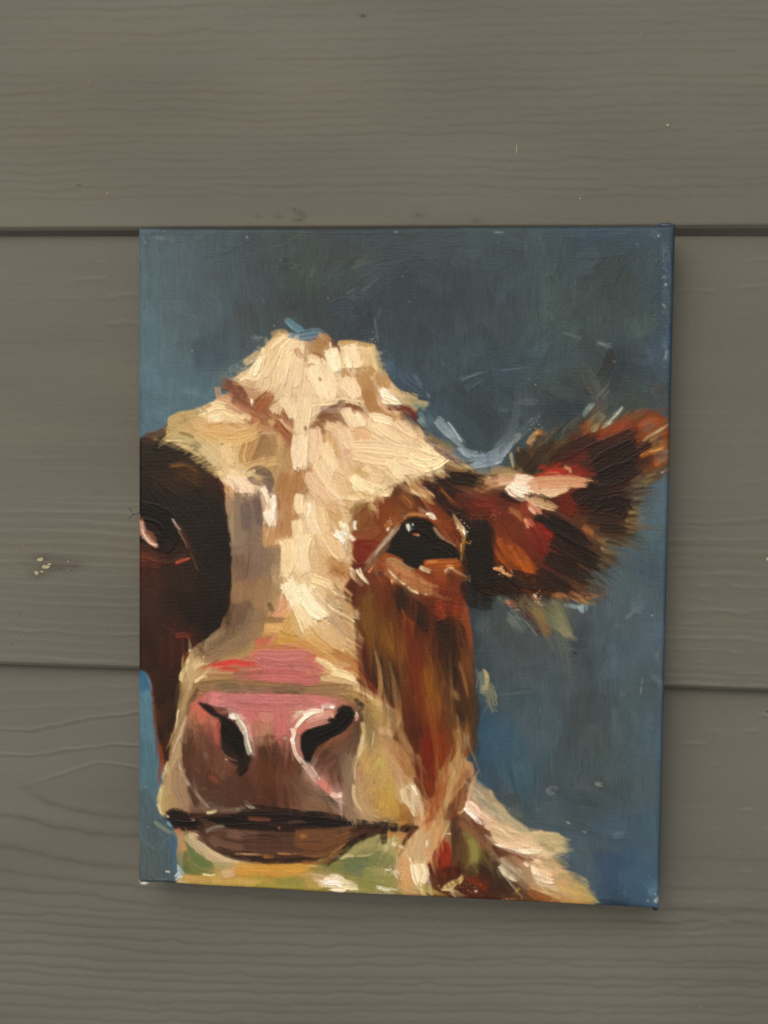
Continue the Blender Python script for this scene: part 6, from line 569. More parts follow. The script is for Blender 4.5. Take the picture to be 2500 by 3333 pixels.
fill(mM, FM, 620, 7, 20, 16, 50, jit=.07, angj=.2, a=.75, dry=.2, h=.10, soft=1.4, seed=15, grow=1, hue=.03)
COL[:] = np.where((mM>.5)[...,None], COL*.7+FM.grid()*.3, COL)
SS([
 # nostril, near left
 ('G','620 1260 600 1350 570 1500',60,'846048',dict(a=.7,dry=.3)),('G','550 1180 520 1300 490 1420 470 1560',70,'9a8460',dict(a=.85,dry=.2,h=.15)),('G','680 940 640 1020 580 1120 550 1200',36,'54402f',dict(a=.85,dry=.2)),('G','600 900 560 1050 530 1180',50,'a89068',dict(a=.8,dry=.2,h=.15)),('G','500 1130 490 1200 480 1300',14,'ccbc94',dict(a=.9,dry=.3,h=.2)),('G','580 1170 540 1280 500 1390 440 1540',20,'c0a890',dict(a=.85,dry=.3,h=.2)),('G','440 1340 430 1500 425 1600',16,'a08458',dict(a=.8,dry=.3)),('G','620 1290 700 1280 810 1290',26,'6c4834',dict(a=.8,dry=.4)),('G','600 1300 610 1400 600 1550',60,'48302480',dict(a=.8,dry=.2)),('G','740 1300 760 1450 740 1600',120,'5c3a2a',dict(a=.6,dry=.2)),
 ('G','630 1080 660 1130 700 1180 790 1190',70,'b85e4a',dict(a=.9,dry=.15,c2='c46e58')),('G','690 1240 780 1230 850 1290',60,'ac6c54',dict(a=.8,dry=.2)),('G','820 1330 860 1380 850 1420',60,'a44e42',dict(a=.85,dry=.2)),
 ('G','720 1100 790 1110 880 1110 960 1150',56,'5a3e30',dict(a=.95,dry=.15)),('G','950 1120 980 1160',40,'a88c80',dict(a=.85,dry=.3)),
 ('G','780 1060 850 1080 960 1090',50,'cc8288',dict(a=.9,dry=.15,h=.2)),('G','870 1010 1000 1040 1150 1060',60,'bc7076',dict(a=.9,dry=.1,h=.2)),('G','1080 1040 1300 1050 1500 1050 1659 1040',80,'b86870',dict(a=.9,dry=.1,h=.2,c2='c27478')),('G','1000 1100 1200 1110 1400 1110 1600 1100',70,'b4646a',dict(a=.85,dry=.15,h=.2)),('G','1000 1060 1200 1110 1350 1100',10,'a84c54',dict(a=.7,dry=.3)),('G','1130 1160 1180 1220 1160 1250',110,'c0626a',dict(a=.85,dry=.15,h=.2)),('G','1430 1160 1440 1280 1430 1390',110,'c0666c',dict(a=.95,dry=.12,h=.25,t1=.1)),('G','1260 1170 1290 1220 1350 1180',60,'c08478',dict(a=.7,dry=.3)),('G','1190 1270 1280 1280 1350 1280',70,'a07458',dict(a=.9,dry=.3,t0=0)),('G','1280 1300 1290 1370 1290 1400',100,'a88068',dict(a=.6,dry=.3)),('G','1060 1030 1090 1000',50,'b07872',dict(a=.7,dry=.3)),
 ('G','1180 1410 1300 1400 1380 1410',60,'8c6850',dict(a=.8,dry=.3)),('G','1290 1420 1300 1380 1370 1390',50,'6c4030',dict(a=.8,dry=.4)),('G','1450 1380 1480 1430',50,'7c5038',dict(a=.8,dry=.4)),('H','0 1030 150 1050 310 1060',50,'c4747080',dict(a=.85,dry=.2)),('H','0 1120 100 1100 200 1090 300 1080',50,'b8787480',dict(a=.85,dry=.2)),('H','310 1060 350 1090 380 1120',26,'a87058',dict(a=.8,dry=.3))])
P('G','680 1065 740 1080 800 1110 850 1160 900 1190 970 1230 1040 1300 1090 1370 1130 1480 1150 1590 1110 1700 1050 1750 1030 1640 960 1600 900 1540 880 1430 870 1330 880 1230 810 1190 730 1130','14110f',rough=.6,soft=1,a=1,h=.05,c2='1c1613')
P('G','860 1390 900 1540 960 1600 1040 1640 1060 1560 960 1480 890 1400','2c221c',rough=.6,soft=2,a=.8,h=.05)
SS([
 ('G','900 1200 990 1300 1060 1450 1080 1560',110,'100f0e',dict(a=.8,dry=0,soft=2)),('G','680 1065 760 1140 850 1200',34,'15110f',dict(a=.9,dry=0)),('G','700 1100 780 1180 860 1230',12,'6c3c34',dict(a=.8)),('J','1110 150 1100 240 1020 330',60,'2c1c16',dict(a=.85,dry=.2,soft=2)),('J','870 120 950 190 1040 220',14,'8a5a48',dict(a=.8,dry=.3)),('J','920 200 935 204',8,'f0d8c8',dict(a=1)),
 ('G','960 1190 1000 1200 1050 1210',46,'c4bcb0',dict(a=1,dry=.25,h=.45)),('G','980 1180 1000 1220',36,'e0dcd4',dict(a=1,dry=.2,h=.45)),('G','1030 1230 1070 1290 1100 1360',46,'b0a89c',dict(a=.95,dry=.3,h=.35)),('G','1050 1220 1100 1300 1120 1400 1150 1500 1170 1570',24,'dcd8ca',dict(a=1,dry=.3,h=.45)),('G','1100 1330 1110 1450 1140 1560',26,'a8a498',dict(a=.9,dry=.45,h=.35)),('G','1130 1270 1140 1350 1160 1420',30,'d09890',dict(a=.7,dry=.4)),('G','860 1250 840 1300 850 1330',20,'8c3c34',dict(a=.8)),
 # muzzle planes
 ('J','560 50 580 250 600 420',70,'4a3024',dict(a=.8,dry=.15)),('J','700 150 690 350 720 500',170,'55362a',dict(a=.5,dry=.15)),('J','850 150 870 260 930 350',120,'613d30',dict(a=.6,dry=.2)),('J','740 150 760 190',34,'86685a',dict(a=.8,dry=.5)),('J','760 310 800 370 880 430',30,'84452f',dict(a=.85,dry=.4)),('J','770 310 790 350',16,'2c1c16',dict(a=.8)),('J','650 270 700 330',8,'8c6858',dict(a=.7)),('J','890 330 940 280',10,'8a6450',dict(a=.7,dry=.3)),('J','1250 120 1290 250 1280 400',160,'5c301c',dict(a=.55,dry=.2)),('J','1540 100 1530 200 1480 350',110,'663a22',dict(a=.5,dry=.3)),('J','1280 90 1290 170 1400 180',90,'3c241a',dict(a=.6,dry=.2)),('J','1340 200 1310 400 1350 550',90,'54301e',dict(a=.5,dry=.2)),('J','1380 240 1370 280',18,'2a1a12',dict(a=.7)),('J','700 465 760 462',8,'8a7060',dict(a=.7,dry=.4)),
 ('J','480 200 540 330 590 420 630 480',34,'94806c',dict(a=.95,dry=.2,h=.2)),('J','500 240 560 380 620 470',12,'c4b098',dict(a=.9,dry=.2,h=.25)),('J','630 470 700 560 790 660',26,'94806c',dict(a=.95,dry=.15,h=.2)),('J','600 430 640 530 660 640',40,'4a3628',dict(a=.7,dry=.2)),('J','590 500 620 600 640 660',14,'7c6858',dict(a=.7)),
 ('J','420 250 400 380 380 520',80,'a48a68',dict(a=.8,dry=.15)),('J','370 440 330 540 330 620',40,'bcac74',dict(a=.9,dry=.2,h=.25)),('J','320 600 340 660 370 700',30,'ccc08c',dict(a=.9,dry=.25,h=.3)),('J','500 300 500 450 560 600',130,'947a60',dict(a=.7,dry=.15,soft=2)),('J','400 560 450 600 440 640',90,'a0865c',dict(a=.7,dry=.2)),('J','500 50 480 150 430 260',50,'a8906c',dict(a=.8,dry=.2)),('J','440 60 430 180',14,'6c5434',dict(a=.8)),('J','380 300 390 360',16,'8c6c44',dict(a=.8)),
])
P('J','690 840 740 940 850 1025 1000 1090 1200 1120 1500 1135 1720 1120 1850 1080 2000 990 2120 920 2250 880 2380 860 2360 820 1659 820 1000 800','3c281e',rough=1,soft=1,a=1,h=.1,c2='4c3226')
P('J','380 700 440 660 540 680 640 700 900 680 1050 650 1300 645 1659 670 1780 700 1900 740 2060 790 2240 800 2500 810 2620 790 2660 820 2560 860 2300 850 2100 860 1900 850 1659 850 1400 850 1000 825 800 820 700 850 600 840 500 815 430 790','1e1614',rough=1,soft=1,a=1,h=.1,c2='2a1c18')
SS([
 # upper lip / mouth line
 ('J','620 690 800 670 1000 660 1100 650',50,'5c4438',dict(a=.85,dry=.2)),('J','400 690 460 660 560 680',50,'2c1c18',dict(a=.85,dry=.4)),('J','520 690 600 680 640 700',30,'7c4020',dict(a=.7,dry=.5)),
 ('J','360 710 430 690 560 720 800 740 1100 740 1400 740 1700 760',90,'1f1715',dict(a=.95,dry=.05)),('J','440 790 600 800 700 790 900 760 1100 770',80,'15110f',dict(a=.95,dry=.1)),('J','1050 660 1200 640 1400 660 1700 690',60,'281a16',dict(a=.95,dry=.1)),('K','0 690 120 700 260 720 400 780',60,'1f1818',dict(a=.95,dry=.05)),('K','-60 770 100 770 300 790 480 800',90,'161312',dict(a=.95,dry=.05)),('K','400 760 560 780 750 800 900 820 960 800',60,'241815',dict(a=.95,dry=.1)),('K','620 770 700 750 800 760',34,'4c4c44',dict(a=.8,dry=.4)),('K','850 830 900 790 930 740',40,'54301a',dict(a=.7,dry=.4)),
 ('J','600 720 750 690 900 690 1020 700',44,'4a2c20',dict(a=.85,dry=.3)),('J','1130 730 1230 740 1340 740',34,'6c4030',dict(a=.9,dry=.25)),('J','1300 780 1500 800 1620 820',30,'3c241c',dict(a=.7,dry=.3)),('J','1480 770 1600 760 1659 790',16,'5c4438',dict(a=.8,dry=.4)),
 ('J','1010 655 1080 640 1090 650',26,'8c8470',dict(a=.95,dry=.25,h=.25)),('J','1100 615 1150 630 1190 640',18,'a09c90',dict(a=.95,dry=.2,h=.25)),('J','880 665 950 655 1010 650',10,'8c8070',dict(a=.8,dry=.4)),('J','755 678 790 678 850 660',24,'d4c490',dict(a=1,dry=.1,h=.35)),('J','620 742 645 746',12,'b49480',dict(a=.9)),('J','400 710 415 715',14,'dcc898',dict(a=.9)),
 # lower lip
 ('J','620 820 700 860 780 960 900 1030 1050 1080 1250 1110 1500 1110 1800 1090',60,'32201a',dict(a=.95,dry=.1)),('J','700 830 850 900 1000 950 1250 960 1659 960',200,'4a3226',dict(a=.95,dry=.05,c2='5a3e30')),('K','-100 900 200 900 420 860',150,'5c3a24',dict(a=.9,dry=.1,c2='6c4a30')),('K','-100 1000 100 1020 250 960 400 900',110,'5a3824',dict(a=.9,dry=.15,c2='704828')),('J','950 870 1100 880 1230 890',70,'705244',dict(a=.8,dry=.2)),('J','800 900 900 980 1100 1000',80,'6c4e40',dict(a=.7,dry=.25)),('J','1080 910 1250 900 1450 920',50,'402820',dict(a=.7,dry=.2)),('J','850 1000 1000 1040 1200 1050',50,'3a241a',dict(a=.8,dry=.2)),('J','1200 1020 1400 1010 1650 1020',50,'4c3226',dict(a=.7,dry=.2)),
 ('J','1000 1048 1120 1052 1260 1058',9,'d0a878',dict(a=.8,dry=.55,h=.2)),('J','1270 1070 1360 1075',34,'94602c',dict(a=.8,dry=.55)),('J','1390 1045 1480 1050 1580 1050',14,'c88c50',dict(a=.8,dry=.55,h=.2)),('J','1600 890 1659 880',40,'a06a30',dict(a=.7,dry=.6)),
 ('J','750 850 830 810 920 800',26,'7c7460',dict(a=.9,dry=.3,h=.2)),('J','790 840 870 830 960 850',22,'5c4c40',dict(a=.8,dry=.4)),('J','560 830 640 850 700 860',34,'6c3422',dict(a=.8,dry=.5)),('J','450 790 550 830 600 820',40,'2a1a16',dict(a=.85,dry=.3)),('J','490 830 530 870 540 850',34,'a87058',dict(a=.85,dry=.5)),('J','1230 830 1400 820 1659 830',30,'261814',dict(a=.8,dry=.2)),('J','1400 810 1410 830',14,'b0604a',dict(a=.9)),
 ('K','150 1150 250 1080 340 1010 420 940 560 880 680 850',56,'241713',dict(a=.95,dry=.1)),('K','-60 1120 80 1130 170 1110 330 1000',34,'7c4a28',dict(a=.8,dry=.4)),('K','400 860 500 840 620 850 700 830',50,'4c2c1c',dict(a=.85,dry=.15)),('K','0 1150 100 1158',14,'c8a060',dict(a=.8,dry=.5)),('K','220 1040 300 990 360 950',12,'b08050',dict(a=.8,dry=.5)),('K','120 870 150 900',20,'7c4c30',dict(a=.7,dry=.6)),
 ('K','690 860 690 920 700 960',60,'2c1812',dict(a=.9,dry=.2)),('K','860 970 920 880 980 830',34,'4c2412',dict(a=.85,dry=.2)),
 # right of the mouth, cheek pouch
 ('K','380 150 370 400 400 600 450 800',110,'7a6450',dict(a=.85,dry=.1,c2='86705a')),('K','470 400 480 560 560 680 700 760',80,'ac9068',dict(a=.85,dry=.15,h=.15)),('K','420 420 420 540 480 660 560 760',30,'c4ac84',dict(a=.85,dry=.3,h=.2)),('K','420 640 500 700 600 780',44,'a08468',dict(a=.8,dry=.3)),('K','430 260 425 350 430 400',10,'dccaa0',dict(a=.9,h=.25)),
 ('H','480 1150 450 1250 460 1330 420 1430',60,'54402f',dict(a=.8,dry=.2)),('H','500 1250 515 1370 480 1480 450 1600',44,'b49c68',dict(a=.95,dry=.1,h=.2,c2='c4ac78')),('K','500 -20 490 80 460 180',44,'b4a070',dict(a=.95,dry=.15,h=.25,c2='ccbc8c')),('K','460 180 430 260 420 330',12,'c0ac84',dict(a=.9,dry=.2,h=.2)),('H','560 1130 560 1300 540 1450',70,'74603a',dict(a=.85,dry=.15,c2='84704a')),('H','600 1330 590 1420 580 1480',16,'d8c8a8',dict(a=.9,dry=.3,h=.3)),('H','620 1300 600 1400 540 1600',40,'8c7850',dict(a=.7,dry=.3)),
 ('H','430 940 520 970 640 1050 730 1110',50,'bc9c6c',dict(a=.9,dry=.2,h=.2)),('H','440 940 560 1020 690 1120',12,'dcc08c',dict(a=.85,dry=.3,h=.3)),('H','690 1080 740 1120 820 1190',26,'d4b080',dict(a=.95,dry=.3,h=.25)),('H','560 1080 650 1180 720 1270',110,'a48850',dict(a=.7,dry=.15,h=.12)),('H','740 1160 800 1210 760 1300',90,'ac8c5c',dict(a=.85,dry=.15,h=.15)),('H','650 1320 740 1340 760 1380',60,'bc9c74',dict(a=.8,dry=.3)),('H','700 1380 780 1450 870 1560 940 1640',70,'a8845c',dict(a=.8,dry=.25)),
 ('H','440 1040 470 1080 500 1090',40,'1f1820',dict(a=.9,dry=.1)),('H','500 1080 490 1150',34,'2c2430',dict(a=.9,dry=.2)),('H','430 1190 450 1210 430 1240',22,'e8b0a4',dict(a=1,dry=.2,h=.35)),('H','440 1160 460 1200',14,'f0e0d0',dict(a=1,dry=.3,h=.3)),('H','400 1130 430 1180',26,'7c5040',dict(a=.7)),
 ('K','650 100 750 200 820 330 860 480',70,'b8946c',dict(a=.85,dry=.2,h=.15)),('K','850 330 950 420 1040 560 1090 600',34,'b4906c',dict(a=.85,dry=.3,h=.2)),('K','900 430 960 470 1000 560 1040 700',60,'c8b48c',dict(a=.85,dry=.45,h=.3,streak=.9)),('K','860 460 880 560 940 640 980 720',50,'cbb890',dict(a=.9,dry=.3,h=.3)),('K','930 430 970 480 1000 540',16,'f0e4cc',dict(a=.9,dry=.4,h=.35)),('K','1010 560 1030 650 1040 760',34,'c4a484',dict(a=.85,dry=.3,h=.2)),('K','640 200 670 240 660 260',60,'b8a448',dict(a=.6,dry=.2,soft=3)),('K','700 560 760 640 780 710',120,'b49448',dict(a=.6,dry=.15,soft=3)),('K','860 620 900 680 880 760',60,'a07030',dict(a=.7,dry=.65)),('K','820 790 870 760 920 760',40,'a87430',dict(a=.75,dry=.6)),('K','600 390 605 420',10,'54401c',dict(a=.8)),
 # nose-to-lip marks
 ('K','-20 240 20 290 60 350 110 420',70,'b49088',dict(a=.9,dry=.25,h=.25,c2='ccb0a4')),('K','90 410 150 440 220 500',60,'c87c70',dict(a=.95,dry=.15,h=.25)),('K','220 510 270 530 310 510',46,'d4b0a4',dict(a=.95,dry=.25,h=.35)),('K','290 520 310 545',16,'f4e8e0',dict(a=1,h=.35)),('K','110 490 180 560 240 640 300 670',60,'4a3c30',dict(a=.85,dry=.25)),('K','130 500 200 540 270 600',14,'2c241c',dict(a=.8,dry=.4)),('K','0 560 100 600 200 640 300 690',60,'7a5c44',dict(a=.8,dry=.2)),('K','60 450 100 500 200 520',30,'8c7460',dict(a=.8,dry=.3)),
 ('K','60 200 140 80 300 60 380 20',60,'6a442e',dict(a=.8,dry=.2)),('K','200 150 240 280 280 400',110,'54362880',dict(a=.7,dry=.2)),('K','270 350 300 430 320 500',26,'5a2c20',dict(a=.7,dry=.4)),('K','320 170 330 230 310 300',60,'74604e',dict(a=.8,dry=.3))])
# near-right nostril
P('H','-60 1330 20 1300 150 1250 240 1200 270 1120 330 1090 400 1110 430 1170 420 1240 360 1310 280 1370 180 1420 90 1480 40 1560 -20 1640 -60 1600 -70 1450','12100f',rough=.6,soft=1,a=1,h=.05,c2='1a1512')
P('G','1600 1500 1610 1380 1659 1320 1700 1310 1700 1640 1640 1600','12100f',rough=.5,soft=1,a=1,h=.05)
SS([
 ('H','40 1350 150 1300 270 1240 350 1160',110,'0f0e0e',dict(a=.85,dry=0,soft=2)),('H','160 1470 220 1410 320 1360 400 1290 430 1240',30,'7c4c34',dict(a=.8,dry=.25)),('H','260 1400 350 1370 420 1310',26,'84503a',dict(a=.7,dry=.3)),('H','210 1200 230 1180 260 1160',26,'a0682c',dict(a=.9,dry=.3)),
 ('H','130 1110 200 1100 260 1100',44,'c8a8a4',dict(a=.9,dry=.35,h=.3)),('H','210 1110 240 1120',26,'f0e4e0',dict(a=.95,dry=.3,h=.35)),('H','-20 1190 60 1160 120 1170 60 1200',60,'ecdcd0',dict(a=1,dry=.1,h=.45)),('H','0 1220 100 1200 200 1180 220 1210',70,'c08c80',dict(a=.9,dry=.15,h=.25,c2='d0a094')),('H','0 1290 80 1260 200 1230',50,'bc8478',dict(a=.9,dry=.2,h=.2)),
 ('G','1560 1300 1600 1240 1659 1190 1720 1170',36,'e4dccc',dict(a=1,dry=.15,h=.45)),('G','1520 1310 1540 1360 1520 1420',34,'dcd0b8',dict(a=1,dry=.2,h=.45)),('G','1560 1290 1530 1400 1550 1520 1600 1600 1640 1640',34,'d8b4a4',dict(a=.95,dry=.25,h=.35,c2='ece0d0')),('G','1520 1400 1540 1440',36,'ece4d4',dict(a=1,h=.45)),('G','1580 1340 1600 1310 1659 1280',60,'c07468',dict(a=.85,dry=.2)),('G','1540 1200 1600 1160 1640 1150',40,'c8b498',dict(a=.8,dry=.4)),('G','1570 1370 1580 1500 1620 1580',40,'b87c70',dict(a=.85,dry=.2)),('J','1590 180 1640 240 1659 250',22,'ccb8a4',dict(a=.9,dry=.3,h=.3)),('J','1640 330 1659 400',40,'8a6c58',dict(a=.8,dry=.3))])
# the pale streak of light blue in the crook of the ear
SS([
 ('E','1170 185 1230 260 1320 340 1410 420',80,'7c8c98',dict(a=1,dry=.08,h=.35,c2='93a2ac',t0=.1,t1=.25)),('E','1260 200 1320 270 1400 400',14,'b0bcc0',dict(a=.8,dry=.2,h=.35)),('E','1370 430 1430 480 1540 500',60,'8494a0',dict(a=1,dry=.1,h=.35)),('E','1380 440 1420 500 1480 530',26,'94a4b0',dict(a=.95,h=.3)),
 ('E','1480 600 1560 560 1659 530 1760 470 1830 380',100,'788898',dict(a=1,dry=.1,h=.35,c2='8c9cab',t0=.4,t1=.5)),('F','-120 600 -20 580 60 560 100 520',50,'8494a4',dict(a=.9,dry=.2,h=.3)),('F','60 430 140 370 150 340',60,'64727a',dict(a=.75,dry=.45)),('F','150 460 200 380 260 320',26,'7c8888',dict(a=.75,dry=.5)),('F','30 580 90 560',22,'a8b8c4',dict(a=.9,dry=.2,h=.3)),('E','1400 580 1480 570 1500 560',26,'2f3a40',dict(a=.8,dry=.2)),
 ('E','1090 350 1200 400 1320 480',60,'80683c',dict(a=.8,dry=.4)),('E','1150 430 1250 500 1380 560',50,'78401e',dict(a=.85,dry=.3)),('E','1200 390 1300 420 1350 460',34,'6c6c50',dict(a=.7,dry=.5)),('E','1250 600 1330 620 1450 630',50,'80643c',dict(a=.7,dry=.4)),('E','1280 580 1350 600 1420 640',18,'b09c70',dict(a=.7,dry=.5)),('E','1040 340 1100 400 1180 450 1240 500',22,'5c4a2c',dict(a=.6,dry=.7)),
 ('E','1480 640 1560 650 1659 660',50,'70603c',dict(a=.7,dry=.4)),('F','0 700 60 690',40,'3a2a1a',dict(a=.7,dry=.4))])
SS([('J','160 520 200 600 240 720 200 900 190 1200',170,'48565c',dict(a=.75,dry=.1,h=.08,soft=3,rag=.05)),('J','300 800 360 950 340 1100 360 1260',200,'46545a',dict(a=.8,dry=.1,h=.08,soft=3,rag=.05)),('J','200 950 260 1100 240 1270',160,'4a5658',dict(a=.7,dry=.15,h=.08,soft=2)),('J','150 850 200 950 330 1020',10,'6c7c80',dict(a=.6,dry=.4)),('J','430 880 360 960 320 1050',10,'66767a',dict(a=.5,dry=.5)),('J','420 930 460 1000 465 1080',36,'3a5c78',dict(a=.7,dry=.3,soft=2)),
 ('J','285 760 360 820 450 870',30,'788478',dict(a=.85,dry=.3)),('J','385 1210 425 1214',10,'c8ccc4',dict(a=.9,dry=.3,h=.2)),('J','150 1290 300 1295 490 1300',26,'353c42',dict(a=.8,dry=.2)),('G','195 1000 205 1200 230 1400 250 1600',120,'4c6f80',dict(a=.55,dry=.3,soft=2)),('J','200 60 215 250 230 450',130,'466672',dict(a=.55,dry=.3,soft=2)),
 ('J','470 1290 510 1240 490 1170',14,'b0c0c4',dict(a=.9,dry=.3,h=.2))])
# small glints on raised paint, put into the colour as pale dabs
for t,x,y,c in [('E',1340,1125,'f4e8d0'),('E',1298,1080,'e0b890'),('F',830,300,'e8a080'),('I',210,240,'f0ece0'),('I',345,183,'f0ece0'),('I',125,150,'c0d0d0'),('I',14,1142,'d8dcd0'),('I',435,1140,'c0ccc8'),('I',1445,285,'c0ccd0'),('C',55,245,'c8d0d0'),('C',330,1475,'c8ccc0'),('C',395,1525,'c8ccc0'),('B',917,780,'b0bcc0'),('B',860,555,'a0acb0'),('B',185,748,'d0d4cc'),('A',1257,772,'90a4b8'),('A',620,1218,'e0e4e4'),('A',1360,995,'d8dcdc'),('A',1425,405,'b0b8b8'),('A',370,153,'c8d4d8'),('A',350,208,'d8e4e8'),('A',200,253,'d8e4e8'),('A',1115,198,'e0e4e4'),('L',1405,1465,'d8e0e0'),('L',1515,1465,'e0e8e8'),('G',355,358,'d8ccc0'),('D',180,1245,'f0e0d0'),('C',1310,265,'d8e0e0'),('C',1105,1318,'c8ccc8'),('J',222,805,'c8d0cc'),('L',1410,1240,'a8b4b8'),('J',205,440,'b8ccd8'),('J',215,155,'a8c4d0')]:
    S(t,[x,y,x+2,y+3],7.5,c,a=.8,dry=0,h=.25,t0=0,t1=0,rag=0)
# glints on the weave near the rim, painted as short pale dashes
for i in range(150):
    x = 1530+prs.rand()*70; y = 180+prs.rand()*1200
    S('C',[x,y,x+8+prs.rand()*16,y+prs.randn()*1.5],5.5,'6f858f',a=.45,dry=.1,h=.12,t0=.3,t1=.5)
def FUR(tile, x0,y0,x1,y1, an, L, cols, n, w=(8,20), a=.6, sp=18, seed=1, fade=.6, bend=.12, dry=.5, h=.12):
    """a fringe of thin tapering strokes rooted along a line"""
    rs = np.random.RandomState(seed)
    for i in range(n):
        t = rs.rand(); x = x0+(x1-x0)*t+rs.uniform(-sp,sp); y = y0+(y1-y0)*t+rs.uniform(-sp,sp)
        q = math.radians((an[0]*(1-t)+an[1]*t)+rs.uniform(-9,9)); l = L*rs.uniform(.5,1.15); c = cols[rs.randint(len(cols))]
        dx, dy = math.cos(q)*l, math.sin(q)*l; b = bend*l*rs.uniform(-1,1)
        S(tile,[x-dx*.35,y-dy*.35,x+dx*.3-dy/l*b,y+dy*.3+dx/l*b,x+dx,y+dy],rs.uniform(*w),c,a=a,dry=dry,t0=.1,t1=.92,h=h,fade=fade,soft=1.0)
CR = ['d8c09a','c8aa7c','dcc8a2','b8945c']
FUR('A',1000,1500,1320,1120,(200,230),70,['9aa08c','b8a880','7c8a84','cdb282'],34,seed=1,a=.5)
FUR('B',620,1190,700,1500,(-20,30),60,['c8b484','8c9a88','b0a070'],26,seed=2,a=.5)
FUR('B',300,1160,620,1170,(-90,-80),40,['a89468','7c8478'],16,seed=3,a=.45)
FUR('D',360,300,760,80,(215,235),70,['8c7a50','a89060','5c5038','6c7470'],34,seed=4,a=.5)
FUR('D',520,380,900,700,(150,175),90,['a8905c','c8b07c','8c7448','d4c08c'],44,seed=5,a=.6,w=(10,24))
FUR('E',1050,300,1450,620,(15,30),90,['a88c5c','7c6a44','c8ac78','8c5c34'],40,seed=6,a=.5)
FUR('E',560,900,760,790,(95,60),70,CR,22,seed=7,a=.7,w=(10,22))
FUR('E',800,740,1260,660,(50,25),80,CR,30,seed=8,a=.7,w=(10,24))
FUR('E',330,1000,400,1600,(60,50),80,CR,46,seed=9,a=.65,w=(12,28))
FUR('H',240,0,330,240,(45,25),130,['cbb088','a88860','dcc8a0','8c6c44'],40,seed=10,a=.7,w=(10,24))
FUR('H',330,240,400,640,(35,40),140,['b8966c','a07c50','cdb084','8c6440'],50,seed=11,a=.65,w=(10,24))
FUR('H',360,620,460,840,(35,40),100,['a8743c','8c5428','c09858'],26,seed=12,a=.55)
FUR('H',700,1120,1000,1640,(45,60),110,['a8885c','8c6640','bc9c74'],44,seed=13,a=.55)
FUR('K',1450,420,1659,700,(40,30),150,['8c8a70','a89c80','6c7468','b8a888'],44,seed=14,a=.5,w=(10,26))
FUR('L',0,640,320,860,(35,15),150,['9c9474','b8a684','7c8474'],50,seed=15,a=.5,w=(10,26))
FUR('L',420,900,640,1020,(-15,5),130,['a89c70','c0ac80','8c8c6c'],40,seed=16,a=.55,w=(10,26))
FUR('L',450,1080,900,1440,(0,35),120,['b09460','94905c','c0a474','a08850'],60,seed=17,a=.6,w=(10,26))
FUR('F',380,400,900,150,(-42,-48),170,['3c3a2c','5a4830','4a5048','2c2a24'],60,seed=18,a=.55,w=(10,26))
FUR('F',900,200,1350,140,(-50,-40),150,['5c4c30','4a4c40','7a5028','3a4448'],46,seed=19,a=.5,w=(10,26))
FUR('F',1400,220,1560,640,(-35,-10),110,['8c6030','a8804c','6a4424','5c6c70','3a2418'],60,seed=20,a=.6,w=(9,22))
FUR('F',1420,680,1260,980,(-25,0),130,['4e3c28','6c6244','3a2a1c','7c7654'],60,seed=21,a=.55,w=(10,24))
FUR('F',1270,980,1230,1220,(0,10),110,['4c3a26','8c7c54','2c1e16','6c6848'],54,seed=22,a=.55,w=(9,22))
FUR('F',1120,1240,960,1500,(14,26),190,['3c3024','6c6248','4a4c44','2a211b'],70,seed=23,a=.5,w=(10,26))
FUR('F',960,1560,860,1800,(28,20),170,['3c3228','54503c','2c2520','6c5c40'],54,seed=24,a=.5,w=(10,26))
FUR('I',560,110,960,110,(15,-5),150,['a8683c','6c4a2c','8c7048','4a3020'],36,seed=25,a=.55,w=(9,22))
FUR('I',100,150,700,170,(55,50),160,['3c2418','5a3420','66583c','6c6a4c','4a4438'],54,seed=26,a=.5,w=(12,30))
FUR('E',980,730,1400,650,(200,190),60,['4a3018','2c2014','6c4a28'],24,seed=27,a=.6)
FUR('H',1480,500,1520,1500,(80,95),130,['3a2c20','2c2c28','54402c'],40,seed=28,a=.45)
FUR('J',330,500,400,250,(100,100),60,['bcac74','ccc08c'],14,seed=29,a=.6)
# wet-in-wet softening of everything but the thick pale strokes, then the fine drag of the bristles
thick = np.clip((COL[...,1]-.22)/.15,0,1)[...,None]
COL = COL*(1-.55*(1-thick))+blur(COL,1)*(.55*(1-thick))
KEEP = [('E','640 1440 690 1330 790 1170 860 1060 960 1020 1080 1030 1180 1100 1260 1240 1360 1310 1400 1440 1380 1500 1060 1500 1040 1560 940 1570 850 1520 740 1450'),('G','660 1050 760 1070 900 1150 1020 1190 1110 1260 1180 1480 1180 1590 1110 1740 1040 1780 1020 1660 900 1580 850 1420 860 1260 720 1170'),('H','-160 1300 -60 1180 60 1130 230 1110 330 1070 440 1100 450 1180 420 1270 360 1340 180 1450 60 1560 -20 1680 -100 1640 -180 1400'),('J','400 700 600 700 900 690 1300 660 1659 690 1900 740 2240 800 2500 820 2240 840 1659 850 1000 830 700 830 450 790'),('D','140 1050 300 1020 400 1150 340 1350 200 1330')]
ckm = polymask(pts('H','420 150 820 60 1440 300 1480 700 1500 1300 1400 1700 1100 1900 800 1300 480 850'),0,6)
ck = blur(ckm,4)[...,None]*(1-thick)
def vblur(a_, r):
    q = np.pad(a_,[(r+1,r),(0,0),(0,0)],mode='edge').cumsum(0,dtype=np.float64); return ((q[2*r+1:]-q[:-2*r-1])/(2*r+1)).astype(np.float32)
COL = COL*(1-.35*ck)+vblur(COL,7)*.35*ck
keepC, keepH = COL.copy(), HGT.copy()
keep = np.maximum.reduce([blur(polymask(pts(a_,b_),.3,1),1) for a_,b_ in KEEP])
DRAG(ckm, FR, 300, (2.5,8), (35,90), a=.6, ang=84, angj=.10, dry=.4, seed=51)
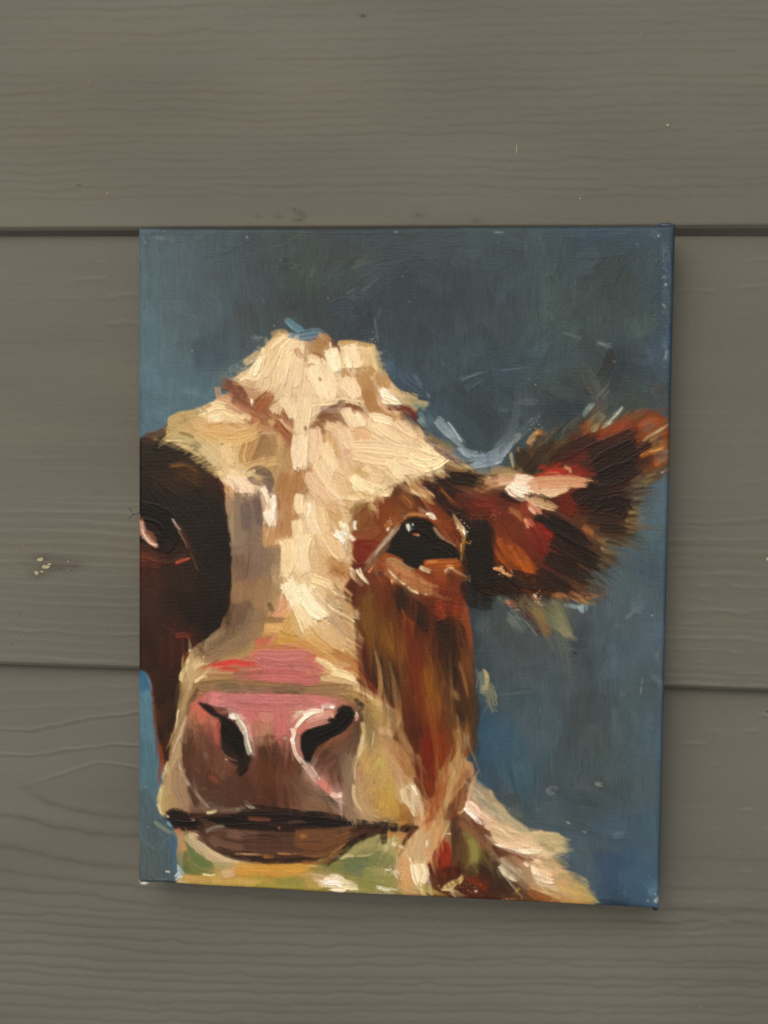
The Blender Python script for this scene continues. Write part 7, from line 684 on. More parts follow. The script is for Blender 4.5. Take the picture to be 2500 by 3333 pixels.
DRAG((mR>.5)&(ckm<.5), FR, 260, (3,8), (14,40), a=.5, seed=52)
DRAG(mH, FH, 900, (2.5,8), (12,34), a=.5, h=.18, seed=53, clip=np.clip(blur(mH,2)*1.6,0,1), dry=.45)
DRAG(mM, FM, 320, (3,8), (16,44), a=.5, seed=54, clip=np.clip(blur(mM,2)*1.6,0,1))
DRAG(mL, FL, 200, (3,9), (20,50), a=.5, seed=55, clip=np.clip(blur(mL,2)*1.6,0,1))
DRAG(mC, FC, 320, (2.5,7), (14,44), a=.55, seed=56, outward=pts('K',[1100,600])[0])
DRAG(mE, FE, 480, (2.5,7), (22,60), a=.6, seed=57, outward=pts('F',[0,900])[0], maxlum=.10)
DRAG(mB, FH, 160, (3,8), (14,40), a=.45, seed=58, clip=np.clip(blur(mB,2)*1.6,0,1))
allm = np.clip(mH+mR+mE+mL+mC+mB+mM,0,1); bgm = 1-blur(allm,1); bgs = 1-blur(allm,9); bgs = (bgs>.93)*1.0
DRAG(bgs, BG, 500, w=(5,20), L=(25,90), clip=bgm, a=.40, angj=.35, dry=.55, seed=59, jit=.10)
DRAG(bgs, BG, 110, w=(14,30), L=(30,70), clip=bgm, a=.34, angj=.4, dry=.70, seed=60, jit=.10, lift=np.array([.012,.022,.032]))
COL = COL*(1-keep[...,None])+keepC*keep[...,None]; HGT = HGT*(1-keep)+keepH*keep
COL = COL*(1+bgm[...,None]*np.array([-.05,-.01,.0],np.float32))
mR3 = (blur(((mR>.5)|(mE>.5)).astype(np.float32),3)*(1-thick[...,0]))[...,None]
COL = COL*(1-mR3)+COL*np.array([1.10,.98,.86],np.float32)*mR3
pk = (np.clip((COL[...,0]/np.maximum(COL[...,1],1e-3)-2.0)/.6,0,1)*np.clip((COL[...,2]/np.maximum(COL[...,1],1e-3)-.8)/.2,0,1)*np.clip((COL[...,0]-.2)/.1,0,1))[...,None]
COL = COL*(1-.22*pk)+np.array([.36,.20,.14],np.float32)*.22*pk
vs_n = vnoise(PH,PW,18,1.3)-.5; hs_n = vnoise(PH,PW,1.3,18)-.5; wv = vnoise(PH,PW,1.1,1.1)-.5; sel = .35+.65*smooth(vnoise(PH,PW,60,60),.25,.5)
cowm = blur(((mH>.5)|(mM>.5)|(mR>.5)|(mE>.5)|(mL>.5)|(mC>.5)|(mB>.5)).astype(np.float32),2)
COL = COL*(1+((vs_n*sel+hs_n*(1-sel))*(.17-.08*cowm)+wv*.11))[...,None]
HGT += ((vs_n*sel+hs_n*(1-sel))*(.03-.015*cowm)).astype(np.float32)+wv*.03
# deepest darks go back in over the fringes of the ear, and broken lights over those
SS([('F','560 520 760 420 960 330',110,'2a1813',dict(a=.7,dry=.3)),('F','900 480 1100 400 1300 300',130,'241512',dict(a=.8,dry=.25)),('F','960 620 1120 520 1300 420',170,'1b1210',dict(a=.85,dry=.15)),('F','1000 720 1160 660 1320 600',150,'1c1210',dict(a=.85,dry=.15)),('F','760 900 880 830 960 860 900 980',130,'1a1210',dict(a=.8,dry=.15)),
 ('F','980 820 1100 800 1200 780',80,'2a1a14',dict(a=.6,dry=.4)),('F','1000 960 1120 930 1190 960 1140 1030',110,'1a1110',dict(a=.85,dry=.2)),('F','880 1060 1020 1080 1150 1100',90,'2a1c14',dict(a=.7,dry=.35)),('F','980 1150 1100 1160 1220 1170',70,'221711',dict(a=.75,dry=.35)),
 ('F','520 1100 640 1160 760 1240 860 1330',130,'17100e',dict(a=.85,dry=.1)),('F','560 1260 700 1340 860 1420 980 1480',140,'1a1210',dict(a=.85,dry=.15)),('F','500 1420 640 1480 780 1560 900 1640',120,'1f1511',dict(a=.8,dry=.2)),('F','200 1600 340 1640 480 1660',130,'1e1310',dict(a=.8,dry=.15)),('F','420 1560 560 1640 700 1720',110,'241713',dict(a=.75,dry=.25)),('F','60 1620 160 1700 260 1780',120,'1c110f',dict(a=.8,dry=.1)),
 ('F','-140 1100 -120 1300 -100 1500 -60 1700',190,'14100e',dict(a=.85,dry=.05,soft=2)),('F','-20 1500 60 1560 180 1600',70,'18100e',dict(a=.8,dry=.1)),
 ('F','460 560 560 470 680 380 800 280',40,'4c3a20',dict(a=.55,dry=.6)),('F','640 520 760 500 700 620',60,'4c1a14',dict(a=.6,dry=.4)),
 ('F','20 1520 90 1540 120 1570 200 1590',26,'d0986a',dict(a=.95,dry=.6,h=.3)),('F','390 690 560 680 720 700 850 740',30,'8a2416',dict(a=.8,dry=.35)),
 ('F','340 770 500 745 700 740 890 760',90,'b98460',dict(a=.85,dry=.15,h=.22,c2='cca07c')),('F','380 840 500 830 620 820 700 790',60,'caa07a',dict(a=.9,dry=.25,h=.25,c2='dcc09c')),('F','330 880 400 860 480 880 420 850',30,'1c120f',dict(a=.8,dry=.2)),
 ('E','1300 700 1450 720 1600 780',90,'20150f',dict(a=.7,dry=.3)),('E','1200 850 1260 960 1400 1020',60,'1e1410',dict(a=.7,dry=.2)),('E','1420 900 1500 1000 1640 1000',90,'4c1a10',dict(a=.6,dry=.4)),
 ('B','860 1560 1000 1640 1100 1650',12,'24323e',dict(a=.8,dry=.2)),('C','60 1400 300 1370 520 1280',14,'56687a',dict(a=.5,dry=.7)),('B','1380 1490 1500 1440 1640 1400',14,'5c7080',dict(a=.6,dry=.6)),('B','1440 1580 1560 1500 1659 1460',12,'566a7c',dict(a=.5,dry=.6))])
rs_f = np.random.RandomState(77)
def DOTS(tile, x, y, rx, ry, n, c, w=9, a=.9):
    for i in range(n):
        px, py = x+rs_f.randn()*rx*.5, y+rs_f.randn()*ry*.5
        S(tile,[px,py,px+rs_f.uniform(3,9),py+rs_f.uniform(-4,4)],rs_f.uniform(.5,1.0)*w*.8,c,a=a*.75,dry=0,h=.2,t0=0,t1=0,rag=0)
for d in [('E',1410,1200,60,110,16,'e8d8b4'),('E',1440,1290,40,40,8,'d8a868'),('E',730,1130,30,60,8,'dcc0a0'),('H',1300,130,90,120,26,'b0602c',7),('H',1250,240,120,60,22,'a85a2c',7),('I',410,140,40,60,18,'e0c8b0'),('I',190,215,40,30,10,'e0c0a8'),('F',30,1040,60,60,14,'c08070',7),('F',130,1560,80,50,14,'e0a878'),
  ('F',400,260,60,90,12,'b8b090'),('K',730,1200,90,60,26,'d8d4b4',8),('K',830,1240,70,60,20,'dcd8bc',8),('K',700,1360,160,30,30,'dcdcc4',8),('K',890,690,40,110,26,'3c2410',8),('K',1000,520,30,120,16,'5c4432',7),('K',960,1140,50,80,18,'e0d8b8',8),('K',1100,1080,60,60,12,'d8a880',8),('K',1400,1340,200,60,14,'d89868',7),('L',200,1455,180,10,14,'e09858',7),
  ('G',1330,210,40,50,14,'3c2c1c',8),('G',590,650,30,40,8,'e0d0a8',8),('E',200,1560,120,60,22,'6c4424',8),('E',1150,400,90,130,26,'54381e',7),('H',270,680,120,60,26,'8c4c20',8),('A',1220,1120,80,60,16,'8ca0a4',8),('A',1010,1400,70,60,12,'8ca4a4',8),('D',540,60,80,80,16,'708894',7),('B',590,1110,30,40,8,'b0c0b8',7),('F',350,220,40,70,12,'9aa494',7),('L',420,640,90,60,14,'6c7c80',7),
  ('C',1560,600,40,420,40,'7c9098',6,.6),('C',1500,300,60,200,20,'748890',6,.6),('A',300,215,160,30,12,'90a4ac',6),('J',330,1280,120,10,10,'a8aca8',6),('H',600,60,60,80,8,'7c4c28',7)]:
    DOTS(*d)
COL = np.clip(COL,0.002,.95)

# ground below, out of the picture, sends soft light back up under the boards and the canvas
gm = bpy.data.meshes.new('ground'); gm.from_pydata([(-60,-60,0),(60,-60,0),(60,60,0),(-60,60,0)],[],[(0,1,2,3)])
gmat = bpy.data.materials.new('pale_concrete'); gmat.use_nodes = True; gb = gmat.node_tree.nodes['Principled BSDF']
gn = gmat.node_tree.nodes.new('ShaderNodeTexNoise'); gn.inputs['Scale'].default_value = 40; gr = gmat.node_tree.nodes.new('ShaderNodeValToRGB')
gr.color_ramp.elements[0].color = (.46,.44,.40,1); gr.color_ramp.elements[1].color = (.56,.54,.50,1)
gmat.node_tree.links.new(gn.outputs['Fac'], gr.inputs[0]); gmat.node_tree.links.new(gr.outputs[0], gb.inputs['Base Color']); gb.inputs['Roughness'].default_value = .9
go = link('ground', gm, None, gmat); go['kind'] = 'structure'
# ======================================================================
# LAP SIDING: fibre-cement boards, each a wedge-hung plank with its own wood-grain relief
# ======================================================================
wall = empty('siding_wall', 'painted grey-brown lap siding wall with embossed wood grain, behind the canvas', 'wall', (0,0.02,ZC))
WX0, WX1 = -.30, .30
BUTT = [.1312, -.0462]                   # heights of the two butt edges in view, relative to the canvas middle
EXPO = BUTT[0]-BUTT[1]
Z_BUTT, Z_TOP = -.0178, -.0236           # face of a board at its lower edge / just under the board above
siding_mat = paint_mat('siding_paint', rough=.62, spec=.35, grain=.035, grain_scale=900)
NXB = 560
def disp2wall(px, py):                   # where a point seen in the study picture lies on the wall plane
    v = np.array([(px/KW-1250)/4182, -(py/KW-1666.5)/4182, -1.0]); v = Rc.T@v
    k = (-.021-cp[2])/v[2]; q = cp+k*v
    c,s = math.cos(ROT), math.sin(ROT)
    return q[0]*c-q[1]*s, q[0]*s+q[1]*c
wrs = np.random.RandomState(21)
def board(y0, y1, curves, base, seed, nyr=400, tint=1.0, mott=.085, extra=None, ztop=None, thick=.0056, drop=0.0):
    """y0 lower edge, y1 upper visible edge. curves: (y at left, y mid, y right, depth mm, wiggle, x0, x1, groove stain or painted ridge highlight)"""
    rs = np.random.RandomState(seed)
    xs = np.linspace(WX0, WX1, NXB); ny = nyr; ys = np.linspace(y1+.014, y0, ny)
    X, Y = np.meshgrid(xs, ys)
    H = np.zeros((ny,NXB)); T = np.zeros((ny,NXB))
    warp = (vnoise(ny,NXB,60,46,rs)-.5)*.0022+(vnoise(ny,NXB,26,18,rs)-.5)*.0011
    fine = vnoise(ny,NXB,3,16,rs)-.5
    for cu in curves:
        if cu[0] == 'line':                                # ('line', seen points, depth width, dashed)
            _, pp, dep, tn, wd, dash = cu; wig = 1.3
            q = np.array([disp2wall(a_,b_) for a_,b_ in pp]); yc = np.interp(xs, q[:,0], q[:,1]); k_ = np.ones(9)/9; yc = np.convolve(np.pad(yc,4,mode='edge'),k_,'valid'); xa,xb = q[0,0],q[-1,0]
            if pp[0][0] <= 0: xa = -1
            lohi = (.7,1.1)
        else:
            (ya,ym,yb,dep,wig,xa,xb,tn) = cu; wd = 1.0; dash = 0; t = (xs-WX0)/(WX1-WX0); lohi = (.35,1.15)
            yc = ya*(1-t)*(1-2*t)+ym*4*t*(1-t)+yb*t*(2*t-1)
        n1 = np.interp(xs, np.linspace(WX0,WX1,70), rs.randn(70))*wig*.00030+np.interp(xs, np.linspace(WX0,WX1,200), rs.randn(200))*wig*.00015
        amp = np.interp(xs, np.linspace(WX0,WX1,30), rs.uniform(*lohi,30))*np.interp(xs, np.linspace(WX0,WX1,180), rs.uniform(.7,1.15,180))
        if dash: amp = np.clip((np.interp(xs, np.linspace(WX0,WX1,90), rs.rand(90))-.55)*4,0,1)
        amp = amp*np.clip((xs-xa)/.015+.5,0,1)*np.clip((xb-xs)/.03+.5,0,1)
        d = Y-(yc+n1)[None]-(warp if cu[0]!='line' else warp*.35)
        g = np.exp(-np.abs(d/(np.where(d>0,.00050,.00085)*wd))**1.5)
        H -= g*amp[None]*dep*.00044
        T -= g*amp[None]*tn*.8
    H += fine*.00004+(vnoise(ny,NXB,90,120,rs)-.5)*.0004+(vnoise(ny,NXB,2.0,7,rs)-.5)*.00003
    zt = Z_TOP if ztop is None else np.interp(X, [WX0*.6,WX1*.6], ztop)
    Z = Z_BUTT+(zt-Z_BUTT)*(Y-y0)/(y1-y0)+H
    edge = np.clip((Y-y0)/.0012,0,1); Z -= (1-edge)**2*.0009        # worn lower arris
    col = np.array(base)[None,None]*np.ones((ny,NXB,1))
    mot = (vnoise(ny,NXB,70,60,rs)-.5)*mott*2+(vnoise(ny,NXB,20,50,rs)-.5)*mott
    warm = (vnoise(ny,NXB,50,80,rs)-.5)*.03
    col = col*(1+mot)[...,None]*(1+T[...,None]*np.array([.8,1.0,1.2]))*np.stack([1+warm,1+0*warm,1-warm],-1)*tint
    if extra is not None: col = extra(X,Y,col)
    c,s = 1,0
    v = np.stack([X, -(Z), Y+ZC],-1).reshape(-1,3)-np.array([0,.02,ZC])
    f = grid_faces(ny,NXB)
    # underside of the butt edge and back of the board close it into a solid plank
    n0 = (ny-1)*NXB
    lo = v[n0:n0+NXB].copy(); lo2 = lo+np.array([0,.0003,-.0004]); lo3 = lo+np.stack([0*lo[:,0],thick+0*lo[:,0],-.0004-drop*np.interp(lo[:,0],[WX0*.6,WX1*.6],[.0020,.0032])],-1); up = v[:NXB]+np.array([0,.0052,0])
    cf = col.reshape(-1,3); ce = cf[n0:n0+NXB]; V = [v]; F = [f]; C = [cf]; base_i = len(v); i = np.arange(NXB-1)
    for a_,b_ in ((lo,lo2),(lo2,lo3),(lo3,up)):                       # each face keeps its own crisp edge
        V += [a_,b_]; C += [ce,ce]
        F.append(np.stack([base_i+i,base_i+NXB+i,base_i+NXB+i+1,base_i+i+1],-1)); base_i += 2*NXB
    v = np.vstack(V); f = np.vstack(F); cf = np.vstack(C)
    me = mesh_np('siding_board', v, f, cf)
    o = link('siding_board', me, wall, siding_mat)
    return o
G1 = np.array([.1185,.1205,.1022])*1.0
def rows(y_from, y_to, gap, dep, wig, tn, rs, x0=-1, x1=1, skew=0.0, bow=0.0):
    out = []; y = y_from
    while y > y_to:
        j = rs.uniform(-.0004,.0004)
        a = rs.uniform(.6,1.1)
        xa = x0 if rs.rand()<.75 else rs.uniform(WX0,.05); xb = x1 if rs.rand()<.75 else rs.uniform(-.05,WX1)
        out.append((y+j+skew,y+bow,y-skew+j,dep*a,wig,xa,xb,tn*a)); y -= gap*rs.uniform(.82,1.2)
    return out
rs_ = np.random.RandomState(31)
def dw(xa,ya,xb,yb):                     # straight groove through two seen points, extended over the board
    p, q = disp2wall(xa,ya), disp2wall(xb,yb); k = (q[1]-p[1])/(q[0]-p[0])
    f = lambda x: p[1]+k*(x-p[0]); return f(WX0), f(0), f(WX1)
# board above the picture: close, even, softly waved grain
cur = rows(.325, .140, .0032, .24, 1.2, .17, rs_)
def stain_top(X,Y,c):
    for px,py,r,k in [(605,470,5,.25),(640,458,6,.22),(652,464,6,.30),(648,478,7,.35),(660,470,4,.3),(600,471,9,.1),(785,35,5,.5),(905,470,9,.2),(176,403,3,.6),(560,470,6,.2),(1030,480,6,.3)]:
        wx,wy = disp2wall(px,py); rr = r*.00021
        c = c*(1-k*np.exp(-(((X-wx)/(rr*1.3))**2+((Y-wy)/(rr*.7))**2))*np.array([.8,1.0,1.1])[None,None,:][0][0][None,None,:] if False else 1) if False else c*(1-(k*np.exp(-(((X-wx)/(rr*1.5))**2+((Y-wy)/(rr*.7))**2)))[...,None]*np.array([.9,1.0,1.05]))
    return c
board(BUTT[0], BUTT[0]+EXPO, cur, G1, 41, extra=stain_top, thick=.0050, drop=1.0)
# board behind the upper part of the picture: nearly smooth above, fine even grain towards its lower edge
cur = rows(.118,.060,.008,.14,1.5,.04,rs_)+rows(.060,.010,.0050,-.22,.8,-.05,rs_,skew=.0014)+rows(.020,-.045,.0042,-.45,.8,-.09,rs_,skew=.0018)+rows(.018,-.045,.0042,.25,.8,.06,rs_,skew=.0018)  # negative tones paint the highlights of the raised lines into the colour
for yy in (1205,1235,1262,1290,1318,1345,1372,1400,1425,1450,1475): cur.append(('line',[(1470,yy),(1560,yy+1),(1760,yy+3)],-.6,-.10,.9,1))
for yy,x_ in ((565,100),(600,180),(640,200),(700,210),(560,1560),(590,1560),(620,1520)): cur.append(('line',[(x_-60,yy+6),(x_+60,yy),(x_+200,yy-3)],-.5,-.08,1.2,1))
def stain_mid(X,Y,c):
    for px,py,r,k in [(95,1205,16,.30),(112,1225,20,.34),(85,1240,14,.3),(150,1215,26,.24),(165,1222,8,.25),(60,1215,10,.18),(215,1062,8,.12)]:
        wx,wy = disp2wall(px,py); rr = r*.00021
        c = c*(1-(k*np.exp(-(((X-wx)/(rr*1.4))**2+((Y-wy)/(rr*.6))**2)))[...,None]*np.array([.9,1.0,1.05]))
    return c
board(BUTT[1], BUTT[0], cur, G1*.98, 42, extra=stain_mid, ztop=(-.0232,-.0232))
# board below: cathedral figure opening to the right at its left end
L_ = lambda pp,dep,tn,wd=1.6,dash=0: ('line',pp,dep,tn,wd,dash)
cur = [L_([(0,1462),(150,1466),(300,1462),(900,1478)],.3,.05),L_([(0,1492),(150,1490),(300,1484),(900,1500)],-.35,-.05,1.2),L_([(0,1530),(140,1528),(300,1516),(900,1535)],-.35,-.04,1.2),
 L_([(0,1574),(60,1576),(120,1566),(200,1552),(296,1544),(500,1550)],-.8,-.10,.9),L_([(0,1578),(60,1581),(120,1571),(200,1556),(296,1548),(500,1552)],.5,.05),
 L_([(0,1631),(60,1634),(158,1621),(230,1610),(296,1615),(500,1640)],-.8,-.09,.9),L_([(0,1636),(60,1639),(158,1626),(230,1614),(296,1619),(500,1645)],.4,.05),
 L_([(60,1700),(66,1690),(99,1682),(140,1672),(177,1658),(221,1650),(296,1663),(420,1700)],-.8,-.08,1.0),L_([(60,1696),(66,1715),(79,1725),(110,1738),(158,1753),(237,1771),(296,1773),(420,1775)],.9,.26,2.6),
 L_([(0,1763),(50,1770),(99,1785),(150,1790),(197,1806),(240,1806),(296,1812),(500,1830)],.9,.27,2.5),L_([(0,1828),(60,1842),(118,1856),(197,1871),(260,1878),(296,1883),(500,1895)],.9,.26,2.8),
 L_([(0,1881),(80,1892),(158,1905),(296,1917),(434,1930),(647,1942),(1000,1955),(1700,1975)],.7,.19,1.9),L_([(0,1923),(100,1928),(197,1940),(394,1962),(647,1978),(1000,1985),(1700,2000)],.65,.17,1.7)]
y_ = 1946
while y_ < 2330:                                           # even run of grain below the figure
    s_ = rs_.uniform(30,44)*max(0,1-(y_-1946)/500); w_ = rs_.uniform(-3,3)
    cur.append(L_([(0,y_),(200,y_+s_*.4+w_),(420,y_+s_*.8),(700,y_+s_+w_),(1100,y_+s_*1.1),(1700,y_+s_*1.2+rs_.uniform(-4,4))],rs_.uniform(.4,.75),rs_.uniform(.08,.14),rs_.uniform(1.1,1.5))); y_ += rs_.uniform(18,27)
for yy,x0_ in ((1519,1478),(1543,1490),(1577,1500),(1606,1470),(1648,1460),(1700,1470),(1745,1480),(1790,1455),(1880,1455),(1945,1450),(1990,1430),(2015,1420)): cur.append(L_([(x0_,yy),(1560,yy+2),(1760,yy+4)],-.7,-.14,1.0,1))
for yy in (1859,1923,1966): cur.append(L_([(1440,yy-2),(1560,yy),(1760,yy+3)],.6,.12,2.0))
board(BUTT[1]-EXPO, BUTT[1], cur, G1*np.array([.99,1.0,1.05]), 43)  # bluer base colour stands in for the cooler light on this board
board(BUTT[1]-2*EXPO, BUTT[1]-EXPO, rows(-.235,-.40,.006,.3,1,.1,rs_), G1, 44, nyr=160)
board(BUTT[0]+EXPO, BUTT[0]+2*EXPO, rows(.48,.32,.006,.3,1,.1,rs_), G1, 45, nyr=160)
# chips of bare filler, spatter and specks standing on the boards
def solid_mat(name, rgb, rough=.7):
    m = bpy.data.materials.new(name); m.use_nodes = True; nt = m.node_tree; b = nt.nodes['Principled BSDF']
    nz = nt.nodes.new('ShaderNodeTexNoise'); nz.inputs['Scale'].default_value = 700
    cr = nt.nodes.new('ShaderNodeMixRGB'); cr.inputs[1].default_value = (*[c*.8 for c in rgb],1); cr.inputs[2].default_value = (*rgb,1)
    tc_ = nt.nodes.new('ShaderNodeTexCoord'); nt.links.new(tc_.outputs['Object'], nz.inputs['Vector']); nt.links.new(nz.outputs['Fac'], cr.inputs[0]); nt.links.new(cr.outputs[0], b.inputs['Base Color']); b.inputs['Roughness'].default_value = rough
    return m
def face_z(y):
    for y0,zt in ((BUTT[0],Z_TOP),(BUTT[1],-.0232),(BUTT[1]-EXPO,Z_TOP)):
        if y >= y0: return Z_BUTT+(zt-Z_BUTT)*(y-y0)/EXPO
    return Z_BUTT
def flakes(name, spots, mat, thick=.0002):
    bm = bmesh.new(); rs = random.Random(5)
    for px,py,r,el in spots:
        x,y = disp2wall(px,py); z = face_z(y); R = r*.000185
        n = 7; ring = []; ring2 = []; ph = rs.random()*6
        for k in range(n):
            a = ph+2*math.pi*k/n; q = R*(.65+.6*rs.random())
            dx, dy = q*math.cos(a)*(1 if el<=1 else 1/1.6), q*math.sin(a)*el
            ring.append(bm.verts.new((x+dx,-(z-.0003)-.02,y+dy))); ring2.append(bm.verts.new((x+dx*.85,-(z+thick)-.02,y+dy*.85)))
        for k in range(n): bm.faces.new((ring[k],ring[(k+1)%n],ring2[(k+1)%n],ring2[k]))
        bm.faces.new(ring2)
    me = bpy.data.meshes.new(name); bm.normal_update(); bm.to_mesh(me); bm.free()
    o = link(name, me, wall, mat); o['kind'] = 'stuff'; return o
spots = [(90,1207,8,.6),(102,1223,11,.5),(84,1237,7,.7),(95,1234,4,.7),(110,1218,5,.5),(151,1212,2.5,.8),(1441,273,3.2,1),(1116,325,1.6,9),(1252,432,2,1),(1385,75,1.2,1.5),(195,180,1.6,1),(237,420,1.8,1),(790,262,.9,1),(1102,364,1,1.2),(1656,1207,4,1),(1455,362,.8,1),(1447,1145,.8,1)]
for px,py in [(46,1108),(31,1150),(54,1177),(23,1200),(120,1228),(80,1241),(45,1277),(68,1283),(27,1316),(91,1322),(38,1347),(50,1365),(56,1371),(248,1235),(246,1347),(325,1358),(263,1417),(58,1442),(1524,568),(1546,1135),(1570,1205),(1495,700),(1595,1840),(1512,2170),(1585,2050),(950,1990),(1120,2010),(1640,1845),(640,2130),(755,2120),(1000,2095),(1535,2058),(370,2130),(210,1100),(150,1420),(1610,430)]:
    spots.append((px,py,wrs.uniform(.5,1.0),1))
for k in range(24): spots.append((wrs.uniform(0,1659),wrs.uniform(0,2212),wrs.uniform(.3,.6),1))
flakes('paint_chips', spots, solid_mat('bare_filler',(.42,.38,.27)))
dark = [(785,35,2.6,1),(47,1325,2,1.2),(50,1360,1.6,.8),(219,1307,1.4,1),(1100,52,1.2,.6),(1440,52,1.6,.7),(904,468,2,.8),(640,455,2.4,.6),(653,462,2,.7),(650,478,2.6,.6),(135,1228,1.8,1.2),(158,1232,2,1),(318,1604,2,1),(246,2010,.9,1),(1660,1540,2.4,1),(1565,1540,1,1),(1480,1810,1.2,1),(30,1390,2,1),(33,2073,1.6,1),(148,1528,1.2,1),(560,2066,.8,1),(1590,1870,1.0,1),(1170,2060,1,1)]
for k in range(26): dark.append((wrs.uniform(0,1659),wrs.uniform(0,2212),wrs.uniform(.35,.9),1))
flakes('dirt_specks', dark, solid_mat('dark_dirt',(.035,.028,.022)), .00008)

# ======================================================================
# THE CANVAS: wooden stretcher, wrapped linen, and the paint on its face
# ======================================================================
CW, CH, CD = .2032, .2032*1.264, .0172
painting = empty('cow_painting', 'unframed canvas painting of a brown and white cow face hung on grey siding', 'painting', tuple(W3(0,0,0)))
painting.rotation_euler = (0,-ROT,0)
us = np.linspace(-CW/2,CW/2,PW); vs = np.linspace(CH/2,-CH/2,PH)
UX, VY = np.meshgrid(us,vs)
ex = np.minimum(UX+CW/2, CW/2-UX); ey = np.minimum(VY+CH/2, CH/2-VY)
R_ = .0016
def roll(e): t = np.clip(1-e/R_,0,1); return R_*(1-np.sqrt(np.clip(1-t*t,0,1)))
bulge = np.exp(-((ex/.006)**2+(ey/.006)**2))*.0007                       # folded cloth at the corners
sag = -.0006*np.clip(ex/.03,0,1)*np.clip(ey/.03,0,1)                       # cloth stretched a touch hollow
ZF = -roll(ex)-roll(ey)*(1-np.clip(1-ex/R_,0,1))+bulge+sag
RELIEF = .0015
ZT = ZF+HGT*.001*RELIEF/.001*1.0
dzx = np.gradient(ZT,axis=1)/(us[1]-us[0]); dzy = np.gradient(ZT,axis=0)/(vs[1]-vs[0])
NR = np.stack([-dzx,-np.ones_like(dzx),-dzy],-1); NR /= np.linalg.norm(NR,axis=-1,keepdims=True)
wob = np.interp(us,np.linspace(-CW/2,CW/2,9),np.random.RandomState(3).randn(9))*.00018
PV = np.stack([UX, -ZT, VY+wob[None]*np.clip(1-ey/.02,0,1)],-1)

LUM_ = COL@np.array([.3,.6,.1],np.float32); PC = COL*(.66+.34*np.clip(LUM_/.075,0,1))[...,None]; pale = np.clip((COL[...,1]-.22)/.2,0,1)*np.clip((COL[...,1]/COL[...,0]-.60)/.12,0,1)*(1-np.clip((COL[...,2]/COL[...,0]-1.0)/.1,0,1))
PC = PC*(1-.20*pale[...,None])+(LUM_[...,None]*np.array([1.10,1.0,.80]))*(.20*pale[...,None]); PC *= (1+.07*pale*np.clip((LUM_-.3)/.3,0,1))[...,None]
PC = np.clip(PC*PAINT_GAIN*np.array([1.0,1.0,.99])*(1+.10*np.clip(COL-.35,0,1))-.0018,0.0008,.9)
oil_mat = paint_mat('oil_paint', rough=.40, weave=.22, spec=.20, grain=.05, grain_scale=1600)
face_region = np.zeros((PH,PW),np.int8)
def cm(tile,s): return polymask(pts(tile,s),0,0)>.5
cow = (mH>.5)|(mB>.5)|(mR>.5)|(mL>.5)|(mC>.5)|(mM>.5)
face_region[cow] = 1
face_region[(mE>.5)&~(mH>.5)] = 2
face_region[mM>.5] = 3
face_region[cm('G','680 1065 740 1080 800 1110 850 1160 900 1190 970 1230 1040 1300 1090 1370 1130 1480 1150 1590 1110 1700 1050 1750 1030 1640 960 1600 900 1540 880 1430 870 1330 880 1230 810 1190 730 1130')] = 4
face_region[cm('H','-60 1330 20 1300 150 1250 240 1200 270 1120 330 1090 400 1110 430 1170 420 1240 360 1310 280 1370 180 1420 90 1480 40 1560 -20 1640 -60 1600 -140 1600 -150 1400')] = 5
face_region[cm('E','690 1370 730 1300 790 1190 860 1110 960 1075 1060 1085 1130 1130 1170 1180 1230 1270 1310 1300 1350 1360 1390 1440 1300 1460 1130 1440 1050 1460 1040 1520 960 1530 880 1500 830 1450 740 1410')] = 6
face_region[cm('D','130 1000 250 960 380 1050 440 1150 440 1280 330 1330 250 1300 160 1180')] = 7
face_region[cm('J','380 700 440 660 640 700 1050 650 1300 645 1659 670 1900 740 2240 800 2620 790 2560 860 2300 860 2000 990 1850 1080 1720 1120 1500 1135 1200 1120 1000 1090 850 1025 740 940 690 850 430 790')] = 8
FQ = grid_faces(PH,PW); fr = face_region[:-1,:-1].ravel()
VV = PV.reshape(-1,3); CC = PC.reshape(-1,3); NN = NR.reshape(-1,3)
def region_part(name, k, parent):
    f = FQ[fr==k]; u, inv = np.unique(f, return_inverse=True)
    me = mesh_np(name, VV[u], inv.reshape(-1,4), CC[u], True, NN[u])
    return link(name, me, parent, oil_mat)
backdrop = region_part('painted_backdrop', 0, painting)
head = region_part('painted_cow', 1, painting)
for nm,k in (('ear',2),('muzzle',3),('nostril',4),('nostril',5),('eye',6),('eye',7),('mouth',8)): region_part(nm, k, head)
# wrapped sides of the canvas take the paint that ran over the rim
def side_strip(name, line, cols, out):
    n = len(line); L = []; Cc = []
    for j,(d,o) in enumerate([(0,0),(.0012,.0003),(.005,.0004),(.010,.0003),(.0150,.0004),(CD,.0)]):
        q = line+np.array(out)*o; q[:,1] += d; L.append(q); Cc.append(cols*(1.0 if d<.012 else 1.0))
    v = np.vstack(L); c = np.vstack(Cc); f = grid_faces(len(L), n)
    return link(name, mesh_np(name, v, f, c), painting, oil_mat)
side_strip('canvas_side', PV[0,::2].copy(), PC[2,::2]*.85, (0,0,1))
side_strip('canvas_side', PV[-1,::2].copy(), PC[-3,::2], (0,0,-1))
side_strip('canvas_side', PV[::2,0].copy(), PC[::2,2]*.8, (-1,0,0))
side_strip('canvas_side', PV[::2,-1].copy(), PC[::2,-3]*.85, (1,0,0))
def box_mesh(bm, x0,x1,y0,y1,z0,z1):
    vs_ = [bm.verts.new(p) for p in ((x0,y0,z0),(x1,y0,z0),(x1,y1,z0),(x0,y1,z0),(x0,y0,z1),(x1,y0,z1),(x1,y1,z1),(x0,y1,z1))]
    for q in ((0,3,2,1),(4,5,6,7),(0,1,5,4),(1,2,6,5),(2,3,7,6),(3,0,4,7)): bm.faces.new([vs_[i] for i in q])
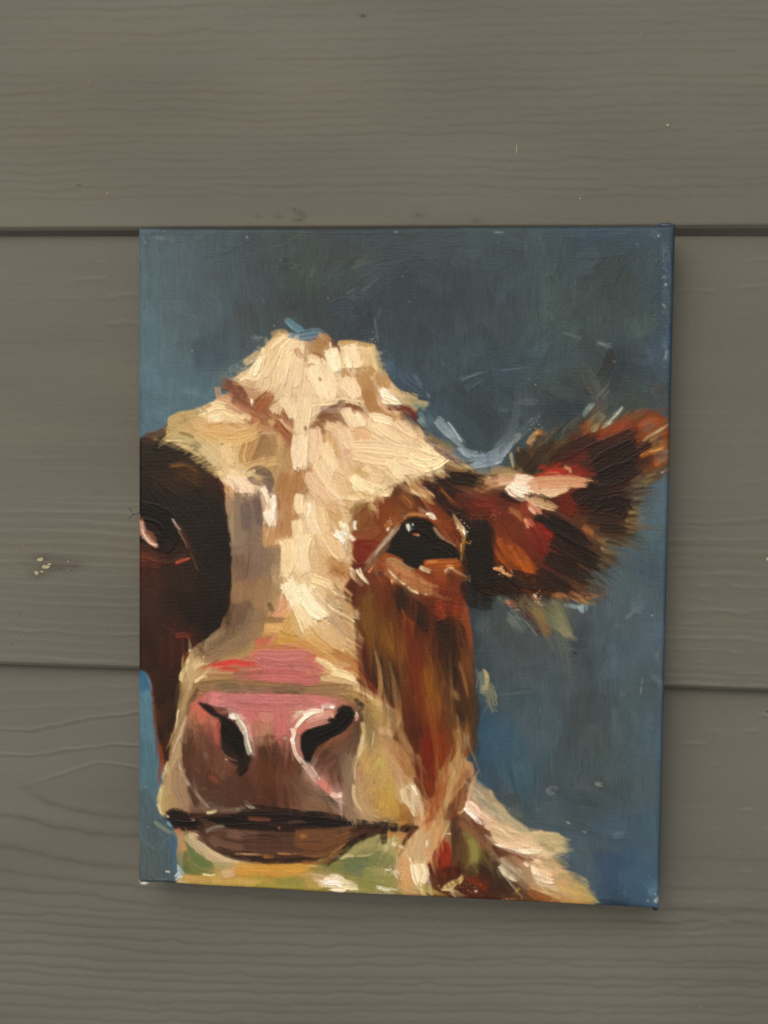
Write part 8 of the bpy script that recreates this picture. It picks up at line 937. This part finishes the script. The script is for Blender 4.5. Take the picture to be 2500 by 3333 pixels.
wood = solid_mat('stretcher_pine',(.55,.40,.24),.6)
wi, g = .030, .0012
for x0,x1,z0,z1 in ((-CW/2+g,CW/2-g,CH/2-wi,CH/2-g),(-CW/2+g,CW/2-g,-CH/2+g,-CH/2+wi),(-CW/2+g,-CW/2+wi,-CH/2+wi+.0005,CH/2-wi-.0005),(CW/2-wi,CW/2-g,-CH/2+wi+.0005,CH/2-wi-.0005)):
    bm = bmesh.new(); box_mesh(bm,x0,x1,.0032,CD-.0003,z0,z1)
    bmesh.ops.bevel(bm, geom=bm.edges[:], offset=.0008, segments=1, affect='EDGES')
    me = bpy.data.meshes.new('stretcher_bar'); bm.to_mesh(me); bm.free(); link('stretcher_bar', me, painting, wood)
# small lumps of cloth at the corner folds, one raw white, one dark
def nub(name, x, z, r, rgb, sx=1.0, y=.0015):
    bm = bmesh.new(); bmesh.ops.create_icosphere(bm, subdivisions=2, radius=r)
    for v in bm.verts: v.co = Vector((v.co.x*sx+x, v.co.y*1.3+y, v.co.z*.7+z+.15*r*math.sin(v.co.x*9000)))
    for f in bm.faces: f.smooth = True
    me = bpy.data.meshes.new(name); bm.to_mesh(me); bm.free(); return link(name, me, painting, solid_mat(name+'_paint', rgb, .5))
nub('corner_fold', -CW/2+.0022, -CH/2-.0001, .0013, (.62,.60,.54), 1.6)
nub('corner_fold', CW/2-.0012, -CH/2-.0006, .0009, (.012,.012,.014), 1.2)
nub('corner_fold', CW/2-.0030, CH/2+.0001, .0015, (.035,.06,.09), 2.2)
# brush hairs stuck in the wet paint at the left rim
bm = bmesh.new()
for P_ in ([(-.0004,-.0004,0),(-.0022,-.0010,-.0006),(-.0036,-.0012,-.0022)],[(-.0018,-.0010,-.0004),(-.0024,-.0012,.0012),(-.0034,-.0012,.0022)],[(.0,-.0010,.0002),(.0022,-.0012,.0004),(.0048,-.0010,.0012)]):
    prev = None
    for (x,y,z) in P_:
        ring = [bm.verts.new((x-CW/2,y+.00016*math.cos(a),z+.0186+.00016*math.sin(a))) for a in (0,1.57,3.14,4.71)]
        if prev:
            for k in range(4): bm.faces.new((prev[k],prev[(k+1)%4],ring[(k+1)%4],ring[k]))
        prev = ring
me = bpy.data.meshes.new('stray_bristle'); bm.to_mesh(me); bm.free(); link('stray_bristle', me, painting, solid_mat('black_bristle',(.012,.011,.01),.5))
